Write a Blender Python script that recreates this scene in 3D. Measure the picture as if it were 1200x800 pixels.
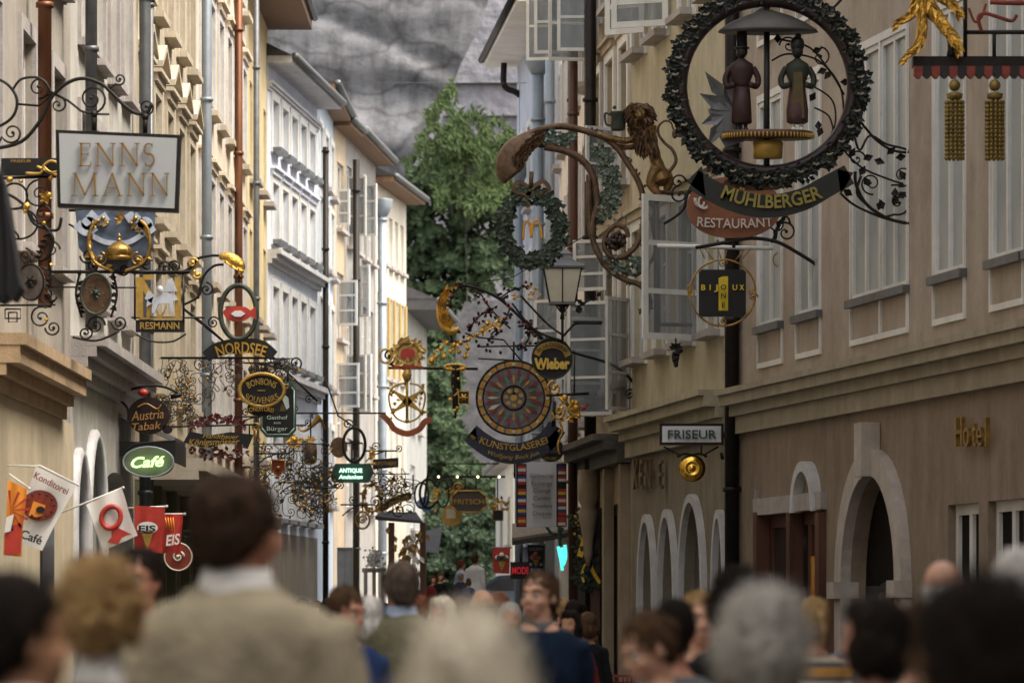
import bpy, bmesh, math, random
from mathutils import Vector, Matrix, noise
R = math.radians
rnd = random.Random(7)
for o in list(bpy.data.objects): bpy.data.objects.remove(o)
scene = bpy.context.scene
COL = scene.collection

# ------------------------------------------------------------ camera
F, CX, HY, CH = 5000.0, 600.0, 720.0, 1.6      # long lens: focal in pixels of a 1200 px wide frame
cd = bpy.data.cameras.new('camera'); cam = bpy.data.objects.new('camera', cd); COL.objects.link(cam)
cd.lens = 150.0; cd.sensor_width = 36.0; cd.shift_y = (HY-400)/1200.0
cam.location = (0, 0, CH); cam.rotation_euler = (R(90), 0, 0)
cd.clip_start = 0.1; cd.clip_end = 3000
cd.dof.use_dof = True; cd.dof.focus_distance = 56.0; cd.dof.aperture_fstop = 3.4
scene.camera = cam
# ------------------------------------------------------------ sky and sun
SUN_EL, SUN_AZ = 58.0, 115.0      # azimuth measured from +Y towards +X
w = bpy.data.worlds.new('World'); scene.world = w; w.use_nodes = True
nt = w.node_tree; nt.nodes.clear()
sky = nt.nodes.new('ShaderNodeTexSky'); sky.sky_type = 'NISHITA'; sky.sun_disc = False
sky.sun_elevation = R(SUN_EL); sky.sun_rotation = R(SUN_AZ); sky.air_density = 1.3; sky.dust_density = 3.5; sky.ozone_density = 1.0
bg = nt.nodes.new('ShaderNodeBackground'); bg.inputs[1].default_value = 0.15
wo = nt.nodes.new('ShaderNodeOutputWorld')
hs = nt.nodes.new('ShaderNodeHueSaturation'); hs.inputs['Saturation'].default_value = .42      # hazy, whitish sky
tw = nt.nodes.new('ShaderNodeMix'); tw.data_type = 'RGBA'; tw.blend_type = 'MULTIPLY'; tw.inputs[0].default_value = 1; tw.inputs[7].default_value = (1.06, 1.0, .92, 1)
nt.links.new(sky.outputs[0], hs.inputs['Color']); nt.links.new(hs.outputs[0], tw.inputs[6]); nt.links.new(tw.outputs[2], bg.inputs[0]); nt.links.new(bg.outputs[0], wo.inputs[0])
sd = bpy.data.lights.new('sun', 'SUN'); sun = bpy.data.objects.new('sun', sd); COL.objects.link(sun)
sd.energy = 1.9; sd.angle = R(28); sd.color = (1.0, 0.93, 0.82)
dv = Vector((math.sin(R(SUN_AZ))*math.cos(R(SUN_EL)), math.cos(R(SUN_AZ))*math.cos(R(SUN_EL)), math.sin(R(SUN_EL))))
sun.rotation_euler = dv.to_track_quat('Z', 'Y').to_euler(); sun.location = (20, 40, 80)
vs = scene.view_settings
vs.view_transform = 'Standard'; vs.look = 'None'; vs.gamma = 1; vs.use_curve_mapping = False
vs.exposure = 1.52
scene.cycles.max_bounces = 6; scene.cycles.diffuse_bounces = 4; scene.cycles.glossy_bounces = 3
scene.cycles.caustics_reflective = False; scene.cycles.caustics_refractive = False

# ------------------------------------------------------------ materials
def srgb(h):
    h = h.lstrip('#'); c = [int(h[i:i+2], 16)/255 for i in (0, 2, 4)]
    return tuple(((x+0.055)/1.055)**2.4 if x > 0.04045 else x/12.92 for x in c)
def M(name, col, rough=0.7, metal=0.0, var=0.15, scale=4.0, stretch=(1,1,1), bump=0.0, bscale=30.0, emit=0.0, col2=None, spec=None, streak=0.0, bdist=.02):
    if isinstance(col, str): col = srgb(col)
    if isinstance(col2, str): col2 = srgb(col2)
    m = bpy.data.materials.new(name); m.use_nodes = True
    t = m.node_tree; b = t.nodes['Principled BSDF']
    b.inputs['Roughness'].default_value = rough; b.inputs['Metallic'].default_value = metal
    if spec is not None: b.inputs['Specular IOR Level'].default_value = spec
    tc = t.nodes.new('ShaderNodeTexCoord'); mp = t.nodes.new('ShaderNodeMapping'); mp.inputs['Scale'].default_value = stretch
    t.links.new(tc.outputs['Object'], mp.inputs[0])
    n = t.nodes.new('ShaderNodeTexNoise'); n.inputs['Scale'].default_value = scale; n.inputs['Detail'].default_value = 6; n.inputs['Roughness'].default_value = .62
    t.links.new(mp.outputs[0], n.inputs['Vector'])
    rp = t.nodes.new('ShaderNodeValToRGB'); rp.color_ramp.elements[0].position = .32; rp.color_ramp.elements[1].position = .68
    a = tuple(c*(1-var) for c in col) if col2 is None else col2
    bb = tuple(min(1, c*(1+var)) for c in col) if col2 is None else col
    rp.color_ramp.elements[0].color = (*a, 1); rp.color_ramp.elements[1].color = (*bb, 1)
    t.links.new(n.outputs[0], rp.inputs[0])
    out = rp.outputs[0]
    if streak > 0:      # rain streaks and grime of their own shape
        m2 = t.nodes.new('ShaderNodeMapping'); m2.inputs['Scale'].default_value = (1.3, 1.3, .30)
        t.links.new(tc.outputs['Object'], m2.inputs[0])
        n2 = t.nodes.new('ShaderNodeTexNoise'); n2.inputs['Scale'].default_value = 2.2; n2.inputs['Detail'].default_value = 8; n2.inputs['Roughness'].default_value = .7
        t.links.new(m2.outputs[0], n2.inputs['Vector'])
        r2 = t.nodes.new('ShaderNodeValToRGB'); r2.color_ramp.elements[0].position = .36; r2.color_ramp.elements[1].position = .60
        r2.color_ramp.elements[0].color = (.55, .5, .42, 1); r2.color_ramp.elements[1].color = (1, 1, 1, 1)
        t.links.new(n2.outputs[0], r2.inputs[0])
        mx = t.nodes.new('ShaderNodeMix'); mx.data_type = 'RGBA'; mx.blend_type = 'MULTIPLY'; mx.inputs[0].default_value = streak
        t.links.new(out, mx.inputs[6]); t.links.new(r2.outputs[0], mx.inputs[7]); out = mx.outputs[2]
        n4 = t.nodes.new('ShaderNodeTexNoise'); n4.inputs['Scale'].default_value = .9; n4.inputs['Detail'].default_value = 14; n4.inputs['Roughness'].default_value = .85
        t.links.new(tc.outputs['Object'], n4.inputs['Vector'])
        r4 = t.nodes.new('ShaderNodeValToRGB'); r4.color_ramp.elements[0].position = .36; r4.color_ramp.elements[1].position = .62
        r4.color_ramp.elements[0].color = (.70, .68, .64, 1); r4.color_ramp.elements[1].color = (1.06, 1.05, 1.04, 1)
        t.links.new(n4.outputs[0], r4.inputs[0])
        mx4 = t.nodes.new('ShaderNodeMix'); mx4.data_type = 'RGBA'; mx4.blend_type = 'MULTIPLY'; mx4.inputs[0].default_value = min(1, streak*1.6)
        t.links.new(out, mx4.inputs[6]); t.links.new(r4.outputs[0], mx4.inputs[7]); out = mx4.outputs[2]
    t.links.new(out, b.inputs['Base Color'])
    if emit > 0:
        t.links.new(out, b.inputs['Emission Color']); b.inputs['Emission Strength'].default_value = emit
    if bump > 0:
        nb = t.nodes.new('ShaderNodeTexNoise'); nb.inputs['Scale'].default_value = bscale; nb.inputs['Detail'].default_value = 5
        t.links.new(mp.outputs[0], nb.inputs['Vector'])
        bp = t.nodes.new('ShaderNodeBump'); bp.inputs['Strength'].default_value = bump; bp.inputs['Distance'].default_value = bdist
        t.links.new(nb.outputs[0], bp.inputs['Height']); t.links.new(bp.outputs[0], b.inputs['Normal'])
    return m
FILI = M('fine weathered filigree iron', (.06, .05, .04), .6, .5, .3, 9)
IRON = M('wrought iron', (.014, .011, .009), .55, .5, .3, 8, bump=.2)
IRONG = M('weathered green iron', (.05, .06, .045), .6, .4, .4, 9)
BRONZE = M('brown painted bronze', (.12, .072, .04), .55, .45, .45, 9, bump=.4, bscale=40)
COPPER = M('brown copper pipe', (.16, .065, .03), .5, .5, .3, 3, (1,1,.3))
GOLD = M('gilding', (.68, .41, .085), .34, .85, .45, 14, bump=.8, bscale=45)
GOLDP = M('gold paint', (.46, .29, .065), .45, .45, .2, 12)
GOLDD = M('old tarnished gilding', (.36, .22, .06), .4, .8, .4, 9, bump=.3)
BRASS = M('polished brass', (.80, .48, .08), .2, 1.0, .1, 4)
BLACK = M('black enamel', (.006, .006, .006), .5, .0, .3, 6)
NAVY = M('dark blue enamel', (.012, .018, .045), .4, .0, .3, 6)
DKGREEN = M('dark green enamel', (.014, .055, .035), .4, .0, .3, 6)
TEAL = M('green painted frame', (.03, .12, .075), .45, .1, .2, 9)
RED = M('red enamel', (.42, .035, .025), .45, 0, .2, 8)
REDP = M('dull red paint', (.22, .035, .02), .5, .1, .3, 10)
ORANGE = M('orange cloth', (.75, .28, .03), .8, 0, .1, 8)
YELLOW = M('yellow cloth', (.85, .55, .04), .7, 0, .1, 8)
WHITEP = M('white paint', (.72, .72, .70), .5, 0, .06, 5, streak=.25)
WHITEC = M('white cloth', (.74, .74, .72), .85, 0, .06, 5)
PANELW = M('milky white sign panel', (.62, .63, .66), .4, 0, .05, 2)
PANELL = M('lit milky sign panel', (.72, .80, .80), .4, 0, .05, 2, emit=.25)
NEONG = M('green neon tube', (.45, 1.0, .25), .3, 0, .0, 2, emit=1.0)
NEONW = M('greenish white lit letters', (.55, 1.0, .75), .3, 0, .0, 2, emit=.7)
NEONC = M('turquoise neon tube', (.10, .9, .75), .3, 0, .0, 2, emit=.45)
NEONR = M('red lit letters', (.45, .02, .03), .3, 0, .0, 2, emit=.15)
BULB = M('warm bulb', (1.0, .82, .45), .3, 0, .0, 2, emit=2.0)
LANT = M('frosted lantern glass', (.62, .60, .50), .35, 0, .15, 3, col2=(.5, .46, .36))
LEAF = M('dark painted leaf', (.035, .055, .035), .55, .2, .5, 15)
LEAFG = M('grey green painted vine leaf', (.085, .115, .085), .5, .2, .4, 15)
BERRY = M('dark red berry', (.10, .018, .015), .35, 0, .3, 15)
GLASS = M('window glass', (.10, .115, .13), .06, 0, .2, .6, spec=.8)
GLASSB = M('shop window glass', (.018, .018, .02), .08, 0, .3, .6)
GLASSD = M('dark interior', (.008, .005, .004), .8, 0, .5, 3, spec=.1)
GLASSR = M('old rippled window glass', (.30, .325, .33), .30, 0, .18, .5, spec=.9)
CURT = M('net curtain behind the glass', (.42, .43, .42), .6, 0, .15, 6, (6,6,.5))
ZINC = M('zinc grey metal', (.26, .30, .34), .5, .3, .12, 3)
LEAD = M('lead grey metal', (.13, .135, .14), .5, .4, .2, 5)
ROOF = M('dark slate roof', (.06, .055, .055), .7, 0, .3, 5)
WOODE = M('brown eaves boards', (.17, .095, .05), .7, 0, .3, 6, (1,8,1))
WOODD = M('dark brown shop timber', (.085, .032, .018), .45, 0, .3, 4, (1,1,.2))
STONE = M('pale stone trim', (.40, .37, .36), .8, 0, .14, 4, bump=.3, streak=.3)
STONEW = M('white stone arch', (.60, .60, .62), .8, 0, .1, 4, bump=.3, streak=.3)

# ------------------------------------------------------------ mesh helpers
def W(px, py, d): return Vector(((px-CX)/F*d, d, CH+(HY-py)/F*d))
def tag(o, label=None, cat=None, group=None, kind=None):
    if label: o['label'] = label
    if cat: o['category'] = cat
    if group: o['group'] = group
    if kind: o['kind'] = kind
    return o
def wloc(o):
    v = Vector((0,0,0))
    while o is not None: v = v + o.location; o = o.parent
    return v
def empty(name, loc, label, cat, group=None):
    o = bpy.data.objects.new(name, None); o.empty_display_size = .2; o.location = loc; COL.objects.link(o)
    return tag(o, label, cat, group)
def link_mesh(name, me, mat, parent=None):
    o = bpy.data.objects.new(name, me); COL.objects.link(o)
    if mat is not None and len(me.materials) == 0: me.materials.append(mat)
    if parent is not None: o.parent = parent
    return o
def cr(pts, n=6):
    """smooth curve through points"""
    P = [Vector(p) for p in pts]
    if len(P) < 3: return P
    out = []
    for i in range(len(P)-1):
        a = P[max(0, i-1)]; b = P[i]; c = P[i+1]; d = P[min(len(P)-1, i+2)]
        for k in range(n):
            t = k/n
            out.append(.5*((2*b)+(-a+c)*t+(2*a-5*b+4*c-d)*t*t+(-a+3*b-3*c+d)*t**3))
    out.append(P[-1]); return out
class MB:
    def __init__(s): s.v = []; s.f = []; s.sm = []
    def add(s, vs_, fs, smooth=False):
        o = len(s.v); s.v += [Vector(v) for v in vs_]; s.f += [[i+o for i in f] for f in fs]; s.sm += [smooth]*len(fs); return s
    def box8(s, c):     # 4 bottom + 4 top corners
        return s.add(c, [(3,2,1,0),(4,5,6,7),(0,1,5,4),(1,2,6,5),(2,3,7,6),(3,0,4,7)])
    def box(s, a, b):
        x0,y0,z0 = [min(p,q) for p,q in zip(a,b)]; x1,y1,z1 = [max(p,q) for p,q in zip(a,b)]
        return s.box8([(x0,y0,z0),(x1,y0,z0),(x1,y1,z0),(x0,y1,z0),(x0,y0,z1),(x1,y0,z1),(x1,y1,z1),(x0,y1,z1)])
    def tube(s, pts, r, n=6, caps=True, flat=1.0):
        P = [Vector(p) for p in pts]
        Q = [P[0]]
        for p in P[1:]:
            if (p-Q[-1]).length > 1e-5: Q.append(p)
        P = Q
        if len(P) < 2: return s
        rr = [r(i/(len(P)-1)) if callable(r) else (r[min(i, len(r)-1)] if isinstance(r, (list, tuple)) else r) for i in range(len(P))]
        up = Vector((0, 1, 0)); vv = []; 
        nrm = None
        for i, p in enumerate(P):
            t = (P[min(i+1, len(P)-1)]-P[max(i-1, 0)]).normalized()
            if nrm is None:
                nrm = up.cross(t)
                if nrm.length < .1: nrm = Vector((1,0,0)).cross(t)
            nrm = (nrm - t*nrm.dot(t)).normalized(); bn = t.cross(nrm)
            for k in range(n):
                a = 2*math.pi*k/n
                vv.append(p+nrm*math.cos(a)*rr[i]+bn*math.sin(a)*rr[i]*flat)
        fs = [(i*n+k, i*n+(k+1) % n, (i+1)*n+(k+1) % n, (i+1)*n+k) for i in range(len(P)-1) for k in range(n)]
        if caps: fs += [tuple(range(n))[::-1], tuple((len(P)-1)*n+k for k in range(n))]
        return s.add(vv, fs, True)
    def ell(s, c, r, nu=12, nv=8, rot=None):
        if not isinstance(r, (tuple, list, Vector)): r = (r, r, r)
        c = Vector(c); vv = []; fs = []
        for j in range(nv+1):
            th = math.pi*j/nv
            for i in range(nu):
                ph = 2*math.pi*i/nu
                q = Vector((r[0]*math.sin(th)*math.cos(ph), r[1]*math.sin(th)*math.sin(ph), r[2]*math.cos(th)))
                if rot: q = rot @ q
                vv.append(c+q)
        for j in range(nv):
            for i in range(nu):
                fs.append((j*nu+i, (j+1)*nu+i, (j+1)*nu+(i+1) % nu, j*nu+(i+1) % nu))
        return s.add(vv, fs, True)
    def prism(s, poly, dv_, smooth=False):   # poly: 3D points in a plane, extruded by dv_
        P = [Vector(p) for p in poly]; n = len(P); D = Vector(dv_)
        return s.add(P+[p+D for p in P], [tuple(range(n)), tuple(range(2*n-1, n-1, -1))]+[(i, n+i, n+(i+1) % n, (i+1) % n) for i in range(n)], smooth)
    def lathe(s, prof, c, n=16, sy=1.0):      # prof: (r, z)
        c = Vector(c); vv = [c+Vector((r*math.cos(2*math.pi*k/n), r*sy*math.sin(2*math.pi*k/n), z)) for r, z in prof for k in range(n)]
        m = len(prof)
        fs = [(i*n+k, i*n+(k+1) % n, (i+1)*n+(k+1) % n, (i+1)*n+k) for i in range(m-1) for k in range(n)]
        fs += [tuple(range(n))[::-1], tuple((m-1)*n+k for k in range(n))]
        return s.add(vv, fs, True)
    def leaf(s, c, dr, nr, L, Wd):           # a pointed, slightly folded leaf
        c = Vector(c); dr = Vector(dr).normalized(); nr = Vector(nr); sd_ = dr.cross(nr).normalized(); nr = sd_.cross(dr)
        return s.add([c, c+dr*L*.45+sd_*Wd+nr*L*.08, c+dr*L, c+dr*L*.45-sd_*Wd+nr*L*.08, c+dr*L*.5-nr*L*.04], [(0,1,4),(1,2,4),(2,3,4),(3,0,4)])
    def mesh(s, name, off=(0,0,0)):
        me = bpy.data.meshes.new(name); off = Vector(off)
        me.from_pydata([tuple(v-off) for v in s.v], [], s.f)
        me.polygons.foreach_set('use_smooth', s.sm); me.update(); return me
    def build(s, name, mat, parent=None, loc=None):
        if not s.v: return None
        off = wloc(parent) if parent is not None else (Vector(loc) if loc is not None else Vector((0,0,0)))
        o = link_mesh(name, s.mesh(name, off), mat, parent)
        if parent is None and loc is not None: o.location = loc
        return o
def fix_normals(me):
    bm = bmesh.new(); bm.from_mesh(me); bmesh.ops.recalc_face_normals(bm, faces=bm.faces); bm.to_mesh(me); bm.free()

class PX(MB):
    """builds in a sign plane facing down the street at distance d; coordinates in photo pixels turned into metres there"""
    def __init__(s, d, z=0.0): super().__init__(); s.d = d; s.k = d/F; s.z = z
    def p(s, x, y, z=0.0): return Vector(((x-CX)*s.k, s.d+s.z+z, CH+(HY-y)*s.k))
    def line(s, pts, r, smooth=True, n=6, flat=1.0, z=0.0, taper=None):
        P = [s.p(*q, z) if len(q) == 2 else s.p(*q) for q in pts]
        if smooth: P = cr(P, 5)
        rad = r*s.k
        if taper: rad = (lambda t, r0=r*s.k, r1=taper*s.k: r0+(r1-r0)*t)
        s.tube(P, rad, n, flat=flat); return s
    def scroll(s, cx, cy, r, a0, turns, w=1.2, tail=None, dirn=1, ball=True):
        """spiral that starts at radius r at angle a0 (deg, 0=right, 90=up) and winds in"""
        N = max(8, int(16*abs(turns))); P = [] if tail is None else [tuple(q) for q in tail]
        for i in range(N+1):
            t = i/N; rr = r*(1-t)**.8*.92+r*.1; a = R(a0)+dirn*turns*2*math.pi*t
            P.append((cx+rr*math.cos(a), cy-rr*math.sin(a)))
        s.tube([s.p(*q) for q in P], lambda t, k=s.k*w: k*(1-.35*t), 5)
        if ball: s.ball(P[-1][0], P[-1][1], w*1.5)
        return s
    def ball(s, x, y, r, z=0.0): s.ell(s.p(x, y, z), r*s.k, 8, 6); return s
    def epl(s, cx, cy, rx, ry, th=.04, n=40, z=0.0, sq=2.0):
        P = []
        for i in range(n):
            a = 2*math.pi*i/n; c, q = math.cos(a), math.sin(a)
            P.append(s.p(cx+rx*math.copysign(abs(c)**(2/sq), c), cy+ry*math.copysign(abs(q)**(2/sq), q), z))
        s.prism(P, (0, th, 0)); return s
    def ring(s, cx, cy, rx, ry, r, n=48, z=0.0, flat=1.0, rot=0):
        c0, s0 = math.cos(R(rot)), math.sin(R(rot))
        P = []
        for i in range(n+1):
            a = 2*math.pi*i/n; x, y = rx*math.cos(a), ry*math.sin(a)
            P.append(s.p(cx+x*c0-y*s0, cy+x*s0+y*c0, z))
        s.tube(P, r*s.k, 8, caps=False, flat=flat); return s
    def plate(s, pts, th=.04, z=0.0): s.prism([s.p(x, y, z) for x, y in pts], (0, th, 0)); return s
    def rect(s, x0, y0, x1, y1, th=.04, z=0.0): return s.plate([(x0,y0),(x1,y0),(x1,y1),(x0,y1)], th, z)
    def frame(s, x0, y0, x1, y1, b, th=.06, z=0.0):
        s.rect(x0,y0,x1,y0+b,th,z); s.rect(x0,y1-b,x1,y1,th,z); s.rect(x0,y0+b,x0+b,y1-b,th,z); s.rect(x1-b,y0+b,x1,y1-b,th,z); return s
    def lf(s, x, y, ang, L, wd, z=0.0):
        s.leaf(s.p(x, y, z), (math.cos(R(ang)), rnd.uniform(-.3,.3), math.sin(R(ang))), (rnd.uniform(-.3,.3), -1, rnd.uniform(-.3,.3)), L*s.k, wd*s.k); return s
    def band(s, pts, h, th=.05, z=0.0):
        """curved ribbon: centreline pts, height h (number or function of t)"""
        P = [Vector((x, y, 0)) for x, y in pts]; P = cr(P, 8); n = len(P)
        up, lo = [], []
        for i, q in enumerate(P):
            t = (P[min(i+1, n-1)]-P[max(i-1, 0)]).normalized(); nn = Vector((t.y, -t.x, 0)); hh = (h(i/(n-1)) if callable(h) else h)/2
            up.append((q+nn*hh)[:2]); lo.append((q-nn*hh)[:2])
        for i in range(n-1):
            s.prism([s.p(*up[i], z), s.p(*up[i+1], z), s.p(*lo[i+1], z), s.p(*lo[i], z)], (0, th, 0))
        return s

_txtcache = {}
def text_mesh(st, bold=0.0, shear=0.0, space=1.0):
    key = (st, bold, shear, space)
    if key in _txtcache: return _txtcache[key]
    cu = bpy.data.curves.new('txt', 'FONT'); cu.body = st; cu.extrude = .05; cu.offset = bold; cu.shear = shear; cu.space_character = space; cu.resolution_u = 3
    cu.align_x = 'CENTER'
    o = bpy.data.objects.new('txt', cu); COL.objects.link(o)
    bpy.context.view_layer.update()
    me = bpy.data.meshes.new_from_object(o.evaluated_get(bpy.context.evaluated_depsgraph_get()))
    vs_ = [v.co.copy() for v in me.vertices]; fs = [tuple(p.vertices) for p in me.polygons]
    bpy.data.objects.remove(o); bpy.data.curves.remove(cu); bpy.data.meshes.remove(me)
    _txtcache[key] = (vs_, fs); return vs_, fs
def text(px, st, cx, cy, h, width=None, bold=.0, shear=0, rot=0, arc=None, z=-.02, th=.02, space=1.0):
    """adds lettering into the PX builder: cap height h px centred at (cx,cy); arc = sagitta in px (positive bows down in the middle)"""
    vs_, fs = text_mesh(st, bold, shear, space)
    xs = [v.x for v in vs_]; x0, x1 = min(xs), max(xs); wd = x1-x0 or 1
    sy = h/.70; sx = (width/wd) if width else sy
    c0, s0 = math.cos(R(rot)), math.sin(R(rot)); out = []
    for v in vs_:
        u = (v.x-(x0+x1)/2)*sx; q = (v.y-.35)*sy; dz = v.z/.05*th*.5
        if arc:
            hw = (width or wd*sy)/2; t = u/hw; slope = -2*arc*t/hw
            X, Y = u+q*(-slope)*-1*0, 0
            # follow a parabola: y offset = arc*(1-t^2), glyphs leaning with the slope
            nx, ny = slope, -1.0; ln = math.hypot(nx, ny); nx /= ln; ny /= ln
            X = u+q*nx; Y = arc*(1-t*t)+q*ny
        else: X, Y = u, -q
        out.append(px.p(cx+X*c0-Y*s0, cy+X*s0+Y*c0, z-dz))
    px.add(out, fs); return px
SER = {  # roman capitals with serifs as strokes (x0,y0,x1,y1,width) in a 1x1 box, y up
 'E': [(.15,0,.15,1,.09),(.03,.985,.62,.985,.04),(.03,.015,.66,.015,.04),(.15,.52,.52,.52,.04),(.62,.985,.62,.82,.035),(.66,.015,.66,.2,.035),(.52,.6,.52,.44,.03)],
 'N': [(.15,0,.15,1,.045),(.85,0,.85,1,.045),(.15,1,.85,.02,.095),(.03,.015,.29,.015,.035),(.71,.985,.98,.985,.035),(.02,.985,.2,.985,.035)],
 'M': [(.14,0,.18,1,.04),(1.0,0,.96,1,.09),(.18,1,.57,.05,.09),(.96,1,.57,.05,.04),(.02,.015,.27,.015,.035),(.86,.015,1.14,.015,.035),(.06,.985,.2,.985,.035),(.94,.985,1.08,.985,.035)],
 'A': [(.1,0,.47,1,.04),(.84,0,.47,1,.095),(.23,.36,.7,.36,.04),(-.02,.015,.24,.015,.035),(.7,.015,.98,.015,.035)],
 'S': []}
def serif(px, st, x0, y1, h, widths, z=-.03, th=.02):
    x = x0
    for ch, wd in zip(st, widths):
        if ch == 'S':
            P = []
            for i in range(25):
                t = i/24
                if t < .5: a = R(40+ t*2*230); P.append((.3+.24*math.cos(a), .74+.24*math.sin(a)))
                else: a = R(90-(t-.5)*2*230); P.append((.32+.26*math.cos(a), .27+.26*math.sin(a)))
            segs = [(*P[i], *P[i+1], .05+.05*math.exp(-((i-12)/6)**2)) for i in range(24)]+[(P[0][0],P[0][1]-.08,P[0][0],P[0][1]+.1,.03),(P[-1][0],P[-1][1]-.1,P[-1][0],P[-1][1]+.08,.03)]
            sc = h
        else: segs = SER[ch]; sc = h
        for a, b, c, d_, w_ in segs:
            A = Vector((x+a*wd, y1-b*sc, 0)); B = Vector((x+c*wd, y1-d_*sc, 0)); dr = (B-A); L = dr.length
            if L < 1e-6: continue
            nn = Vector((-dr.y, dr.x, 0))/L*w_*sc*.5
            px.prism([px.p(*(A+nn)[:2], z), px.p(*(B+nn)[:2], z), px.p(*(B-nn)[:2], z), px.p(*(A-nn)[:2], z)], (0, th, 0))
        x += wd*{'M':1.15,'E':.72,'S':.75}.get(ch,1.0)+h*.12
class Sign:
    def __init__(s, name, label, x, y, d, cat='sign', group=None):
        s.d = d; s.root = empty(name, W(x, y, d), label, cat, group)
    def px(s, z=0.0): return PX(s.d, z)
    def part(s, name, mat, px, label=None, parent=None):
        o = px.build(name, mat, parent or s.root)
        if label and o: o['label'] = label
        return o
# ============================================================ setting
def plane_grid(name, x0, x1, y0, y1, nx, ny, zf, mat, kind='structure'):
    vs_ = [(x0+(x1-x0)*i/nx, y0+(y1-y0)*j/ny, 0) for j in range(ny+1) for i in range(nx+1)]
    vs_ = [(x, y, zf(x, y)) for x, y, _ in vs_]
    fs = [(j*(nx+1)+i, j*(nx+1)+i+1, (j+1)*(nx+1)+i+1, (j+1)*(nx+1)+i) for j in range(ny) for i in range(nx)]
    mb = MB(); mb.add(vs_, fs); o = mb.build(name, mat); o['kind'] = kind; return o
PAVE = M('grey granite paving', (.13, .125, .115), .75, 0, .3, 3, bump=.5, bscale=12)
PAVE2 = M('worn stone kerb', (.2, .19, .18), .75, 0, .3, 3, bump=.5, bscale=12)
plane_grid('ground', -400, 400, -150, 900, 8, 8, lambda x, y: 0, PAVE)
mb = MB(); mb.box((-12, 93, .0), (12, 150, 1.25))
for k in range(6): mb.box((-4, 90.0+k*.5, .0), (4, 93+.01*k, .2*(k+1)))
o = mb.build('terrace', PAVE2); o['kind'] = 'structure'
mb = MB()
for sx in (-4.4, 4.55): mb.box((sx-.15, -10, .0), (sx, 44, .12))
o = mb.build('kerb', PAVE2); o['kind'] = 'structure'

# ---- cliff: rock face with a diagonal edge where the smooth concreted wall begins
def cliff_mat():
    m = bpy.data.materials.new('cliff rock'); m.use_nodes = True; t = m.node_tree; b = t.nodes['Principled BSDF']
    b.inputs['Roughness'].default_value = .9
    tc = t.nodes.new('ShaderNodeTexCoord')
    mp = t.nodes.new('ShaderNodeMapping'); mp.inputs['Scale'].default_value = (.42, .42, .60); mp.inputs['Rotation'].default_value = (0, R(-12), 0)
    t.links.new(tc.outputs['Object'], mp.inputs[0])
    n = t.nodes.new('ShaderNodeTexNoise'); n.inputs['Scale'].default_value = 2.4; n.inputs['Detail'].default_value = 12; n.inputs['Roughness'].default_value = .78
    t.links.new(mp.outputs[0], n.inputs['Vector'])
    rp = t.nodes.new('ShaderNodeValToRGB'); e = rp.color_ramp.elements
    e[0].position = .36; e[0].color = (.12, .122, .132, 1); e[1].position = .66; e[1].color = (.23, .23, .245, 1)
    e2 = e.new(.47); e2.color = (.18, .182, .196, 1)
    t.links.new(n.outputs[0], rp.inputs[0])
    m3 = t.nodes.new('ShaderNodeMapping'); m3.inputs['Scale'].default_value = (.9, .9, .11); t.links.new(tc.outputs['Object'], m3.inputs[0])
    n3 = t.nodes.new('ShaderNodeTexNoise'); n3.inputs['Scale'].default_value = 1.3; n3.inputs['Detail'].default_value = 9; n3.inputs['Roughness'].default_value = .7; t.links.new(m3.outputs[0], n3.inputs['Vector'])
    r3 = t.nodes.new('ShaderNodeValToRGB'); r3.color_ramp.elements[0].position = .38; r3.color_ramp.elements[0].color = (.55,.54,.53,1); r3.color_ramp.elements[1].position = .58; r3.color_ramp.elements[1].color = (1.1,1.1,1.1,1)
    t.links.new(n3.outputs[0], r3.inputs[0])
    mx = t.nodes.new('ShaderNodeMix'); mx.data_type = 'RGBA'; mx.blend_type = 'MULTIPLY'; mx.inputs[0].default_value = .8
    t.links.new(rp.outputs[0], mx.inputs[6]); t.links.new(r3.outputs[0], mx.inputs[7])
    vo = t.nodes.new('ShaderNodeTexVoronoi'); vo.feature = 'DISTANCE_TO_EDGE'; vo.inputs['Scale'].default_value = 1.0
    m5 = t.nodes.new('ShaderNodeMapping'); m5.inputs['Scale'].default_value = (.20, .20, .55); m5.inputs['Rotation'].default_value = (0, R(-14), 0)
    wn = t.nodes.new('ShaderNodeTexNoise'); wn.inputs['Scale'].default_value = .5; wn.inputs['Detail'].default_value = 8; t.links.new(tc.outputs['Object'], wn.inputs['Vector'])
    wm = t.nodes.new('ShaderNodeMix'); wm.data_type = 'RGBA'; wm.blend_type = 'LINEAR_LIGHT'; wm.inputs[0].default_value = .9; t.links.new(tc.outputs['Object'], wm.inputs[6]); t.links.new(wn.outputs['Color'], wm.inputs[7])
    t.links.new(wm.outputs[2], m5.inputs[0]); t.links.new(m5.outputs[0], vo.inputs['Vector'])
    r5 = t.nodes.new('ShaderNodeValToRGB'); r5.color_ramp.elements[0].position = 0; r5.color_ramp.elements[0].color = (.42,.41,.40,1); r5.color_ramp.elements[1].position = .07; r5.color_ramp.elements[1].color = (1,1,1,1)
    t.links.new(vo.outputs['Distance'], r5.inputs[0])
    m6 = t.nodes.new('ShaderNodeMix'); m6.data_type = 'RGBA'; m6.blend_type = 'MULTIPLY'; m6.inputs[0].default_value = .75
    t.links.new(mx.outputs[2], m6.inputs[6]); t.links.new(r5.outputs[0], m6.inputs[7]); t.links.new(m6.outputs[2], b.inputs['Base Color'])
    bp = t.nodes.new('ShaderNodeBump'); bp.inputs['Strength'].default_value = .8; bp.inputs['Distance'].default_value = .15
    t.links.new(n.outputs[0], bp.inputs['Height']); t.links.new(bp.outputs[0], b.inputs['Normal'])
    return m
CLIFF = cliff_mat()
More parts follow.
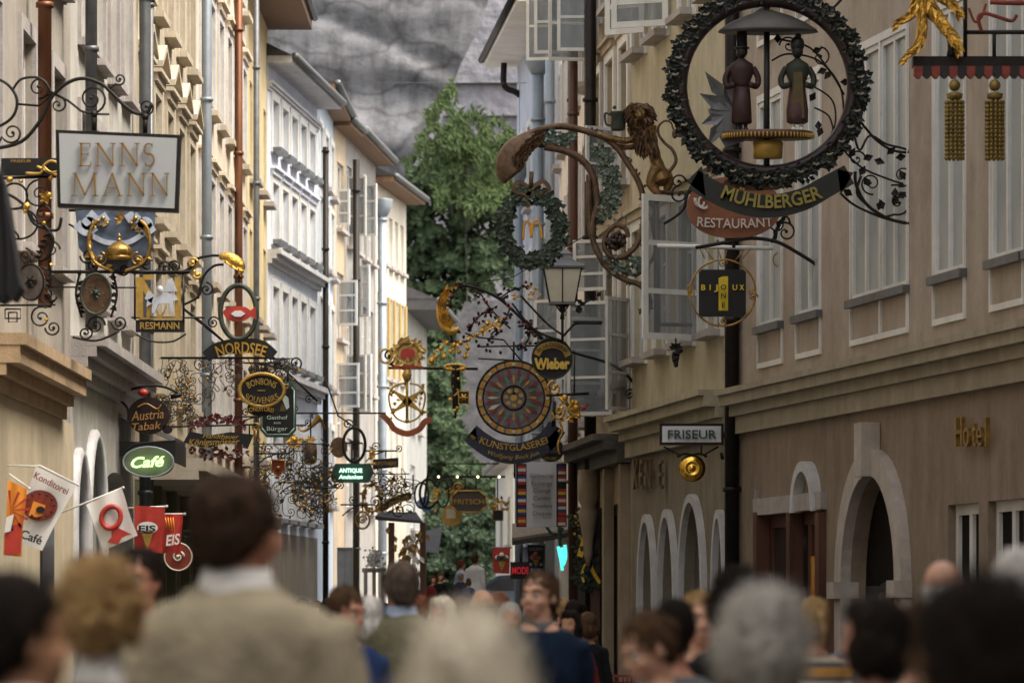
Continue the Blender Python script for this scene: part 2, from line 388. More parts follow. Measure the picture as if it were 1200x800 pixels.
CLIFFS = M('smooth grey rock wall', (.27, .27, .315), .85, 0, .16, 1.3, bump=1.0, bscale=1.2, bdist=.25, col2=(.17, .17, .20), streak=.35)
CD = 200.0
def cliffz(x, z):
    q = Vector((x*.10+z*.03, z*.22, 3.1)); v = noise.fractal(q, .8, 2.0, 8)*.15+.16*math.tanh(6*noise.noise(Vector((x*.12-z*.05, z*.35+x*.08, 5.))))+noise.noise(Vector((x*1.1, z*1.6, 2.)))*.16
    st = abs(noise.noise(Vector((x*.03, z*.20+x*.06, 9.0)))); v -= .5*math.exp(-(st/.05)**2)   # bedding cracks
    # the dark overhang band (photo 400-500, 125-150)
    zc = 1.6+(720-142)*CD/F - (x+6)*.10; v += .55*math.exp(-((z-zc+.6)/.9)**2)*(1 if -9 < x < -3.2 else .2)
    v -= .2*math.exp(-((z-zc-1.4)/.9)**2)
    return v
def build_cliff():
    nx, nz = 200, 150; x0, x1, z0, z1 = -40., 34., -2., 52.
    mb = MB(); vs_ = []
    for j in range(nz+1):
        for i in range(nx+1):
            x = x0+(x1-x0)*i/nx; z = z0+(z1-z0)*j/nz
            vs_.append((x, CD-cliffz(x, z)+z*.04+abs(x)*.05, z))
    fs = [(j*(nx+1)+i, j*(nx+1)+i+1, (j+1)*(nx+1)+i+1, (j+1)*(nx+1)+i) for j in range(nz) for i in range(nx)]
    mb.add(vs_, fs, True); mb.box((x0, CD+12, z0), (x1, CD+40, z1))
    o = mb.build('cliff', CLIFF); o['kind'] = 'structure'
    # smooth rock wall to the right of the diagonal edge: stands 5 m in front
    D = 193.
    P = [W(x, y, D) for x, y in ((582,-60),(571,5),(556,45),(540,75),(528,110),(508,142),(492,175),(476,215),(470,330),(470,760),(800,760),(800,-60))]
    mb = MB(); mb.prism(P, (0, 6, 0))
    o = mb.build('rock_wall', CLIFFS); o['kind'] = 'structure'
    me = o.data
    # light and dark horizontal weathering ledges
    mb = MB()
    for y in (97, 135): mb.box8([W(520,y+.6,D-.3),W(640,y+.6,D-.3),W(640,y+.6,D+.1),W(520,y+.6,D+.1),W(520,y,D-.3),W(640,y,D-.3),W(640,y,D+.1),W(520,y,D+.1)])
    o = mb.build('rock_ledge', CLIFF); o['kind'] = 'structure'
build_cliff()
# lower quarry wall with the dark cleft, photo 500-600 x 395-600
LOWW = M('grey stone retaining wall', (.125, .12, .125), .85, 0, .25, 2.5, bump=.9, bscale=8, col2=(.055,.055,.06))
mb = MB(); D = 176.
for (a, b, y0) in ((536, 640, 352), (440, 506, 420)):
    top = [W(a+(b-a)*k/24, y0+noise.noise(Vector((k*.4,a,0)))*14+(10 if k < 2 else 0), D) for k in range(25)]
    mb.prism(top+[W(b,765,D),W(a+2,765,D),W(a-4,620,D),W(a+4,520,D),W(a-3,440,D)], (0, 2, 0))
o = mb.build('retaining_wall', LOWW); tag(o, 'plain grey retaining wall at the foot of the cliff behind the greenery', 'wall')

FOL1 = M('ivy leaves', (.055, .088, .036), .9, 0, .4, .5, col2=(.018, .036, .015))
FOL2 = M('pale feathery leaves', (.09, .13, .042), .9, 0, .3, .6, col2=(.04, .07, .022))
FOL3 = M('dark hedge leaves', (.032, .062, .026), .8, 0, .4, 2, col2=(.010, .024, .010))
BARK = M('brown bark', (.05, .055, .035), .9, 0, .3, 6, (1,1,.2))
def inside(poly, x, y):
    c = False; n = len(poly); j = n-1
    for i in range(n):
        xi, yi = poly[i]; xj, yj = poly[j]
        if (yi > y) != (yj > y) and x < (xj-xi)*(y-yi)/(yj-yi)+xi: c = not c
        j = i
    return c
def leafmass(poly, d, n, size, seed, depth=2.5, cl=.8, dens=None, droop=0.0):
    rr = random.Random(seed); mb = MB(); xs = [p[0] for p in poly]; ys = [p[1] for p in poly]; k = 0; tries = 0
    while k < n and tries < n*20:
        tries += 1
        x = rr.uniform(min(xs), max(xs)); y = rr.uniform(min(ys), max(ys))
        jx = noise.noise(Vector((x*.05, y*.05, seed)))*14+noise.noise(Vector((x*.16, y*.16, seed)))*12
        if not inside(poly, x+jx, y+jx*.6): continue
        dn = noise.fractal(Vector((x*.045, y*.06, seed*1.3)), 1., 2., 3)
        if dn < (-.02 if x < 545 else .10) and rr.random() < cl: continue
        dd = d-rr.random()**1.5*depth-dn*2.2
        p = W(x, y, dd); a = rr.uniform(0, 6.28); L = size*rr.uniform(.5, 1.4)
        dr = Vector((math.cos(a), rr.uniform(-.5,.5), math.sin(a)-droop)); nr = Vector((rr.uniform(-.8,.8), -1, rr.uniform(-.3,1.1)))
        mb.leaf(p, dr, nr, L, L*.38); k += 1
    return mb
def plant(name, label, d, leaf_mb, stems, mat, base):
    r = empty(name, base, label, 'climbing plant' if 'ivy' in name else 'tree')
    leaf_mb.build('foliage', mat, r)
    mb = MB()
    for pts, ra in stems: mb.tube(cr([W(x, y, d) for x, y in pts], 5), lambda t, q=ra: q*(1-.7*t), 6)
    mb.build('trunk' if 'tree' in name else 'stem', BARK, r); return r
IVYP = [(466,420),(464,262),(470,215),(482,198),(488,192),(505,180),(520,170),(545,168),(575,176),(600,190),(604,335),(585,330),(560,345),(548,385),(545,480),(505,500),(498,440),(480,450)]
mb = leafmass(IVYP, 190, 26000, .27, 3, 2.0, cl=.93)
plant('ivy', 'dark green ivy mass hanging over the rock wall at the end of the street', 191.5, mb, [([(520,600),(515,420),(500,260)], .06), ([(570,420),(560,330),(545,220)], .05), ([(545,420),(530,330),(490,230)], .05)], FOL1, W(520, 745, 191))
# feathery pale tree on top: drooping sprays
def feathery():
    rr = random.Random(5); mb = MB(); st = []
    for (bx, by) in ((540,215),(556,225),(575,235),(530,235),(590,250),(548,250)):
        for k in range(9):
            tx = bx+rr.uniform(-42, 40); ty = by-rr.uniform(5, 95)*(1.15 if rr.random() < .3 else .85)
            if tx < 488: tx = 488+rr.random()*10
            P = cr([(bx, by+20, 0), ((bx+tx)/2, min(by, ty)-4, 0), (tx, ty, 0), (tx+(tx-bx)*.35, ty+14, 0)], 8)
            dd = 187-rr.random()*3
            st.append(([(p.x, p.y) for p in P[::3]], .022))
            for i, p in enumerate(P[6:]):
                for q in range(6):
                    a = rr.uniform(-1.9, -.9) if rr.random() < .6 else rr.uniform(0, 6.28)
                    L = rr.uniform(.18, .42)
                    mb.leaf(W(p.x+rr.uniform(-2,2), p.y+rr.uniform(-2,2), dd), (math.cos(a), rr.uniform(-.4,.4), math.sin(a)), (rr.uniform(-.5,.5), -1, .5), L, L*.17)
    return mb, st
mb, st = feathery()
st.append(([(545, 640), (548, 420), (545, 240)], .05))
plant('pale_tree', 'pale green feathery tree rising in front of the smooth rock wall above the ivy', 187, mb, st, FOL2, W(545, 750, 187))
HEDP = [(502,590),(520,584),(540,600),(560,585),(590,592),(604,600),(606,700),(500,700),(498,640)]
r_ = empty('hedge', (W(550,0,150).x, 150, 1.25), 'dark green bushy hedge behind the people on the terrace', 'hedge')
leafmass(HEDP, 151, 14000, .17, 11, 3, cl=.3).build('foliage', FOL3, r_)
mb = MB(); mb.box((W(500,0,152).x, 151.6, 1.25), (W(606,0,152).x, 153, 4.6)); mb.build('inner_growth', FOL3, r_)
TREP = [(478,400),(500,430),(520,400),(536,430),(540,520),(560,545),(600,560),(604,600),(540,606),(480,600)]
mb = leafmass(TREP, 172, 11000, .24, 21, 3, cl=.5)
plant('slim_tree', 'slim dark tree in the shadowy gap beside the grey retaining wall', 172.5, mb, [([(518,700),(519,560),(516,440)], .22), ([(519,600),(540,560),(560,555)], .12), ([(519,560),(508,520),(506,490)], .1)], FOL1, W(518,755,172))

# ============================================================ houses
class Fac:
    """a street facade from plan point a (pixel x, distance) to b; u runs from a to b, normal n points to the street"""
    def __init__(s, a, b, side, h, label, wall, depth=9., cat='house', z0=0.0, name='townhouse', wins=(), arches=(), eave=None, holes=()):
        A = a if isinstance(a, Vector) else Vector(((a[0]-CX)/F*a[1], a[1], 0)); B = b if isinstance(b, Vector) else Vector(((b[0]-CX)/F*b[1], b[1], 0))
        s.A, s.B, s.h = A, B, h; s.L = (B-A).length; s.u = (B-A).normalized(); n = Vector((-s.u.y, s.u.x, 0))
        if n.x*side < 0: n = -n
        s.n = n; s.root = empty(name, (A+B)/2-n*.2, label, cat)
        s.wall = wall; s.depth = depth
    def p(s, u, z, o=0.): return s.A+s.u*u+Vector((0,0,z))+s.n*o
    def uz(s, x, y):
        k = (x-CX)/F; a, b = s.A, s.B; D = b-a      # a.x+t D.x = k (a.y + t D.y)
        t = (k*a.y-a.x)/(D.x-k*D.y); d = a.y+t*D.y; return t*s.L, CH+(HY-y)/F*d
    def bx(s, mb, u0, u1, z0, z1, o0, o1):
        mb.box8([s.p(u0,z0,o0), s.p(u1,z0,o0), s.p(u1,z0,o1), s.p(u0,z0,o1), s.p(u0,z1,o0), s.p(u1,z1,o0), s.p(u1,z1,o1), s.p(u0,z1,o1)]); return mb
    def walls(s, holes, arches=(), gf=None, rev=.42):
        """holes: (u0,u1,z0,z1); arches: (u0,u1,z0,zspring,rise)"""
        H = [tuple(h) for h in holes]+[(a[0], a[1], a[2], a[3]+a[4]) for a in arches]
        U = sorted({0., s.L, *[min(max(h[0],0),s.L) for h in H], *[min(max(h[1],0),s.L) for h in H]}); Z = sorted({0., s.h, *([gf[0]] if gf else []), *[h[2] for h in H], *[h[3] for h in H]})
        mb = MB(); gb = MB(); up = mb
        for i in range(len(U)-1):
            for j in range(len(Z)-1):
                uc, zc = (U[i]+U[i+1])/2, (Z[j]+Z[j+1])/2
                if any(h[0] < uc < h[1] and h[2] < zc < h[3] for h in H): continue
                (gb if gf and zc < gf[0] else mb).add([s.p(U[i],Z[j]), s.p(U[i+1],Z[j]), s.p(U[i+1],Z[j+1]), s.p(U[i],Z[j+1])], [(0,1,2,3)])
        for h in H:
            (gb if gf and h[2] < gf[0] else mb).add([s.p(h[0],h[2]), s.p(h[1],h[2]), s.p(h[1],h[3]), s.p(h[0],h[3]), s.p(h[0],h[2],-rev), s.p(h[1],h[2],-rev), s.p(h[1],h[3],-rev), s.p(h[0],h[3],-rev)], [(0,1,5,4),(1,2,6,5),(2,3,7,6),(3,0,4,7)])
        for (u0,u1,z0,zs,ri) in arches:
            n = 16; c = (u0+u1)/2; r = (u1-u0)/2; pts = [(c-r*math.cos(math.pi*k/n), zs+ri*math.sin(math.pi*k/n)) for k in range(n+1)]
            for k in range(n):
                (a, b), (c_, d_) = pts[k], pts[k+1]
                (gb if gf else mb).add([s.p(a,b), s.p(c_,d_), s.p(c_,zs+ri), s.p(a,zs+ri)], [(0,1,2,3)])
                (gb if gf else mb).add([s.p(a,b), s.p(c_,d_), s.p(c_,d_,-rev), s.p(a,b,-rev)], [(0,1,2,3)], True)
        # body of the house behind
        s.bx(mb, 0, s.L, 0, s.h-.01, -.43, -s.depth)
        for uu in (0., s.L): mb.add([s.p(uu,0), s.p(uu,0,-.43), s.p(uu,s.h,-.43), s.p(uu,s.h)], [(0,1,2,3)])
        mb.add([s.p(0,s.h), s.p(s.L,s.h), s.p(s.L,s.h,-.43), s.p(0,s.h,-.43)], [(0,1,2,3)])
        s.wo = mb.build('wall', s.wall, s.root)
        if gf: gb.build('ground_floor_wall', gf[1], s.root)
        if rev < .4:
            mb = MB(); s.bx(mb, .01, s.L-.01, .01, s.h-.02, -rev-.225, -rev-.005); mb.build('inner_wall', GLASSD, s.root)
    def window(s, u0, u1, z0, z1, rec=.14, fr=WHITEP, glass=None, cols=2, rows=3, curtain=True, sill=STONE, lintel=None, surround=None, sproj=.12, bw=.055):
        mb = MB(); o = -rec
        def fb(a, b, c, d_, q0=o, q1=o+.06): s.bx(mb, a, b, c, d_, q0, q1)
        e = bw*1.3
        fb(u0,u0+e,z0,z1); fb(u1-e,u1,z0,z1); fb(u0+e,u1-e,z0,z0+e); fb(u0+e,u1-e,z1-e,z1)
        for k in range(1, cols): uc = u0+(u1-u0)*k/cols; fb(uc-bw*.7, uc+bw*.7, z0+e, z1-e)
        for k in range(1, rows):
            zc = z0+(z1-z0)*k/rows; fb(u0+e, u1-e, zc-bw*.35, zc+bw*.35, o+.012, o+.045)
        f = mb.build('window', fr, s.root)
        mb = MB(); g = o+.02
        mb.add([s.p(u0+e*.5,z0+e*.5,g), s.p(u1-e*.5,z0+e*.5,g), s.p(u1-e*.5,z1-e*.5,g), s.p(u0+e*.5,z1-e*.5,g)], [(0,1,2,3)]); mb.build('pane', glass or GLASS, f)
        if sill is not None:
            mb = MB(); s.bx(mb, u0-.08, u1+.08, z0-.09, z0+.005, -.10, sproj+.03); mb.build('sill', sill, f)
        if surround is not None:
            mb = MB(); q = .16
            for a,b,c,d_ in ((u0-q,u0-.002,z0-.1,z1+q),(u1+.002,u1+q,z0-.1,z1+q),(u0-.002,u1+.002,z1+.002,z1+q)): s.bx(mb,a,b,c,d_,-.05,.045)
            mb.build('surround', surround, f)
        if lintel is not None:
            m_, kind = lintel; mb = MB(); a, b = u0-.22, u1+.22; z = z1+.16
            s.bx(mb, a+.05, b-.05, z, z+.12, -.02, .09)
            s.bx(mb, a, b, z+.122, z+.18, -.02, .15)
            if kind == 'tri':
                for t0, t1 in ((0,.5),(.5,1)):
                    ua, ub = a+(b-a)*t0, a+(b-a)*t1; za = z+.2+(0 if t0 == 0 else .32); zb = z+.2+(.32 if t1 == .5 else 0)
                    mb.box8([s.p(ua,za,-.02), s.p(ub,zb,-.02), s.p(ub,zb,.17), s.p(ua,za,.17), s.p(ua,za+.09,-.02), s.p(ub,zb+.09,-.02), s.p(ub,zb+.09,.17), s.p(ua,za+.09,.17)])
            mb.build('lintel', m_, f)
        return f
    def sash(s, u, z0, z1, wd, ang, hinge=1, cols=1, rows=3, b=.055, mat=None):
        """a casement leaf opened outward: hinged at u, swung out by ang degrees"""
        a = R(ang); dirv = (s.u*hinge)*math.cos(a)+s.n*math.sin(a); nn = Vector((-dirv.y, dirv.x, 0))
        def bb(mb, t0, t1, c, d_, th=.045):
            q = [s.p(u, 0, .06)+dirv*t for t in (t0, t1)]
            mb.box8([q[0]-nn*th/2+Vector((0,0,c)), q[1]-nn*th/2+Vector((0,0,c)), q[1]+nn*th/2+Vector((0,0,c)), q[0]+nn*th/2+Vector((0,0,c)),
                     q[0]-nn*th/2+Vector((0,0,d_)), q[1]-nn*th/2+Vector((0,0,d_)), q[1]+nn*th/2+Vector((0,0,d_)), q[0]+nn*th/2+Vector((0,0,d_))])
        mb = MB(); bb(mb,0,b,z0,z1); bb(mb,wd-b,wd,z0,z1); bb(mb,b,wd-b,z0,z0+b); bb(mb,b,wd-b,z1-b,z1)
        for k in range(1, rows): zc = z0+(z1-z0)*k/rows; bb(mb,b,wd-b,zc-b*.4,zc+b*.4,.03)
        for k in range(1, cols): tc = wd*k/cols; bb(mb,tc-b*.35,tc+b*.35,z0+b,z1-b,.034)
        f = mb.build('casement', mat or WHITEP, s.root)
        mb = MB(); bb(mb, b*.6, wd-b*.6, z0+b*.6, z1-b*.6, .008); mb.build('pane', SASHG, f)
    def strip(s, name, z0, z1, proj, mat, u0=0., u1=None, steps=3):
        mb = MB(); u1 = s.L if u1 is None else u1
        for k in range(steps):
            a = z0+(z1-z0)*k/steps; b = z0+(z1-z0)*(k+1)/steps-.002; s.bx(mb, u0+.002*k, u1-.002*k, a, b, -.02, proj*(k+1)/steps)
        return mb.build(name, mat, s.root)
    def pipe(s, u, z0, z1, mat, r=.06, o=.14, head=True, name='drainpipe'):
        mb = MB(); mb.tube([s.p(u,z0,o), s.p(u,z1,o)], r, 8)
        z = z0+1.0
        while z < z1: mb.lathe([(r*1.3,-.03),(r*1.3,.03)], s.p(u,z,o), 8); z += 2.3
        if head: mb.lathe([(r*1.2,-.3),(r*2.2,-.05),(r*2.4,.15),(r*2.4,.17)], s.p(u,z1,o), 8)
        return mb.build(name, mat, s.root)
    def eaves(s, out, th, mat, gut=LEAD, roofm=None, pitch=.55):
        mb = MB(); s.bx(mb, -.1, s.L+.1, s.h+.002, s.h+th, -1, out); mb.build('eaves', mat, s.root)
        mb = MB(); mb.tube([s.p(-.1, s.h+th*.9, out+.06), s.p(s.L+.1, s.h+th*.9, out+.06)], .085, 8); mb.build('gutter', gut, s.root)
        D = s.depth; zr = s.h+th+D*.5*pitch
        mb = MB(); z = s.h+th+.003
        mb.add([s.p(-.12,z,out),s.p(s.L+.12,z,out),s.p(s.L+.12,zr,-D/2),s.p(-.12,zr,-D/2),s.p(-.12,z,-D),s.p(s.L+.12,z,-D)], [(0,1,2,3),(3,2,5,4),(0,3,4),(1,5,2),(0,4,5,1)])
        mb.build('roof', roofm or ROOF, s.root)
SASHG = M('thin sash glass', (.20, .23, .25), .05, 0, .1, 1)
_b = SASHG.node_tree.nodes['Principled BSDF']; _b.inputs['Alpha'].default_value = .45
def plaster(name, c, c2=None, st=.45, var=.09): return M(name, c, .85, 0, var, 1.6, bump=.25, bscale=14, col2=c2, streak=st)
def rowwin(f, n, u0, u1, wd, zs, **kw):
    """n windows in equal bays on each storey of zs; returns holes"""
    out = []
    for (z0, z1, k2) in zs:
        for i in range(n):
            c = u0+(u1-u0)*(i+.5)/n; out.append((c-wd/2, c+wd/2, z0, z1, {**kw, **k2}))
    return out
def house(a, b, side, h, label, wall, wins, arches=(), depth=9., extra=(), eave=None, **kw):
    gf = kw.pop('gf', None); f = Fac(a, b, side, h, label, wall, depth, **kw)
    wins = wins(f) if callable(wins) else wins; arches = arches(f) if callable(arches) else arches
    f.walls([w_[:4] for w_ in wins], arches, gf)
    for w_ in wins: f.window(*w_[:4], **w_[4])
    if eave: f.eaves(*eave)
    return f
LX = -5.3
def lp(x): return (x, F*LX/(x-CX))       # point on the straight left street line
P_A = plaster('warm grey render', (.36, .33, .29)); P_B = plaster('pale grey render', (.50, .49, .46)); P_C = plaster('ochre stone render', (.54, .48, .38))
P_D = plaster('pale apricot render', (.74, .65, .54)); P_E = plaster('yellow render', (.66, .54, .31), st=.2); P_F = plaster('white render', (.74, .78, .88), st=.2)
P_G = plaster('pale blue render', (.52, .60, .70), st=.2); P_H = plaster('rough grey render', (.33, .32, .31)); P_H2 = plaster('orange ochre render', (.52, .42, .30))
P_SH = plaster('brown shop front render', (.30,.25,.19)); P_I = plaster('beige render', (.62, .58, .50), st=.3); P_R0 = plaster('dusty pink render', (.45, .38, .31), (.36,.30,.245), st=.35); P_R1 = plaster('cream render', (.50, .45, .32), st=.35)
P_R2 = plaster('buff render', (.43, .36, .26)); P_R3 = plaster('brightened cream render', (.82, .76, .68), st=.15); P_R4 = plaster('lilac white render', (.55, .58, .68), st=.2)  # light cream is whitened: brightness of a lit wall put into the colour
PF = {'lintel': (STONE, 'flat')}; PT = {'lintel': (P_C, 'tri')}
# left row, near to far ------------------------------------------------------------
fA = house(Vector((LX, 20, 0)), Vector((LX, 51.2, 0)), 1, 19, 'nearest warm grey house on the left with beige stone cornice over its ground floor', P_A,
   lambda f: rowwin(f, 10, 0, f.L, 1.25, [(5.6,7.9,{}),(8.9,11.1,{}),(12.2,14.2,{}),(15.3,17,{})], surround=STONE, sproj=.12))
P_AB = plaster('beige painted ground floor', (.52, .44, .31), st=.25)
mb = MB(); fA.bx(mb, fA.L-12, fA.L-.6, 0, 3.85, .0, .10); mb.build('shop_front', P_AB, fA.root)
mb = MB()
for k, (a, b, q) in enumerate(((3.852,4.00,.16),(4.002,4.12,.24),(4.122,4.30,.38),(4.302,4.42,.44))): fA.bx(mb, 22.7-.01*k, 29.3+.01*k, a, b, 0, q)
mb.build('cornice', M('beige stone cornice', (.46,.33,.20), .8, 0, .1, 4, bump=.3, streak=.4), fA.root)
mb = MB()
for a_, b_ in ((27.0, 28.2),): fA.bx(mb, a_, b_, .3, 3.0, .06, .13)
mb.build('shop_window', GLASSB, fA.root)
fA.pipe(fA.uz(31,300)[0], 4.95, 19, COPPER, .075, .2)
fA.pipe(fA.uz(72,300)[0], 4.95, 19, LEAD, .07, .35)
def winB(f):
    W1 = rowwin(f, 4, .6, f.L-.3, 1.15, [(5.55,7.75,{}),(8.65,10.9,{}),(11.7,13.9,{}),(14.9,16.7,{})], surround=STONE, rows=4)
    return W1
fB = house(Vector((LX, 51.2, 0)), lp(157), 1, 19, 'grey rendered house on the left with a curved ground floor cornice and narrow arches', P_B, winB,
   lambda f: [(f.uz(70,0)[0]+1.2, f.uz(70,0)[0]+2.7, .0, 2.6, .9), (f.uz(99,0)[0], f.uz(117,0)[0], .0, 2.8, 1.0), (f.uz(122,0)[0], f.uz(150,0)[0], .0, 3.2, .3)])
fB.strip('cornice', 4.45, 4.95, .42, STONE, steps=4)
mb = MB()
for a, b in ((fB.uz(70,0)[0]+1.2, fB.uz(70,0)[0]+2.7), (fB.uz(99,0)[0], fB.uz(117,0)[0])):
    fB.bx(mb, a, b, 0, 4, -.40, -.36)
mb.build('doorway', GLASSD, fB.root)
mb = MB()
for (a, b, zs, ri) in ((fB.uz(70,0)[0]+1.2, fB.uz(70,0)[0]+2.7, 2.6, .9), (fB.uz(99,0)[0], fB.uz(117,0)[0], 2.8, 1.0)):
    c, r = (a+b)/2, (b-a)/2; mb.tube([fB.p(a-.06,0,.02)]+[fB.p(c-(r+.06)*math.cos(math.pi*k/14), zs+(ri+.06)*math.sin(math.pi*k/14), .02) for k in range(15)]+[fB.p(b+.06,0,.02)], .09, 6)
mb.build('arch_surround', STONEW, fB.root)
fB.pipe(fB.L-.3, 0, 19, LEAD, .08, .18)
fC = house(lp(157), lp(229), 1, 19, 'ochre stone house on the left with rows of pediments over the windows', P_C,
   lambda f: rowwin(f, 5, .3, f.L, 1.1, [(4.95,6.7,{'lintel':(P_C,'flat')}),(7.45,9.3,PT),(10.5,12.4,{'lintel':(P_C,'tri')}),(13.5,15.2,{'lintel':(P_C,'flat')})], surround=P_C, sill=P_C, sproj=.14)+rowwin(f, 4, .2, f.L-.2, 2.1, [(.3,3.1,dict(fr=WOODD,glass=GLASSB,bw=.1,rec=.25,rows=1))]), gf=(4.4, P_SH))
mb = MB(); fC.bx(mb, .1, fC.L-.1, 3.5, 3.62, 0, .9); fC.bx(mb, .1, fC.L-.1, 3.622, 3.8, 0, 1.0); mb.build('shop_canopy', P_C, fC.root)
OLV = plaster('olive green shop timber', (.16,.17,.09))
for k in range(5): mb = MB(); u = .1+k*(fC.L-.5)/4; fC.bx(mb, u, u+.3, 0, 3.49, 0, .14); mb.build('shop_pilaster', OLV, fC.root)
fC.pipe(fC.L-.15, 0, 19, ZINC, .085, .2)
fC.pipe(fC.uz(160,0)[0], 0, 10.5, LEAD, .04, .2)
fD = house(lp(229), lp(289), 1, 18, 'bright apricot house on the left between the grey and the copper drainpipes', P_D,
   lambda f: rowwin(f, 6, .3, f.L, 1.1, [(4.6,6.4,{}),(7.4,9.2,{'lintel':(P_D,'flat')}),(10.4,12.3,{'lintel':(P_D,'flat')}),(13.4,15.3,{'lintel':(P_D,'flat')})], surround=STONEW, sill=P_C, sproj=.13)+rowwin(f, 5, .2, f.L-.2, 2.0, [(.3,3.0,dict(fr=WHITEP,glass=GLASSB,bw=.1,rec=.25,rows=1))]), gf=(4.3, P_SH))
mb = MB(); fD.bx(mb, .1, fD.L-.1, 3.3, 3.5, 0, .7); mb.build('shop_canopy', WOODD, fD.root)
fD.pipe(fD.uz(267,0)[0], 0, 18, COPPER, .075, .2); fD.pipe(fD.L-.1, 0, 18, LEAD, .06, .2)
fE = house(lp(289), lp(314), 1, 14.3, 'narrow yellow house on the left with brown boarded eaves', P_E,
   lambda f: rowwin(f, 3, .3, f.L, .95, [(4.8,6.6,{}),(7.6,9.4,{}),(10.4,12.4,{})], sproj=.2), eave=(.95, .3, WOODE))
WF = (372, 100.5)
fF = house((313.5, 92.2), WF, 1, 13.5, 'white house on the left with two moulded cornices and a dark drainpipe at its corner', P_F,
   lambda f: rowwin(f, 5, .3, f.L-.4, .95, [(3.7,5.6,{}),(7.15,8.75,{}),(9.75,11.0,{'lintel':(P_F,'flat'),'rows':2}),(11.75,12.8,{'rows':2})], surround=WHITEP, sproj=.2, sill=LEAD), eave=(.55, .16, STONEW), gf=(3.4, P_SH))
fF.strip('cornice', 9.2, 9.5, .3, STONEW); fF.strip('ledge', 6.55, 6.9, .3, STONEW)
fF.strip('frieze', 12.95, 13.15, .12, STONEW)
fF.pipe(fF.L-.05, 0, 12.6, IRON, .07, .2, head=False)
fG = house((WF[0]-1, 101.), (392, 108), 1, 14.0, 'narrow pale blue house with white window bands beside the white house', P_G,
   lambda f: rowwin(f, 3, .3, f.L-.2, 1.2, [(4.3,6.2,{}),(7.2,9.2,{}),(10.0,11.6,{}),(12.,13.3,{'rows':2})], surround=WHITEP, sproj=.15), eave=(.45, .18, WOODE))
fH2 = house((391, 107.5), (405, 110), 1, 13.9, 'narrow orange ochre house with white casements beside the dark drainpipe', P_H2,
   lambda f: [(.7, 2.1, 8.6, 10.3, {}), (.7, 2.1, 5.9, 7.7, {}), (.7,2.1,11.4,13.1,{'rows':2})], eave=(.45, .18, WOODE))
fH2.pipe(fH2.L-.2, 0, 13.3, IRON, .09, .3, head=False)
fH = house((403, 110.3), (440, 118), 1, 14.0, 'rough grey house with several white casements standing open', P_H,
   lambda f: rowwin(f, 4, .4, f.L-.2, 1.15, [(4.4,6.2,{}),(7.6,9.9,{}),(11.2,13.3,{})], sproj=.12), eave=(.5, .16, WOODE))
for (x, y0, y1, wd, an, hg) in ((404,207,277,.55,70,-1),(413,207,276,.55,35,-1),(412,312,372,.6,50,-1),(404,416,482,.55,70,-1),(416,416,484,.6,45,-1),(423,216,277,.45,60,-1)):
    u, z1 = fH.uz(x, y0); _, z0 = fH.uz(x, y1); fH.sash(u, z0, z1, wd, an, hg, cols=2 if wd > .5 else 1)
for (x, y0, y1, wd, an, hg) in ((391,328,381,.55,20,-1),(392,222,264,.35,40,-1),(391,425,477,.6,20,-1)):
    u, z1 = fH2.uz(x, y0); _, z0 = fH2.uz(x, y1); fH2.sash(max(u,.2), z0, z1, wd, 75, -1, cols=1)
fH.pipe(fH.L-.1, 0, 12.9, ZINC, .12, .2)
fI = house((439, 118.5), (476, 125), 1, 13.6, 'beige house with ochre shutters and wide brown eaves at the bend of the street', P_I,
   lambda f: rowwin(f, 5, .3, f.L-.3, .75, [(5.2,7.0,{}),(8.3,10.6,{}),(11.5,12.9,{})], sproj=.1), eave=(.55, .18, WOODE))
mb = MB()
OCH = M('ochre painted shutter', (.42, .29, .09), .6, 0, .15, 8)
for i in range(5):
    c = .3+(fI.L-.6)*(i+.5)/5
    for (z0, z1) in ((8.3,10.6),): fI.bx(mb, c+.42, c+.72, z0, z1, .01, .06)
mb.build('shutter', OCH, fI.root)
fJ = house((476, 140), (500, 150), 1, 11.6, 'small grey house with a dark slate roof below the ivy', plaster('cool grey render', (.36,.37,.37)),
   lambda f: [(2., 4.2, 7.8, 10.6, {'glass': GLASSD}), (5.5, 7., 7.8, 10.6, {'glass': GLASSD}), (2., 4.2, 4.5, 6.6, {})], eave=(1.0, .35, ROOF), depth=7)
# right row, near to far ------------------------------------------------------------
A0 = W(867, HY, 58); A0.z = 0; B0 = W(1200, HY, 45); B0.z = 0; X0 = B0+(B0-A0).normalized()*3.2
def arch0(f):
    u = lambda x: f.uz(x, 0)[0]
    return [(u(1068), u(1000), .0, 2.35, .95), (u(927)+.1, u(905)-.05, 1.2, 2.2, .85)] if u(1068) < u(1000) else [(u(1000), u(1066), .0, 2.35, .95)]
f0 = Fac(A0, X0, -1, 18, 'dusty pink house on the right with stone arched doorway and pale framed windows', P_R0, 9.)
u0_ = lambda x, y=500: f0.uz(x, y)[0]
wins = []
for (x0, x1) in ((890,917),(935,962),(999,1032),(1034,1064),(1096,1131),(1163,1200),(1208,1244)):
    a, b = u0_(x0), u0_(x1); k = dict(cols=2, rows=1, rec=.05, fr=WHITEP, sill=LEAD, sproj=.06, bw=.05, glass=GLASSR)
    wins.append((a, b, 5.42, 8.4, k)); wins.append((a, b, 9.7, 12.4, k)); wins.append((a, b, 13.7, 16.2, k))
sw = dict(cols=2, rows=1, rec=.15, fr=WHITEP, glass=GLASSD, sill=STONE, bw=.09)
for (x0, x1) in ((1111,1147),(1158,1200),(1212,1250)): wins.append((u0_(x0), u0_(x1), .9, f0.uz(1150,588)[1], sw))
wins.append((u0_(893), u0_(966), .35, f0.uz(930,600)[1], dict(cols=3, rows=1, rec=.15, fr=WOODD, glass=GLASSB, sill=STONE, bw=.13)))
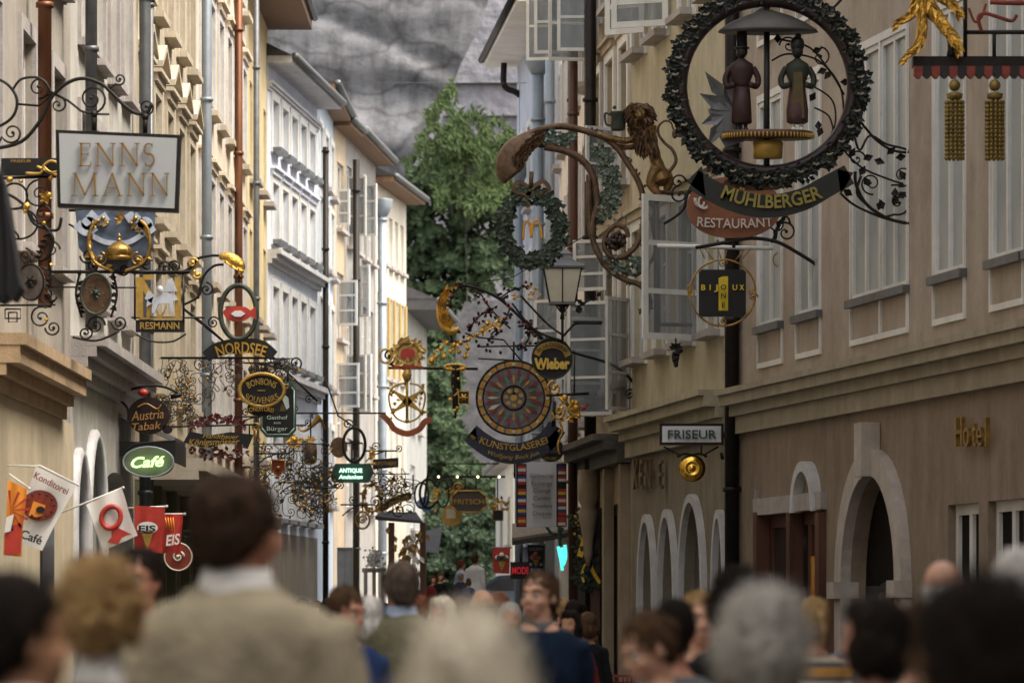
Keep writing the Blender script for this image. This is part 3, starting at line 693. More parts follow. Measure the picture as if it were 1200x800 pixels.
ar = [(u0_(997), u0_(1060), .0, 2.0, f0.uz(1030,556)[1]-2.0)]
f0.walls([w_[:4] for w_ in wins], ar, (4.05, plaster('brown pink render with street shade', (.28,.22,.165), st=.5)), rev=.2)  # ground floor: its own browner paint, darkened further to carry street-level shade
for w_ in wins: f0.window(*w_[:4], **w_[4])
# apron panels and pale outlines round the upper windows
mb = MB()
for w_ in wins[:21]:
    a, b, z0, z1 = w_[:4]; q = .045
    for aa, bb, cc, dd in ((a-q,a-.003,z0-.55,z1+.1),(b+.003,b+q,z0-.55,z1+.1),(a-.003,b+.003,z0-.55,z0-.48),(a-.003,b+.003,z1+.003,z1+.1)): f0.bx(mb, aa, bb, cc, dd, -.02, .03)
mb.build('window_surround', WHITEP, f0.root)
mb = MB(); zt = 4.75
for a, b, q in ((4.05,4.28,.10),(4.282,4.42,.18),(4.422,4.56,.30),(4.562,4.64,.36)): f0.bx(mb, 0, f0.L, a, b, -.02, q)
mb.build('cornice', plaster('olive grey cornice', (.37,.33,.25), st=.4), f0.root)
def arch_band(f, a, b, zs, rise, wd, o0, o1, n=20, z0=0.0):
    mb = MB(); c = (a+b)/2; r = (b-a)/2
    for k in range(n):
        q = []
        for t in (k, k+1):
            an = math.pi*t/n
            q.append(((c-r*math.cos(an), zs+rise*math.sin(an)), (c-(r+wd)*math.cos(an), zs+(rise+wd)*math.sin(an))))
        (i0, e0), (i1, e1) = q
        mb.box8([f.p(*i0,o0), f.p(*i1,o0), f.p(*i1,o1), f.p(*i0,o1), f.p(*e0,o0), f.p(*e1,o0), f.p(*e1,o1), f.p(*e0,o1)])
    f.bx(mb, a-wd, a, z0, zs, o0, o1); f.bx(mb, b, b+wd, z0, zs, o0, o1)
    return mb
a, b, _, zs, ri = ar[0]
mb = arch_band(f0, a, b, zs, ri, .31, .001, .13); f0.bx(mb, (a+b)/2-.17, (a+b)/2+.17, zs+ri-.02, zs+ri+.62, .01, .24)
f0.bx(mb, a-.34, a+.005, zs-.2, zs, -.1, .22); f0.bx(mb, b-.005, b+.34, zs-.2, zs, -.1, .22)
st0 = M('pinkish stone door arch', (.47,.42,.38), .8, 0, .12, 4, bump=.3, streak=.3); mb.build('door_arch', st0, f0.root)
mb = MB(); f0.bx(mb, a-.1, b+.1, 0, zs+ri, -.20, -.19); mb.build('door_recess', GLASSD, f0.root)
mb = MB(); f0.bx(mb, a+.1, b-.1, 0, 1.95, -.188, -.16); f0.bx(mb, a+.3, b-.3, .2, .8, -.16, -.14); dd_ = mb.build('door', BLACK, f0.root)
# arched hood over the brown shop front
aa, bb = u0_(964), u0_(936); aa, bb = min(aa,bb), max(aa,bb)
mb = arch_band(f0, aa+.15, bb-.15, f0.uz(935,600)[1], .5, .13, .001, .13, z0=f0.uz(935,600)[1]-.01); mb.build('shop_hood', STONEW, f0.root)
for x in (893, 932, 966): mb = MB(); u = u0_(x); f0.bx(mb, u-.1, u+.1, 0, f0.uz(x,600)[1], -.08, .10); mb.build('shop_pillar', WOODD, f0.root)
mb = MB(); f0.bx(mb, u0_(890)-.05, u0_(890), 0.2, f0.uz(900,590)[1]+.2, 0, .06); f0.bx(mb, min(u0_(966),u0_(893))-.15, max(u0_(966),u0_(893))+.15, f0.uz(930,600)[1], f0.uz(930,600)[1]+.22, 0, .09); mb.build('shop_fascia', STONE, f0.root)
mb = MB(); f0.bx(mb, u0_(985), u0_(976), .7, 1.5+.5, .0, .08); mb.build('menu_box', WOODD, f0.root)
mb = MB(); ua = u0_(952); f0.bx(mb, ua-.5, ua+.15, 1.75, 2.35, -.12, -.09); mb.build('poster', M('red and orange poster', (.45,.06,.03), .5, 0, .3, 3, col2=(.6,.35,.05)), f0.root)
mb = MB(); um = (ar[0][0]+ar[0][1])/2
for k in range(12):
    a1_, a2_ = math.pi*k/12, math.pi*(k+1)/12
    mb.prism([f0.p(um-.62*math.cos(a1_), 1.75+.25*math.sin(a1_), -.13), f0.p(um-.62*math.cos(a2_), 1.75+.25*math.sin(a2_), -.13), f0.p(um-.62*math.cos(a2_), .9, -.13), f0.p(um-.62*math.cos(a1_), .9, -.13)], -f0.n*.02)
mb.build('menu_board', BLACK, f0.root)
mb = MB(); [mb.ell(f0.p(um+q, 1.72, -.12), (.09,.03,.15)) for q in (-.16,.14)]; mb.build('board_painting', BRONZE, f0.root)
f0.pipe(u0_(868), 0, 18, IRON, .10, .12, head=False)
# R1 cream
f1 = Fac((857, 58.4), (741, 66.8), -1, 18, 'cream house on the right with three white pointed arches and bronze wall letters', P_R1, 9.)
w1 = []
for x in (838, 806, 776, 750):
    c = f1.uz(x, 300)[0]
    for (z0, z1) in ((5.55, 7.55), (10.3, 12.3), (13.4, 15.4)): w1.append((max(c-.55,.1), min(c+.55, f1.L-.1), z0, z1+.0, dict(surround=WHITEP, lintel=(P_R1, 'flat'), sproj=.2, rows=3)))
a1 = []
for (x0, x1, yt) in ((752,771,596),(775,796,590),(800,829,572),(839,855,590)):
    ua, ub = sorted((f1.uz(x0,0)[0], f1.uz(x1,0)[0])); zt = f1.uz((x0+x1)/2, yt)[1]; a1.append((ua+.12, ub-.12, .35, zt-1.45, 1.25))
f1.walls([w_[:4] for w_ in w1], a1, (4.05, plaster('dull olive render with street shade', (.25,.225,.165), st=.5)), rev=.2)  # ground floor paint darkened here too, with shade low in the street
for w_ in w1: f1.window(*w_[:4], **w_[4])
for k, (a, b, z0, zs, ri) in enumerate(a1):
    mb = arch_band(f1, a, b, zs, ri, .12, .001, .09, z0=z0); mb.build('arch_surround', STONEW, f1.root)
mb = MB()
for (a, b, z0, zs, ri) in a1: f1.bx(mb, a-.02, b+.02, z0, zs+ri, -.2, -.15)
mb.build('arch_glazing', M('grey shop glazing', (.10,.10,.10), .3, 0, .2, 2), f1.root)
mb = MB()
for a, b, q in ((4.05,4.3,.12),(4.302,4.45,.22),(4.452,4.60,.38),(4.602,4.68,.46)): f1.bx(mb, 0.02, f1.L, a, b, -.02, q)
mb.build('cornice', plaster('cream cornice', (.45,.41,.30), st=.5), f1.root)
# R2 buff
f2 = Fac((741, 67.2), (691, 73.5), -1, 17, 'buff house on the right with dark shop cornice and open white casements', P_R2, 9.)
w2 = []
for c in (1.0, 3.0, 5.0):
    for (z0, z1) in ((5.3,7.6),(8.5,10.7),(11.6,13.8),(14.6,16.2)): w2.append((c-.55, c+.55, z0, z1, dict(surround=WHITEP, lintel=(P_R2,'flat'), sproj=.15)))
w2.append((1.2, 5.2, .2, 3.4, dict(cols=4, rows=1, rec=.3, fr=WOODD, glass=GLASSB, bw=.1)))
f2.walls([w_[:4] for w_ in w2]); 
for w_ in w2: f2.window(*w_[:4], **w_[4])
mb = MB()
for a, b, q in ((4.0,4.2,.25),(4.202,4.35,.45),(4.352,4.45,.62)): f2.bx(mb, 0.02, f2.L, a, b, -.02, q)
mb.build('shop_cornice', M('dark weathered cornice', (.09,.08,.07), .7, 0, .3, 5), f2.root)
mb = MB()
for x in (737, 718, 700):
    u = f2.uz(x, 600)[0]; f2.bx(mb, u-.16, u+.16, 0, 3.99, 0, .16)
u = f2.uz(712, 600)[0]; mb.lathe([(.02,0),(.08,.2),(.09,.45),(.14,.7),(.17,.9),(.12,1.0),(.17,1.1),(.17,1.6)], f2.p(u, 2.4, .32), 10)
mb.build('pilaster', plaster('buff stone', (.40,.33,.24), st=.4), f2.root)
f2.pipe(f2.uz(707,200)[0], 0, 17, IRON, .10, .22, head=False)
f2.pipe(f2.uz(692,400)[0]-.0, 0, 17, WOODD, .08, .30, head=False)
SS = [(f2, 742, 350, 482, .75, 35, -1), (f2, 722, 352, 486, .8, 60, 1), (f2, 712, 372, 488, .7, 75, -1), (f2, 700, 360, 484, .6, 80, 1), (f2, 726, 150, 215, .6, 60, -1), (f2, 715, 280, 340, .6, 60, 1), (f2, 706, -60, 60, .7, 85, 1), (f2, 694, -60, 72, .7, 85, -1)]
for (f, x, y0, y1, wd, an, hg) in SS:
    u, z1 = f.uz(x, y0); _, z0 = f.uz(x, y1); f.sash(u, z0, z1, wd, an, hg, cols=1, rows=3)
for (x, y0, y1, wd, an, hg) in ((827,232,400,1.05,62,-1),(788,-60,30,.9,60,1),(760,-60,38,.7,50,1)):
    u, z1 = f1.uz(x, y0); _, z0 = f1.uz(x, y1); f1.sash(u, z0, z1, wd, an, hg, cols=1, rows=3, b=.09)
# R3 light cream, R4 lilac white
f3 = Fac((691, 74), (655, 91), -1, 17, 'light cream house on the right, light painted into its colour, behind the drainpipes', P_R3, 9.)
w3 = rowwin(f3, 6, .5, f3.L, 1.0, [(5.0,6.9,{}),(8.0,9.9,{}),(11.,12.9,{}),(14.,15.6,{})], surround=STONEW, sproj=.15)
f3.walls([w_[:4] for w_ in w3]+[(1,16,.2,3.2)])
for w_ in w3: f3.window(*w_[:4], **w_[4])
mb = MB(); f3.bx(mb, 1, 16, .2, 3.2, -.3, -.26); mb.build('shop_window', GLASSD, f3.root)
f3.pipe(f3.L-.3, 0, 17, ZINC, .10, .2, head=False); f3.pipe(3.2, 3, 17, IRON, .07, .2, head=False)
for (x, y0, y1, wd, an, hg) in ((690,-50,62,.9,80,1),(676,-50,70,.9,80,1),(686,350,460,.9,70,1)):
    u, z1 = f3.uz(x, y0); _, z0 = f3.uz(x, y1); f3.sash(u, z0, z1, wd, an, hg, cols=2)
f4 = Fac((650, 92), (606, 103), -1, 14.8, 'pale lilac white house at the far right with wide plastered eaves', P_R4, 9.)
w4 = rowwin(f4, 4, .5, f4.L-.5, 1.1, [(5.0,6.9,{}),(8.0,9.9,{}),(11.,12.9,{})], surround=WHITEP, sproj=.15)
f4.walls([w_[:4] for w_ in w4]+[(1,9.5,.2,3.2)])
for w_ in w4: f4.window(*w_[:4], **w_[4])
mb = MB(); f4.bx(mb, 1, 9.5, .2, 3.2, -.3, -.26); mb.build('shop_window', GLASSD, f4.root)
f4.eaves(.8, .2, P_R3, gut=IRON)
f4.pipe(f4.uz(641,100)[0], 0, 13.8, ZINC, .13, .2); f4.pipe(f4.uz(618,100)[0], 0, 12, ZINC, .1, .2)
mb = MB(); mb.tube(cr([W(x,y,102.2) for x,y in ((596,52),(592,62),(590,95),(594,104),(604,108),(611,116),(612,140),(612,600))], 4), .075, 8); mb.build('drainpipe', IRON, f4.root)
f5 = Fac((602, 120), (581, 132), -1, 5.9, 'low pale building with a hatched wall behind the money exchange sign', plaster('pale grey white render', (.55,.56,.55), st=.3), 6.)
w5 = [(2, 4, 3.6, 5.0, {}), (7, 9, 3.6, 5.0, {})]
f5.walls([w_[:4] for w_ in w5]); 
for w_ in w5: f5.window(*w_[:4], **w_[4])
f5.eaves(.3, .15, STONE)
# unseen rows added beside and behind the camera to shade the street
for (a, b, sd_, lab, ml) in ((Vector((LX-.3, -45, 0)), Vector((LX-.3, 19.9, 0)), 1, 'unseen grey house row added beside the viewer on the left for shade', P_B), (X0+Vector((.05,-.05,0)), Vector((6.2,-45,0)), -1, 'unseen pink house row added beside the viewer on the right for shade', P_R0)):
    f = house(a, b, sd_, 19, lab, ml, lambda f: rowwin(f, 14, 1, f.L, 1.2, [(5.6,7.9,{}),(8.9,11.1,{}),(12.2,14.4,{})]))

Q = Fac(Vector((-30, -46, 0)), Vector((30, -46, 0)), 1, 18, 'unseen grey house added behind the viewer to block sky light', P_B, 8.)  # added unseen block that stops low sky light coming from behind
if Q.n.y < 0: Q.n = -Q.n
Q.walls([])
# ============================================================ guild signs and lamps
def circ(cx, cy, r, n=16, a0=0): return [(cx+r*math.cos(R(a0)+2*math.pi*i/n), cy-r*math.sin(R(a0)+2*math.pi*i/n)) for i in range(n)]
def tracery(px, gx, x0, y0, x1, y1, n, seed, w=.9, rmin=5, rmax=11, top=True):
    """dense filigree of paired scrolls with leaves; gx collects the gilded knobs"""
    rr = random.Random(seed)
    if top: px.line([(x0,y0),(x1,y0)], w*1.2, False)
    k = 0
    while k < n:
        x = rr.uniform(x0, x1); y = rr.uniform(y0+4, y1); r = rr.uniform(rmin, rmax); a = rr.choice([0,90,180,270])+rr.uniform(-20,20); d = rr.choice([-1,1])
        px.scroll(x, y, r, a, rr.uniform(1.0,1.6), w, dirn=d)
        ex, ey = x+r*math.cos(R(a)), y-r*math.sin(R(a))
        px.line([(ex,ey),(ex+rr.uniform(-9,9),ey+rr.uniform(-12,-2)),(x+rr.uniform(-14,14), max(y0, y-rr.uniform(8,22)))], w*.8)
        if rr.random() < .6: px.lf(ex, ey, rr.uniform(0,360), r*.9, r*.28)
        if gx is not None and rr.random() < .45: gx.ball(ex, ey, rr.uniform(.9,1.8)); 
        if gx is not None and rr.random() < .3: gx.lf(x+rr.uniform(-8,8), y, rr.uniform(0,360), 6, 1.8)
        k += 1
def crown_px(px, cx, cy, w, h):
    """royal crown: band, arches, orb and cross"""
    px.lathe([(w*.46*px.k,0),(w*.5*px.k,h*.16*px.k),(w*.46*px.k,h*.17*px.k)], px.p(cx, cy+h*.5), 16)
    for k in range(8):
        a = math.pi*2*k/8; P = []
        for t in (0,.25,.5,.75,1):
            rr_ = w*(.46+.14*math.sin(math.pi*t))*(1-t**2.2); P.append(px.p(cx, cy+h*.34-h*.62*t)+Vector((math.cos(a)*rr_*px.k, math.sin(a)*rr_*px.k, 0)))
        px.tube(cr(P, 4), w*.035*px.k, 6)
    px.ball(cx, cy-h*.34, w*.09); px.line([(cx,cy-h*.4),(cx,cy-h*.62)], w*.025, False); px.line([(cx-w*.07,cy-h*.52),(cx+w*.07,cy-h*.52)], w*.025, False)
    px.lathe([(w*.44*px.k,h*.1*px.k),(w*.56*px.k,h*.35*px.k),(w*.5*px.k,h*.5*px.k),(w*.2*px.k,h*.72*px.k),(0.001,h*.78*px.k)], px.p(cx, cy+h*.48), 16)

# --- 1 ENNSMANN light box
s = Sign('hanging_sign', 'white ENNS MANN light box in a dark frame hanging from black scrollwork', 72, 150, 42.5)
p = s.px(); p.scroll(45,103,13,270,1.5,1.5,[(20,122),(45,124),(62,110)]); 
p.line([(-40,150),(-8,150),(14,138),(20,118),(10,100),(-12,88)],1.8); p.line([(14,107),(25,93),(47,92),(60,108),(58,116)],1.5)
p.line([(-10,175),(25,166),(48,140),(60,115),(78,98),(98,92),(118,98),(130,108),(146,124),(160,133),(172,132),(178,122)],2.2)
p.scroll(108,116,17,250,1.7,1.6,[(60,108),(80,118),(95,130)]); p.scroll(140,93,7,230,1.4,1.3,[(120,101),(130,103)]); p.scroll(171,126,9,300,1.4,1.4,[(150,125),(158,133)])
p.scroll(68,123,10,90,1.3,1.4,dirn=-1); p.line([(110,134),(110,153)],2.6,False); p.line([(170,137),(170,156)],2.8,False); p.ball(110,134,4.5); p.ball(170,137,4.5)
p.scroll(14,156,12,200,1.5,1.5,[(-30,190),(-8,178)]); p.line([(110,134),(128,134)],1.3,False)
s.part('bracket', IRON, p)
p = s.px(-.06); p.plate([(66,153),(212,159),(209,249),(68,243)], .16); s.part('light_box', IRON, p)
p = s.px(-.07); p.plate([(70,157),(208,163),(205,245),(72,239)], .02); s.part('front_panel', M('milky lit panel', (.36,.355,.39), .5, 0, .03, 2, col2=(.35,.385,.37), emit=.04), p)
p = s.px(-.075); g = (M('matt ochre letters', (.24,.14,.04), .5, .2, .1, 8))
serif(p, 'ENNS', 93, 196, 27, [22,25,25,22]); serif(p, 'MANN', 84, 231, 27, [29,25,24,24]); s.part('lettering', g, p)
# --- 2 dark bar sign with gilded S, ironwork below
s = Sign('hanging_sign', 'dark bar sign with a curling gilded letter S over scrolled ironwork with gold balls', 30, 190, 43.5)
p = s.px(); p.line([(-40,210),(66,207)],1.6,False); p.ring(17,230,15,15,1.3); p.scroll(46,228,17,90,1.5,1.3); p.ring(22,262,22,18,1.3); p.line([(-30,235),(0,225),(28,240),(40,262),(66,270),(72,255)],1.8)
for (x,y,r_,a,dn) in ((10,280,12,0,1),(50,250,13,180,1),(30,300,9,90,-1),(60,292,10,0,1),(48,322,9,30,1),(55,345,12,0,-1),(48,372,13,60,1),(62,384,9,180,1)): p.scroll(x,y,r_,a,1.5,1.3,dirn=dn)
p.line([(50,262),(62,280),(56,300),(46,306)],2.2); 
for k in range(6): p.lf(48+k*3, 305-k*7, 150+k*8, 11, 3)
s.part('bracket', IRON, p)
p = s.px(-.05); p.rect(2,186,70,206,.08); s.part('sign_board', BLACK, p)
p = s.px(-.08); p.line([(31,204),(48,204),(52,196),(60,190),(70,193),(70,201),(60,203),(52,196)],1.8); p.line([(44,196),(60,203),(70,207)],1.8); text(p,'FRISEUR',26,190,3,24); s.part('lettering', GOLDP, p)
p = s.px(-.05)
for (x,y,r_) in ((12,211,4),(32,242,4.5),(58,229,3.5),(60,209,3),(10,244,2.5),(30,248,3),(52,262,2.5),(25,213,2.5),(60,311,2.5),(55,375,2.5)): p.ball(x,y,r_)
for k in range(5): p.lf(54,232,k*72,9,2.6)
s.part('gilded_knobs', GOLD, p)
# --- 3 dark hanging cloth at left edge
s = Sign('folded_parasol', 'black folded parasol cloth hanging down at the left edge of the picture', 4, 352, 24, 'parasol')
p = s.px(); P = [(-30,190),(-6,190),(3,215),(9,245),(15,285),(20,320),(24,336),(16,352),(8,349),(0,354),(-12,350),(-30,352)]
p.plate(P, .25); [p.line([(x,200+x),(x+7,300),(x+6,350)],2.5) for x in (-20,-8,2)]; s.part('cloth', M('black cloth', (.006,.006,.007), .9, 0, .2, 9), p)
p = s.px(.12); p.line([(-12,170),(-12,780)],2.2,False); s.part('pole', IRON, p)
# --- 4 crown sign, pale blue drapery behind
s = Sign('hanging_sign', 'gilded crown set before a pale blue and white painted drapery inside gold foliage', 135, 280, 47)
p = s.px(.02); p.plate([(88,246),(182,246),(179,292),(168,312),(140,322),(108,310),(92,290)], .05); s.part('painted_panel', M('blue grey painted tin', (.12,.17,.26), .5, .1, .35, 5, col2=(.04,.05,.07)), p)
p = s.px(-.01)
for (x0,x1,y0) in ((90,112,262),(104,126,250),(150,164,250),(160,180,262)): p.band([(x0,y0),((x0+x1)/2,y0+9),(x1,y0+3)], 11, .05)
p.band([(108,276),(125,284),(150,284),(168,274)], 6, .05); p.epl(104,262,9,8,.05,12); p.epl(170,262,9,8,.05,12)
s.part('drapery', M('pale painted drapery', (.42,.47,.56), .5, 0, .25, 8), p)
p = s.px(-.04); crown_px(p, 140, 291, 28, 28); s.part('crown', GOLDD, p)
p = s.px(-.03)
for side in (-1,1):
    p.line([(140+side*6,318),(140+side*28,308),(140+side*36,288),(140+side*33,268),(140+side*24,258)],2)
    for k in range(12):
        a = R(-60+k*14); x = 140+side*math.cos(a)*34; y = 287-math.sin(a)*32; p.lf(x, y, rnd.uniform(0,360), 11, 3.2)
    p.scroll(140+side*22,304,8,90,1.4,1.6,dirn=side); p.ball(140+side*19,256,3); p.ball(140+side*14,262,2.4)
s.part('gilded_foliage', GOLDD, p)
p = s.px(.06); p.line([(80,246),(190,246)],1.6,False); p.line([(80,262),(180,320)],1.2,False); p.line([(-30,318),(222,318)],1.7,False); s.part('bracket', IRON, p)
# --- 5, 6 bronze discs in ironwork
s = Sign('hanging_sign', 'oval bronze shield with a small relief between scrolls, under the crown sign', 113, 345, 47)
p = s.px(); p.line([(-20,318.5),(222,318.5)],2.,False); p.line([(20,336),(160,337)],1.,False)
for (x,y,r_,a,dn) in ((110,312,8,0,1),(103,300,9,180,1),(145,316,7,180,1),(112,381,11,0,1),(140,378,9,180,1),(100,390,9,90,-1),(193,315,9,0,1),(205,312,7,180,-1),(172,306,6,0,1)): p.scroll(x,y,r_,a,1.6,1.3,dirn=dn)
for sd_ in (-1,1):
    p.line([(113+sd_*19,318),(113+sd_*24,345),(113+sd_*17,372)],1.4)
    for k in range(9): p.lf(113+sd_*(21+rnd.random()*4), 325+k*5, 90+sd_*rnd.uniform(20,110), 10, 2.6)
p.line([(85,395),(113,399),(140,388)],1.3); s.part('bracket', IRON, p)
p = s.px(-.05); p.epl(113,345,18,24,.05); s.part('shield', BRONZE, p); 
p = s.px(-.08); p.ring(113,345,17.5,23.5,1.6); p.ball(113,343,3.4)
for k in range(7): p.lf(113,344,k*51,8,2.2)
s.part('relief', IRONG, p)
s = Sign('hanging_sign', 'leftmost grey bronze disc shield with leafy ironwork round it', 36, 331, 43.4)
p = s.px(-.04); p.epl(37,331,16,22,.05); s.part('shield', M('grey bronze', (.16,.13,.11), .5, .5, .4, 9), p)
p = s.px(-.07); p.ring(37,331,15,21,1.3); p.scroll(37,333,6,0,1.4,1.4); [p.lf(37,331,k*60+15,9,2) for k in range(6)]; s.part('relief', IRON, p)
p = s.px(); p.line([(0,358),(65,357)],1.2,False); p.line([(37,300),(37,312)],1.5,False)
for k in range(8): p.lf(55+rnd.random()*5, 316+k*6, rnd.uniform(40,140), 10, 3)
for q in ((6,362,24,373),(10,366,20,377)): p.line([(q[0],q[1]),(q[2],q[1]),(q[2],q[3]),(q[0],q[3]),(q[0],q[1])],1,False)
s.part('bracket', IRON, p)
# --- 7 RESMANN
s = Sign('hanging_sign', 'gold framed RESMANN sign with a white rider on horseback', 189, 355, 51)
p = s.px(); p.line([(155,319),(221,319)],2.2,False); p.line([(158,320),(158,375)],1.3,False); p.line([(215,320),(215,378)],1.3,False); p.line([(160,392),(175,399),(190,401),(205,399),(218,391)],1.1)
p.scroll(192,312,9,200,1.5,1.4); p.line([(154,372),(240,372)],1.2,False); p.ball(189,317,3); p.rect(159,375,216,389,.05); s.part('bracket', BLACK, p)
p = s.px(-.03); p.plate([(159,325),(167,325),(179,345),(187,352),(180,349),(176,372),(172,372),(172,348),(168,340),(168,372),(160,372)], .04); p.rect(205,325,212,372,.04); p.rect(168,322,179,328,.04); p.plate([(182,360),(188,370),(196,358),(190,372),(185,372)], .04); p.rect(164,372,214,374,.04)
s.part('gold_letter', GOLDP, p)
p = s.px(-.06); p.plate([(173,352),(184,346),(196,343),(206,346),(209,352),(203,353),(204,366),(201,366),(199,356),(186,356),(182,367),(178,367),(179,356),(172,360)], .05); p.plate([(193,342),(197,328),(202,326),(208,342)], .05); p.ell(p.p(188,340),(.04,.03,.05)); p.plate([(170,350),(174,341),(181,346),(178,356)], .05)
s.part('rider', M('white grey painted tin', (.50,.53,.60), .5, .1, .2, 9), p)
p = s.px(-.08); text(p,'RESMANN',188,382,8,46,bold=.012); s.part('lettering', GOLDP, p)
# --- 8 horn of plenty arm with ring and red fish
s = Sign('hanging_sign', 'dark ring with a red fish hanging from a gilded bird headed arm', 279, 365, 55)
p = s.px(); p.line([(215,318),(226,312),(232,303),(248,299.5),(262,300)],1.6); p.line([(232,350),(238,325),(250,312),(262,310)],1.5); p.scroll(242,339,8,90,1.4,1.3,dirn=-1); p.line([(215,357),(232,348),(236,335)],1.4)
p.line([(280,322),(280,334)],1.2,False); p.scroll(250,378,7,30,1.5,1.1); p.line([(216,362),(240,380),(262,400)],1.2); s.part('bracket', IRON, p)
p = s.px(-.02); p.tube(cr([p.p(257,301),p.p(266,301),p.p(274,305),p.p(281,311),p.p(283,317),p.p(281,322)],5), lambda t: (3+5*math.sin(math.pi*min(1,t*1.15)))*p.k*.9, 10)
for k in range(9): p.lf(262+k*2, 303+k*1.2, -25-rnd.random()*30, 12, 2.4, -.05)
p.scroll(232,322,6,120,1.1,1.8); p.scroll(226,308,6,0,1.2,1.5)
s.part('gilded_bird_head', GOLD, p)
p = s.px(-.02); p.ring(279.5,366,21,31.5,2.9,flat=1.3); s.part('ring', IRONG, p)
p = s.px(-.06); p.plate([(261,366),(266,361),(276,358.5),(288,360),(294,364),(300,359),(301,375),(294,371),(286,376),(273,377),(265,373)], .05); s.part('fish', RED, p)
p = s.px(-.085); p.plate([(271,368),(276,364.5),(283,364.5),(288,368),(283,371.5),(276,371.5)], .03); s.part('fish_emblem', WHITEP, p)
# --- 9 NORDSEE
s = Sign('hanging_sign', 'black NORDSEE banner board with gold letters hanging under the fish ring', 280, 412, 55.3)
p = s.px(); p.band([(241,418),(255,409),(280,405),(305,406),(321,417)], lambda t: 18-5*abs(2*t-1), .05); s.part('sign_board', BLACK, p)
p = s.px(-.03); text(p,'NORDSEE',283,412.5,13.5,58,arc=-5,bold=.01); s.part('lettering', M('orange gold letters', (.62,.36,.05), .45, .3, .1, 9), p)
p = s.px(.04); p.line([(280,397),(280,405)],1.2,False); p.line([(188,419),(322,419)],1.3,False); p.line([(215,362),(262,400)],1.2,False); s.part('bracket', IRON, p)
# --- dense filigree bracket
s = Sign('filigree_bracket', 'dense dark filigree bracket with gilded flowers behind the NORDSEE banner', 240, 450, 63.5, 'bracket')
p = s.px(); g_ = s.px(-.03); tracery(p, g_, 190, 420, 345, 470, 62, 5, .62, 4, 9); 
s.part('ironwork', FILI, p); s.part('gilded_flowers', GOLDD, g_)
# --- 10 Souvenirs oval
s = Sign('hanging_sign', 'black oval BONBONS SOUVENIRS sign with a golden rim', 307, 457, 61)
p = s.px(); p.epl(307,457,25,18,.05); s.part('panel', BLACK, p)
p = s.px(-.03); p.ring(307,457,26,19,2.2,flat=1); s.part('rim', GOLDP, p)
p = s.px(-.035); text(p,'BONBONS',307,452,7.5,34,arc=-5); text(p,'SOUVENIRS',307,464,7.5,38,arc=5); p.rect(302,457,311,458,.02); text(p,'KONDITOREI',305,481,5.5,32,arc=-2); s.part('lettering', GOLDP, p)
p = s.px(.04); p.line([(307,430),(307,439)],1.,False); p.band([(289,478),(305,483),(322,480)],9,.04); tracery(p,None,285,425,330,438,8,3,.8,3,6); s.part('bracket', IRON, p)
# --- 11 green framed board
s = Sign('hanging_sign', 'dark board in a green octagonal frame with white lettering behind the oval souvenir sign', 326, 480, 64)
o8 = [(314,447),(340,447),(347,455),(347,504),(340,512),(312,512),(305,504),(305,455)]
p = s.px(); p.plate(o8,.06); s.part('frame', TEAL, p)
cx_, cy_ = 326, 480; p = s.px(-.01); p.plate([(cx_+(x-cx_)*.84, cy_+(y-cy_)*.88) for x,y in o8],.03); s.part('panel', BLACK, p)
p = s.px(-.03); p.ring(326,480,0.1,.1,.1); [p.line([(o8[i][0]*.9+cx_*.1, o8[i][1]*.9+cy_*.1),(o8[(i+1)%8][0]*.9+cx_*.1, o8[(i+1)%8][1]*.9+cy_*.1)],.7,False) for i in range(8)]
text(p,'Gasthof',325,489,4.5,24); text(p,'zum',325,495,3,8); text(p,'Bürger',325,502,5,24); p.plate([(331,468),(333,462),(338,466),(339,477),(336,480)],.02); s.part('lettering', M('pale green letters', (.50,.62,.55), .5, 0, .1, 9), p)
p = s.px(-.03); p.plate([(328,482),(330,472),(334,475),(335,482)],.02); s.part('painted_jug', BRONZE, p)
p = s.px(.02); p.line([(337,430),(337,447)],1.4,False); p.scroll(346,425,9,200,1.4,1.3,[(300,425),(330,432)]); p.line([(325,425),(372,470)],1.2,False); s.part('bracket', IRON, p)
# --- 12 Koenigs banner with red garland
s = Sign('hanging_sign', 'dark wavy banner board with two lines of yellow script, wreathed by dark red leaves', 255, 513, 58.5)
p = s.px(); p.plate([(215,518),(222,505),(245,510),(270,506),(297,509),(290,526),(284,521),(262,519),(245,524),(228,522)],.05); s.part('sign_board', BLACK, p)
p = s.px(-.03); text(p,'Handthauer',259,511,5.5,42,shear=.3,rot=2); text(p,'Königsmösser',251,517.5,7.5,60,shear=.3,rot=-1,bold=.01); s.part('lettering', GOLDP, p)
p = s.px(.0); 
for k in range(90): t = k/89; x = 226+t*62; y = 500-10*math.sin(math.pi*t)+rnd.uniform(-3,3); p.lf(x,y,rnd.uniform(0,360),6,2)
s.part('garland', BERRY, p); p = s.px(.0)
for k in range(45): t = k/44; p.lf(226+t*62, 527+rnd.uniform(-3,6)+3*math.sin(math.pi*t), rnd.uniform(0,360), 7, 2.2)
s.part('garland', BERRY, p)
p = s.px(.05); p.line([(196,500),(225,499),(300,497)],1.1,False); p.line([(225,499),(222,506)],1,False); p.line([(292,497),(292,509)],1,False); s.part('bracket', IRON, p)
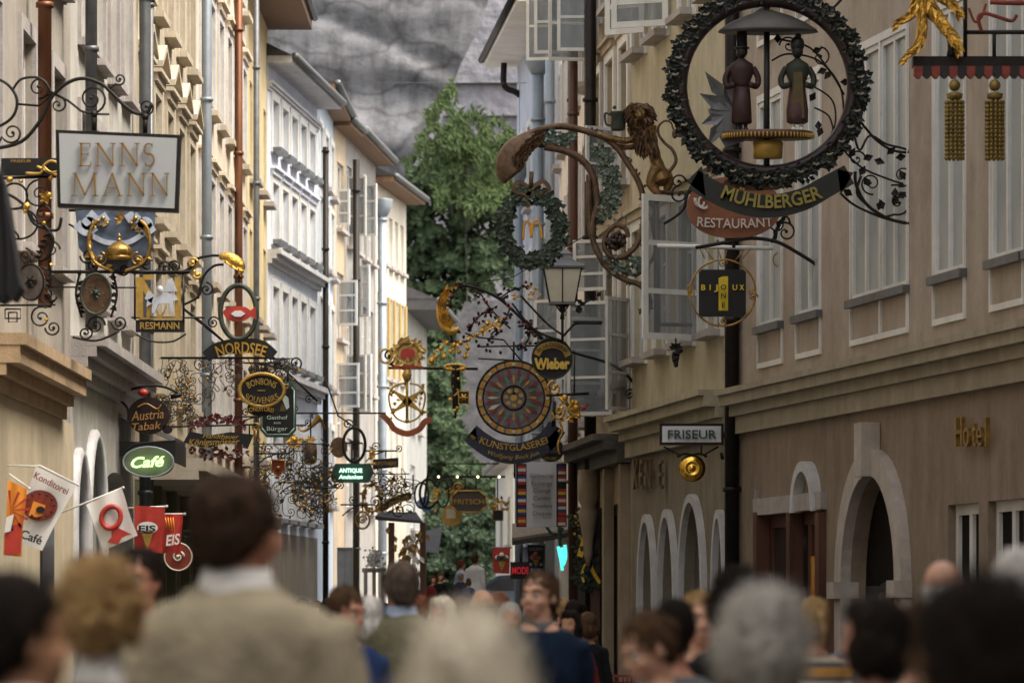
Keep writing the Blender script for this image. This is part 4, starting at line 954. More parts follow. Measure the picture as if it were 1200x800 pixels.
# --- 13 Austria Tabak, wall bracket
s = Sign('hanging_sign', 'round dark Austria Tabak sign with orange script on a curved iron arm', 174, 487, 57)
p = s.px(); p.epl(174,487,24.5,22,.06); p.epl(196,503,6,5,.05); s.part('panel', M('very dark brown enamel', (.02,.010,.008), .35, 0, .3, 6), p)
p = s.px(-.03); text(p,'Austria',173,486,11,38,shear=.25,rot=-5); text(p,'Tabak',172,499,9,34,shear=.25,rot=-5); p.line([(161,477),(172,473),(184,479),(189,474)],.8); s.part('lettering', M('orange bronze letters', (.42,.22,.07), .45, .3, .1, 9), p)
p = s.px(.02); p.line([(106,464),(130,463),(150,457),(172,452),(192,453),(208,460)],1.6); p.line([(118,465),(138,468),(149,478),(150,492)],1.4); p.scroll(108,448,7,200,1.4,1.5); p.plate([(113,442),(117,444),(117,482),(110,484),(109,510),(106,512),(105,490),(108,470)],.08); p.scroll(103,482,7,30,1.2,1.4)
p.line([(200,465),(212,462)],3,False); s.part('bracket', IRON, p)
p = s.px(-.02); p.ell(p.p(168,460),(.07,.05,.05)); s.part('red_emblem', RED, p)
# --- 14 Cafe
s = Sign('hanging_sign', 'grey oval sign with green glowing Café script', 174, 541, 55)
p = s.px(); p.epl(174,541,29.5,17.5,.12,sq=2.3); s.part('panel', M('taupe enamel', (.14,.13,.11), .5, 0, .1, 5), p)
p = s.px(-.03); p.ring(174,541,29.5,17.5,1.); s.part('rim', ZINC, p)
p = s.px(-.06); text(p,'Café',174,541,12,40,shear=.35,rot=-3,bold=.02); s.part('lettering', NEONG, p)
p = s.px(.05); p.line([(148,528),(160,520),(205,516)],1.4); p.line([(174,516),(174,526)],1.4,False); s.part('bracket', IRON, p)
# --- flags left
def flag(label, pole, cloth, d, mat, extra, group='advertising flags on the left'):
    s = Sign('advertising_flag', label, pole[0][0], pole[0][1], d, 'flag', group)
    p = s.px(.03); p.line(pole,1.1,False); p.ball(pole[-1][0],pole[-1][1],1.8); s.part('pole', WHITEP, p)
    p = s.px(); (x0,y0),(x1,y1),(x2,y2),(x3,y3) = cloth; vs_ = []; n = 14
    for j in range(n+1):
        for i in range(n+1):
            u, v = i/n, j/n; x = (x0*(1-u)+x1*u)*(1-v)+(x3*(1-u)+x2*u)*v; y = (y0*(1-u)+y1*u)*(1-v)+(y3*(1-u)+y2*u)*v
            vs_.append(p.p(x+math.sin(v*6+u)*.6, y, .012*math.sin(u*9+v*2)))
    vb = [q+Vector((0,.006,0)) for q in vs_]
    fs = [(j*(n+1)+i,(j+1)*(n+1)+i,(j+1)*(n+1)+i+1,j*(n+1)+i+1) for j in range(n) for i in range(n)]
    p.add(vs_, fs, True); p.add(vb, [f[::-1] for f in fs], True); s.part('cloth', mat, p)
    for nm, m_, fn in extra:
        p = s.px(-.035); fn(p); s.part(nm, m_, p)
    return s
flag('white Konditorei Café flag with a red and yellow round emblem, hung slanting from a pole', [(8,545),(42,546),(46,545),(91,568)], [(42,546),(89,569),(49,645),(14,632)], 41.5, WHITEC, [
  ('lettering', REDP, lambda p: text(p,'Konditorei',61,566,8,44,rot=27,bold=.01)),
  ('round_emblem', REDP, lambda p: [p.epl(47,592,21,18,.008)]),
  ('emblem_centre', ORANGE, lambda p: [setattr(p,'z',-.05), p.plate([(34,604),(40,587),(54,592),(50,604),(44,606)],.01)]),
  ('emblem_marks', BLACK, lambda p: [setattr(p,'z',-.06), [p.ball(47+17*math.cos(k*.52),592-14*math.sin(k*.52),1.6) for k in range(12)], p.epl(48,597,5,4,.008), text(p,'Café',38,629,10,26,rot=20,bold=.02)])])
flag('yellow flag with red sun rays at the left edge', [(10,555),(34,572)], [(9,562),(31,572),(25,652),(4,650)], 41, ORANGE, [
  ('sun_rays', RED, lambda p: [[p.plate([(13,598),(13+22*math.cos(a),598-24*math.sin(a)),(13+22*math.cos(a+.15),598-24*math.sin(a+.15))],.008) for a in [R(k*30-90) for k in range(7)]], p.plate([(7,618),(25,612),(25,648),(6,650)],.01)]),
  ('white_patch', WHITEC, lambda p: [setattr(p,'z',-.05), p.plate([(8,606),(17,602),(13,622),(6,624)],.01)])])
def fish(p):
    p.ring(130.5,606,11,13,3.0,rot=20); p.plate([(131,622),(136,617),(155,626),(149,627),(143,630),(139,637),(126,635),(131,629)],.01)
flag('white flag with a red fish outline on a slanting pole', [(60,605),(144,571)], [(101,591),(142,571),(161,627),(121,645)], 46, WHITEC, [('fish_outline', RED, fish)])
def cone(p, cx, cy, s_): p.plate([(cx-7*s_,cy),(cx+7*s_,cy),(cx,cy+22*s_)],.01)
flag('red ice cream flag reading EIS with a yellow cone', [(150,595),(195,593)], [(157,592),(193,594),(190,648),(158,644)], 48, RED, [
  ('ice_cream_cone', GOLDP, lambda p: cone(p,173,623,1.)), ('lettering_ground', WHITEC, lambda p: [p.epl(173,618,12,7,.008)]), ('lettering', BLACK, lambda p: [setattr(p,'z',-.05), text(p,'EIS',173,619,7,20,bold=.03)])])
flag('second red ice cream flag with white lettering, further right', [(186,602),(216,602)], [(190,602),(214,602),(212,648),(190,648)], 48.6, RED, [
  ('stripes', ORANGE, lambda p: [p.line([(194+k*3,606),(196+k*3,618+k*2)],.7,False) for k in range(4)]), ('lettering', WHITEC, lambda p: text(p,'EIS',203,632,12,18,rot=-8,shear=.3,bold=.02))])
s = Sign('round_sign', 'round dull red disc sign with a pale spiral hanging below the second red flag', 209, 652, 50)
p = s.px(); p.epl(209,652,17,17,.05); s.part('disc', REDP, p)
p = s.px(-.04); p.ring(209,652,16,16,.9); p.scroll(209,652,7,0,1.4,1.4); s.part('spiral', LANT, p)
p = s.px(.03); p.line([(209,630),(209,636)],1.2,False); tracery(p,None,205,622,232,640,10,9,.8,3,6); s.part('bracket', IRON, p)
# --- low filigree 320-480 x 500-600 and small hanging signs
def lattice(name, label, x0, y0, x1, y1, n, d, seed, rmax=9, gold=True):
    s = Sign(name, label, (x0+x1)/2, y0, d, 'bracket'); p = s.px(); g_ = s.px(-.03) if gold else None
    tracery(p, g_, x0, y0, x1, y1, int(n*.85), seed, .6, 3.5, rmax); s.part('ironwork', FILI, p)
    if gold: s.part('gilded_flowers', GOLDD, g_)
lattice('filigree_bracket', 'tall screen of fine scrolls in front of the white house below the green framed board', 296, 520, 384, 600, 85, 68, 21)
lattice('filigree_bracket', 'pale grey filigree of small scrolls below the golden lantern and behind the crowd', 350, 548, 395, 606, 40, 80, 22)
lattice('filigree_bracket', 'small scroll bracket right of the green lit box sign', 436, 555, 480, 600, 30, 82, 23)
lattice('filigree_bracket', 'dark scrolls with sparse gilding above the café sign', 186, 470, 232, 500, 25, 59, 24, 7)
# long iron arm
s = Sign('hanging_sign', 'gilded bugle horn hanging from a thin iron arm', 366, 496, 75)
p = s.px(); p.line([(345,484),(452,484)],1.,False); p.line([(380,440),(396,486)],.9,False); p.scroll(362,468,5,0,1.4,.9); p.line([(366,484),(366,490)],.8,False); p.scroll(345,478,6,90,1.4,.9); s.part('bracket', IRON, p)
p = s.px(-.02); p.tube(cr([p.p(349,502),p.p(356,505),p.p(364,500),p.p(371,493),p.p(376,489)],5), lambda t: (1+3.8*t**2.2)*p.k*1.2, 10); p.tube([p.p(373,488),p.p(377,494),p.p(382,504)], lambda t: (2.6-1.8*t)*p.k, 8); p.line([(352,503),(349,498),(355,500)],.8); s.part('horn', GOLDD, p)
s = Sign('hanging_sign', 'small bronze lantern shaped guild emblem topped by gilded leaves', 364, 528, 73)
p = s.px(); k_=p.k; p.lathe([(2*k_,-13*k_),(7*k_,-11*k_),(8*k_,0),(7*k_,10*k_),(3*k_,12*k_)], p.p(364,530), 8); s.part('lantern_body', BRONZE, p)
p = s.px(-.03); [p.lf(364,517,a,8,2) for a in (20,60,120,160)]; p.line([(357,541),(364,543),(371,541)],1); [p.line([(x,519),(x,541)],.6,False) for x in (358,364,370)]; s.part('gilding', GOLD, p)
p = s.px(.02); p.line([(364,484),(364,517)],.9,False); s.part('bracket', IRON, p)
s = Sign('hanging_sign', 'dark oval ring with a small anvil inside, hanging on the left row', 409, 521, 84)
p = s.px(); p.ring(415,521,13,20,1.8); p.line([(405,519),(425,519)],1,False); p.plate([(410,516),(422,516),(419,521),(420,527),(412,527),(413,521)],.05); p.line([(395,486),(415,500)],1,False); p.scroll(408,497,6,0,1.3,1); s.part('ring', IRON, p)
p = s.px(-.02); p.epl(397,524,10,12,.05); s.part('disc', BRONZE, p)
p = s.px(-.04); p.lf(434,540,70,14,4); p.ball(435,530,2.4); p.line([(428,544),(440,543)],1.5); s.part('gilded_figure', GOLD, p)
s = Sign('hanging_sign', 'dark box sign with two lines of glowing greenish white lettering', 412, 554, 80)
p = s.px(); p.plate([(393,543),(434,543),(438,553),(432,565),(392,565),(386,557)],.2); s.part('sign_box', DKGREEN, p)
p = s.px(-.03); text(p,'ANTIQUE',411,551,4.6,27,bold=.03); text(p,'Andenken',411,558.5,4.6,28,bold=.02,shear=.2); s.part('lettering', NEONW, p)
p = s.px(.1); p.line([(412,520),(412,543)],1,False); s.part('bracket', IRON, p)
s = Sign('hanging_sign', 'curved dark banner with gilded edge beside a gold wreath below the green lit sign', 455, 585, 86)
p = s.px(); p.band([(445,597),(462,586),(482,580)],8,.05); s.part('sign_board', BLACK, p)
p = s.px(-.03); text(p,'PORZELLAN',463,588,3.6,32,rot=-24); p.line([(445,593),(460,583),(481,576)],.7); p.line([(446,601),(464,590),(483,584)],.7); s.part('lettering', GOLDP, p)
p = s.px(-.02); 
for k in range(40):
    a = R(k*9); p.lf(436+11*math.cos(a), 583-16*math.sin(a), rnd.uniform(0,360), 6, 2)
p.ring(436,583,11,16,1.2); s.part('wreath', GOLDD, p)
p = s.px(.03); p.line([(430,560),(440,567)],1); p.scroll(452,572,8,180,1.4,.9); p.scroll(468,572,7,0,1.4,.9); p.line([(436,600),(484,578),(484,556)],1,False); s.part('bracket', IRON, p)
# --- key crest
s = Sign('hanging_sign', 'gilded crest with a red heart crown, crossed keys and a red ribbon', 475, 455, 80)
p = s.px(); p.line([(455,431),(530,431.5)],1.6,False); p.scroll(456,417,9,270,1.2,1.6,[(478,433),(464,430)]); p.line([(476,432),(476,452)],2,False); s.part('bracket', IRON, p)
p = s.px(-.02); 
for k in range(28):
    a = R(k*360/28); p.ball(478+15*math.cos(a), 414-13*math.sin(a), 3.2)
p.epl(478,415,15,13,.05); p.rect(463,424,494,429,.06); [p.scroll(478+sd_*17,410,6,90,1.3,1.6,dirn=sd_) for sd_ in (-1,1)]; [p.lf(478+16*math.cos(k),413-13*math.sin(k),rnd.uniform(0,360),8,2.6,-.06) for k in range(26)]; p.ball(478,399,3.4); p.ring(452,417,7,8,1.5)
s.part('crown', M('pale old gilding', (.55,.38,.13), .45, .6, .35, 9), p)
p = s.px(-.06); p.epl(478,415,8.5,6.5,.05,24,sq=2.6); p.rect(460,429,496,432,.04); s.part('heart', RED, p)
p = s.px(-.04)
def star(x0,y0,x1,y1,w_):
    dx,dy=x1-x0,y1-y0; L=math.hypot(dx,dy); nx,ny=-dy/L,dx/L; mx,my=(x0+x1)/2,(y0+y1)/2; p.plate([(x0,y0),(mx+nx*w_,my+ny*w_),(x1,y1),(mx-nx*w_,my-ny*w_)],.04)
star(457,455,497,485,4.6); star(498,455,458,485,4.6)
for q in ((461,459),(494,459),(461,482),(494,482),(477,493)): p.ball(*q,2.6)
p.line([(477,436),(477,494)],1.7,False); p.lathe([(3*p.k,-7*p.k),(6*p.k,0),(3.5*p.k,7*p.k)], p.p(477,440), 10)
for sd_ in (-1,1):
    p.line([(477+sd_*3,449),(477+sd_*14,452),(477+sd_*21,462),(477+sd_*19,478),(477+sd_*12,490),(477,495)],1.1)
    for k in range(10): p.lf(477+sd_*(16+4*math.sin(k)), 452+k*4, rnd.uniform(0,360), 6, 1.8)
s.part('crossed_keys', GOLDP, p)
p = s.px(-.05); p.band([(447,485),(456,494),(463,503),(477,508),(491,503),(498,494),(506,492)],7,.05); s.part('ribbon', M('red ribbon', (.33,.09,.035), .5, .1, .2, 8), p)
# --- golden feather and crown lantern
s = Sign('hanging_sign', 'gilded crowned lantern pendant with a small star box and a golden feather above', 530, 430, 74)
p = s.px(-.02); p.tube(cr([p.p(538,386),p.p(528,388),p.p(520,380),p.p(516,366),p.p(518,352),p.p(526,338)],6), lambda t: (1.6+3.6*math.sin(math.pi*min(1,.15+t*.85)))*p.k, 10, flat=.6)
for k in range(60):
    t = rnd.random(); P_ = cr([(530,386,0),(520,380,0),(516,366,0),(518,352,0),(526,340,0)],12); q = P_[int(t*(len(P_)-1))]; p.lf(q.x+rnd.uniform(-3,5), q.y, 110-60*t+rnd.uniform(-22,14), 15, 2.2, -.02-rnd.random()*.05)
s.part('feather', GOLD, p)
p = s.px(.02); p.line([(500,431.5),(560,432)],1.5,False); p.line([(528,390),(530,400)],1.5,False); p.line([(512,400),(548,400)],1.2,False); p.lathe([(1*p.k,-24*p.k),(4*p.k,-18*p.k),(4*p.k,0),(6*p.k,10*p.k),(5*p.k,26*p.k),(6*p.k,32*p.k)], p.p(534,460), 8); p.line([(534,484),(533,490)],1.5,False); s.part('bracket', IRON, p)
p = s.px(-.03); 
for (x,y) in ((517,408),(524,402),(532,404),(540,402),(548,408),(521,418),(545,418),(506,423),(511,418),(528,412),(538,412)): p.ball(x,y,3); p.lf(x,y,rnd.uniform(0,360),8,2.4)
p.ring(533,430,12,3,1.6); p.plate([(522,430),(526,437),(530,431),(534,438),(538,431),(543,437),(547,430)],.05)
p.scroll(506,424,5,0,1.2,1.2); p.line([(531,440),(537,446),(531,452),(537,458),(532,464)],1.2); [p.ball(x,y,2.4) for x,y in ((536,478),(533,481),(528,468),(537,444))]
s.part('crown', GOLD, p)
p = s.px(-.06); p.rect(537,458,550,474,.14); s.part('star_box', BLACK, p)
p = s.px(-.07); [p.line([(543.5-5*math.cos(a),466-5*math.sin(a)),(543.5+5*math.cos(a),466+5*math.sin(a))],1.1,False) for a in (0,R(60),R(120))]; p.frame(537,458,550,474,1,.02); s.part('star', GOLD, p)
# --- festoon arm with round bulbs
s = Sign('lamp_arm', 'dark horizontal arm with four small warm bulbs above the FRITSCH sign', 547, 557, 92, 'lamp')
p = s.px(); p.rect(508,557,592,559.5,.06); p.line([(503,545),(500,565),(497,590)],1.4); p.line([(530,545),(553,560)],.7); p.line([(505,543),(585,543)],.8,False); s.part('arm', IRON, p)
for x in (514,536,560,585): p = s.px(-.05); p.ball(x,558.5,1.3); s.part('bulb', BULB, p)
s = Sign('hanging_sign', 'octagonal dark FRITSCH sign with a dull gold border', 549, 587, 93)
o8 = [(536,575),(562,575),(570,582),(570,593),(562,600),(537,600),(529,593),(529,582)]
p = s.px(); p.plate(o8,.08); s.part('panel', M('dark taupe enamel', (.055,.045,.04), .5, 0, .1, 5), p)
p = s.px(-.02); [p.line([o8[i],o8[(i+1)%8]],1.1,False) for i in range(8)]; text(p,'FRITSCH',549.5,587.5,6,35); s.part('lettering', GOLDP, p)
p = s.px(-.01); p.scroll(536,571,6,0,1.3,1.3); p.scroll(528,578,5,90,1.3,1.3); [p.lf(540-k*2,570+k,rnd.uniform(0,360),6,2) for k in range(6)]; [p.lf(572+k*3,590+3*math.sin(k),rnd.uniform(0,360),7,2.3) for k in range(9)]; s.part('gilded_foliage', GOLDD, p)
p = s.px(.02); p.line([(545,559),(545,575)],.8,False); p.line([(558,559),(558,575)],.8,False); s.part('bracket', IRON, p)
s = Sign('hanging_sign', 'small rounded ochre sign with a pale square centre under the FRITSCH sign', 528, 604, 93.5)
p = s.px(); p.plate([(520,595),(526,591),(536,593),(541,602),(539,613),(530,616),(519,613),(517,603)],.08); s.part('panel', GOLDP, p)
p = s.px(-.02); p.rect(523,596,534,607,.02); s.part('centre', LANT, p); p = s.px(.03); p.line([(528,560),(528,593)],.8,False); s.part('bracket', IRON, p)
s = Sign('hanging_sign', 'dark ring sign with a sky blue panel and a gilded crescent beside the FRITSCH sign', 500, 580, 92.5)
p = s.px(); p.ring(502,578,10,17,1.6); p.ring(494,580,8,15,1.2); p.ring(519,578,7,16,1.); p.line([(500,558),(502,562)],1); s.part('ring', IRON, p)
p = s.px(.02); p.plate([(488,588),(493,583),(501,580),(506,598),(497,600)],.03); s.part('blue_panel', M('sky blue enamel', (.15,.28,.52), .5, 0, .2, 5), p)
p = s.px(-.03); p.line([(503,586),(508,588),(512,584),(512,575),(509,571)],1.5); p.ball(510,599,2.); p.scroll(511,579,6,0,1.2,1.2); s.part('crescent', GOLD, p)
s = Sign('hanging_sign', 'black box emblem with gilded leaves right of the FRITSCH sign', 583, 596, 94)
p = s.px(); p.rect(577,597,590,610,.1); p.line([(583,560),(583,597)],.8,False); s.part('box', BLACK, p)
p = s.px(-.03); [p.lf(583+rnd.uniform(-7,7),590+rnd.uniform(-6,6),rnd.uniform(0,360),6,2) for k in range(14)]; p.frame(577,597,590,610,.8,.02); s.part('gilding', GOLDD, p)
# --- lion bracket with wreath -------------------------------------------------
s = Sign('lion_bracket', 'big brown bronze bracket with a standing lion holding a mug above a curling horn', 765, 300, 61.2, 'bracket')
p = s.px(); arch = [(602,206),(596,196),(600,178),(612,163),(630,153),(655,148),(680,152),(705,160),(722,172),(736,192),(749,215),(755,240),(753,265),(747,285),(735,298),(722,302),(712,297),(708,285),(712,272),(722,264),(733,268),(736,278)]
p.tube([p.p(x,y) for x,y in [ (q.x,q.y) for q in cr([(a,b,0) for a,b in arch],5)]], lambda t: p.k*(11*max(0,1-t*7)+4.3*(1-.35*t)+ (5.5*math.sin(min(1,t*6)*math.pi) if t < .17 else 0)), 10)
# horn body and lower band
p.tube(cr([p.p(x,y) for x,y in ((604,203),(602,192),(607,178),(618,168),(634,162))],6), lambda t: p.k*(4+9*math.sin(math.pi*min(1,t*.8+.1))), 12)
inner = [(638,172),(660,176),(680,186),(692,200),(697,215),(700,240),(694,262),(695,282),(704,303),(716,318),(733,328),(748,333),(758,343),(762,355),(757,365),(750,363)]
p.tube(cr([p.p(*q) for q in inner],5), lambda t: p.k*(4.6-2.0*t), 8)
p.tube(cr([p.p(*q) for q in ((690,205),(690,235),(691,265),(698,290),(705,303))],5), 3.4*p.k, 8)
p.tube(cr([p.p(*q) for q in ((704,303),(725,316),(745,322),(758,312),(766,300),(768,285),(764,262),(768,245))],5), 2.2*p.k, 8)
p.tube([p.p(769,205),p.p(770,395)], 3.6*p.k, 8); p.line([(769,225),(830,226)],2.2,False); p.line([(770,380),(835,381)],2.2,False); p.line([(749,232),(769,244)],2); p.line([(752,262),(768,252)],1.6)
P = cr([(a,b,0) for a,b in arch[6:16]],6)
for i, q in enumerate(P): p.lf(q.x+2, q.y, rnd.uniform(0,360), 7, 2)
P = cr([(a,b,0) for a,b in inner[2:]],5)
for i, q in enumerate(P): p.lf(q.x, q.y, rnd.uniform(0,360), 6, 1.8)
s.part('horn_scroll', BRONZE, p)
p = s.px(-.13)
for k in range(260):
    t = rnd.random(); x = 603+26*t+rnd.uniform(-5,5); y = 200-36*t**.8+rnd.uniform(-6,6); p.lf(x,y,40+rnd.uniform(-25,25)+(1-t)*40,9,2,-rnd.random()*.05)
s.part('horn_scales', M('dark bronze scales', (.09,.05,.022), .5, .5, .5, 12), p)
p = s.px(0)
for k in range(420):
    t = rnd.random()
    if k < 90: x = 636+t*40; y = 158+rnd.uniform(-3,13)
    elif k < 330: x = 678+t*46+rnd.uniform(-9,9); y = 162+t*75+rnd.uniform(-10,14)-(14 if t < .3 else 0)
    else: x = 710+t*50; y = 312+rnd.uniform(-9,9)
    if k >= 90 and k < 330: x = 700+18*math.sin(t*2.6)+rnd.uniform(-11,9); y = 168+t*92
    p.lf(x,y,rnd.uniform(0,360),7,2.9,rnd.uniform(-.1,.1))
s.part('vine_leaves', LEAFG, p)
p = s.px(0); k_ = p.k
for k in range(60): a = rnd.uniform(0,6.28); q = rnd.random()**.5*11; p.ball(722+q*math.cos(a), 282+q*math.sin(a)*.9, 3, rnd.uniform(-.08,.08))
s.part('grape_cluster', M('dark bronze grapes', (.05,.03,.025), .4, .4, .3, 9), p)
# lion: one continuous remeshed body
def remesh(mb, name, vox, smooth=2, mat=None, parent=None, disp=None):
    me = mb.mesh(name+'_raw'); o = bpy.data.objects.new('tmp', me); COL.objects.link(o)
    m1 = o.modifiers.new('r', 'REMESH'); m1.mode = 'VOXEL'; m1.voxel_size = vox; m1.use_smooth_shade = True
    if smooth: m2 = o.modifiers.new('s', 'SMOOTH'); m2.iterations = smooth; m2.factor = .6
    bpy.context.view_layer.update()
    out = bpy.data.meshes.new_from_object(o.evaluated_get(bpy.context.evaluated_depsgraph_get())); bpy.data.objects.remove(o); bpy.data.meshes.remove(me)
    out.name = name
    if disp:
        for v in out.vertices: v.co = disp(v.co)
    return out
p = s.px(); k_ = p.k
def T(pts, r0, r1, z=0.): p.tube(cr([p.p(x,y,z) for x,y in pts],5), lambda t: k_*(r0+(r1-r0)*t), 12)
p.tube(cr([p.p(*q) for q in ((757,150),(762,168),(768,185),(772,200),(776,212))],5), lambda t: k_*(13-5.0*math.sin(math.pi*min(1,t*1.1))-1.5*t), 14)
p.ell(p.p(748,137,-.03), (13.5*k_, 13*k_, 15*k_), 14, 10)          # mane
p.ell(p.p(750,150,0), (15*k_, 12*k_, 15*k_), 14, 10); p.ell(p.p(757,163,0), (13*k_, 11*k_, 15*k_), 14, 10)
p.ell(p.p(749,134,-.18), (7*k_, 7*k_, 9*k_)); p.ell(p.p(749,139,-.27), (4.4*k_, 5*k_, 4*k_)); p.ell(p.p(749,135.5,-.30), (2*k_, 2*k_, 1.5*k_))
for sx in (-1,1): p.ell(p.p(749+sx*8.5,124,-.06), (2.6*k_, 2*k_, 3.4*k_)); p.ell(p.p(749+sx*3.5,131,-.235),(1.3*k_,1*k_,1.2*k_))
T([(748,158),(735,165),(718,163),(708,160),(700,158)],5,2.6,-.05); T([(750,165),(740,172),(722,170),(712,163)],4.5,2.4,.08)
T([(770,196),(764,208),(763,218),(770,226),(773,232)],8,3.2,-.06); T([(778,200),(784,212),(782,222),(788,228)],8,3.2,.08)
p.ell(p.p(774,206,0),(10*k_,9*k_,13*k_)); p.ell(p.p(771,232,-.06),(5*k_,5*k_,3*k_)); p.ell(p.p(786,229,.08),(5*k_,5*k_,3*k_)); p.ell(p.p(702,158,-.03),(4*k_,4*k_,3*k_))
me = remesh(p, 'lion', 1.1*k_, 1, disp=lambda c: c+Vector((0,0,1))*0+noise.noise_vector(c*9)*.012+ (noise.noise_vector(c*28)*.02 if c.z > W(0,168,61.2).z and c.x > W(728,0,61.2).x else Vector((0,0,0))))
for v in me.vertices: v.co -= s.root.location
lo = link_mesh('lion', me, M('brown gold patinated bronze', (.20,.115,.045), .45, .6, .45, 7, bump=.5), s.root)
p = s.px()
for k in range(520):
    a = rnd.uniform(0,6.283); zz = rnd.random(); L_ = rnd.uniform(7,13)
    if k < 300:
        r_ = rnd.uniform(8,14); x = 749+r_*math.cos(a); y = 133-r_*.95*math.sin(a); dr = Vector((math.cos(a)*.8, rnd.uniform(-.5,.3), math.sin(a)*.5-.75)); z_ = -.20+.16*(r_-8)/6+rnd.uniform(-.03,.03)
    else:
        x = 750+rnd.uniform(-13,14); y = rnd.uniform(145,178); dr = Vector((rnd.uniform(-.3,.3), -.2, -1)); z_ = -.17+abs(x-752)*.008; x += (y-145)*.3
    p.leaf(p.p(x,y,z_), dr, (math.cos(a)*.5,-1,.2), L_*p.k, 2.2*p.k)
s.part('mane', M('dark brown bronze mane', (.11,.06,.028), .5, .5, .5, 12), p)
p = s.px(-.02); p.tube(cr([p.p(*q) for q in ((779,205),(787,198),(792,188),(788,176),(779,168),(772,158),(772,148),(779,142),(786,144),(789,152))],6), lambda t: k_*(2.4-1.4*t), 8); p.ell(p.p(790.5,157),(3.2*k_,3*k_,6*k_)); s.part('tail', BRONZE, p)
p = s.px(-.1); p.lathe([(7.5*k_,-11*k_),(8.5*k_,-9*k_),(8*k_,6*k_),(10*k_,9*k_),(10*k_,11*k_),(1*k_,12*k_)], p.p(724,143), 10); p.line([(716,136),(709,134),(710,146),(716,148)],1.3); p.ball(720,127,2.4); s.part('mug', IRONG, p)
p = s.px(.1); p.line([(599,190),(598,160)],.1); p.rect(587,168,600,196,.06); s.part('end_plate', IRON, p)
# hanging wreath with golden arches
s = Sign('hanging_wreath', 'round dark leaf wreath with a bow and golden arches, hung from the curling horn', 623, 266, 61.2, 'wreath')
p = s.px(); p.ring(623,266,32,38,5)
for k in range(700):
    a = rnd.uniform(0,6.283); rr_ = rnd.uniform(-8,8); p.lf(623+(33+rr_)*math.cos(a), 267-(40+rr_)*math.sin(a), rnd.uniform(0,360), 8, 3.0, rnd.uniform(-.12,.12))
s.part('leaves', LEAF, p)
p = s.px(-.08); p.line([(623,202),(622,220)],2.5,False); p.band([(622,222),(608,214),(603,224),(622,228)],5,.04); p.band([(622,222),(636,213),(643,224),(622,228)],5,.04); p.band([(621,225),(616,236),(620,243)],5,.04); s.part('bow', BRONZE, p)
p = s.px(-.02); p.line([(613,281),(614.5,264),(618,259),(621,265),(622.5,279)],1.5); p.line([(622.5,279),(625,263),(629,258),(633,265),(635,280)],1.5); s.part('golden_arches', M('amber orange enamel', (.70,.33,.03), .4, .1, .1, 5), p)
# --- street lantern
s = Sign('street_lantern', 'grey four sided street lantern with frosted panes on a wrought bracket', 659, 330, 66, 'lantern')
p = s.px(); k_ = p.k; c = p.p(659,360)
def fr4(z0,r0,z1,r1,q=.7):
    return [c+Vector((sx*r0*k_,sy*r0*k_*q,z0*k_)) for sx,sy in ((-1,-1),(1,-1),(1,1),(-1,1))]+[c+Vector((sx*r1*k_,sy*r1*k_*q,z1*k_)) for sx,sy in ((-1,-1),(1,-1),(1,1),(-1,1))]
g_ = PX(66); g_.box8(fr4(6,14.5,44,21.5)); s.part('glass', LANT, g_)
p.box8(fr4(45,25.5,47.5,26)); p.box8(fr4(47.5,25.5,56,12)); p.box8(fr4(56,12,62,10)); p.box8(fr4(62,12,70,1.5)); p.box8(fr4(3,15.5,6,15.5)); p.lathe([(1.2*k_,69*k_),(1.8*k_,72*k_),(.2*k_,76*k_)], c, 8); s.part('roof', LEAD, p)
p = s.px(); c = p.p(659,360)
for sx in (-1,1):
    for sy in (-1,1): p.tube([c+Vector((sx*14.8*k_,sy*14.8*k_*.7,5*k_)), c+Vector((sx*22*k_,sy*22*k_*.7,45*k_))], .9*k_, 5)
for sy in (-1,1): p.tube([c+Vector((0,sy*15*k_*.7,5*k_)), c+Vector((0,sy*22*k_*.7,45*k_))], .8*k_, 5)
p.lathe([(3*k_,-14*k_),(1.5*k_,-6*k_),(4*k_,0),(8*k_,3*k_)], c, 10); p.line([(659,372),(659,400)],1.5,False); p.line([(651,357),(659,366),(667,357)],1.0)
s.part('frame', IRON, p)
p = s.px(.03); p.line([(659,395),(668,385),(676,379),(705,379)],1.4); p.line([(610,346),(640,378),(659,392)],1.3); p.line([(600,355),(625,385),(655,398),(660,395)],1.2); p.rect(672,376,706,379,.06); p.line([(545,333),(600,325),(700,268)],.6,False)
p.line([(676,360),(690,352),(700,350)],1.2); [p.lf(675+k*4,360-k*2,rnd.uniform(0,360),9,3) for k in range(7)]; s.part('bracket', IRON, p)
# --- dark branchy bracket with red berries (540-660,320-400)
s = Sign('branch_bracket', 'dark arm shaped like a berry branch with dark red and gold fruit beside the lantern', 600, 360, 67, 'bracket')
p = s.px(); p.line([(748,470),(742,448),(722,430),(700,421),(672,413),(640,400),(610,372),(585,350),(560,338),(542,334)],1.7)
p.scroll(738,462,6,60,1.3,1.2); br = [((560,338),(575,362),(598,385)),((585,350),(600,340),(620,335)),((598,360),(590,378),(575,392)),((610,372),(625,385),(640,405)),((542,334),(530,345),(528,360)),((575,362),(560,372),(548,388)),((620,378),(620,395),(610,410)),((545,390),(560,395),(590,398)),((560,406),(640,405),(650,406))]
for b_ in br: p.line(list(b_),1.0)
for k in range(120):
    b_ = rnd.choice(br); t = rnd.random(); q = cr([(*x,0) for x in b_],6); q = q[int(t*(len(q)-1))]; p.lf(q.x+rnd.uniform(-5,5), q.y+rnd.uniform(-5,5), rnd.uniform(0,360), 6, 2)
s.part('branch', IRON, p)
p = s.px(-.02)
for k in range(46): b_ = rnd.choice(br[:7]); q = rnd.choice(cr([(*x,0) for x in b_],6)); p.ball(q.x+rnd.uniform(-5,5), q.y+rnd.uniform(-5,5), rnd.uniform(1.5,2.6))
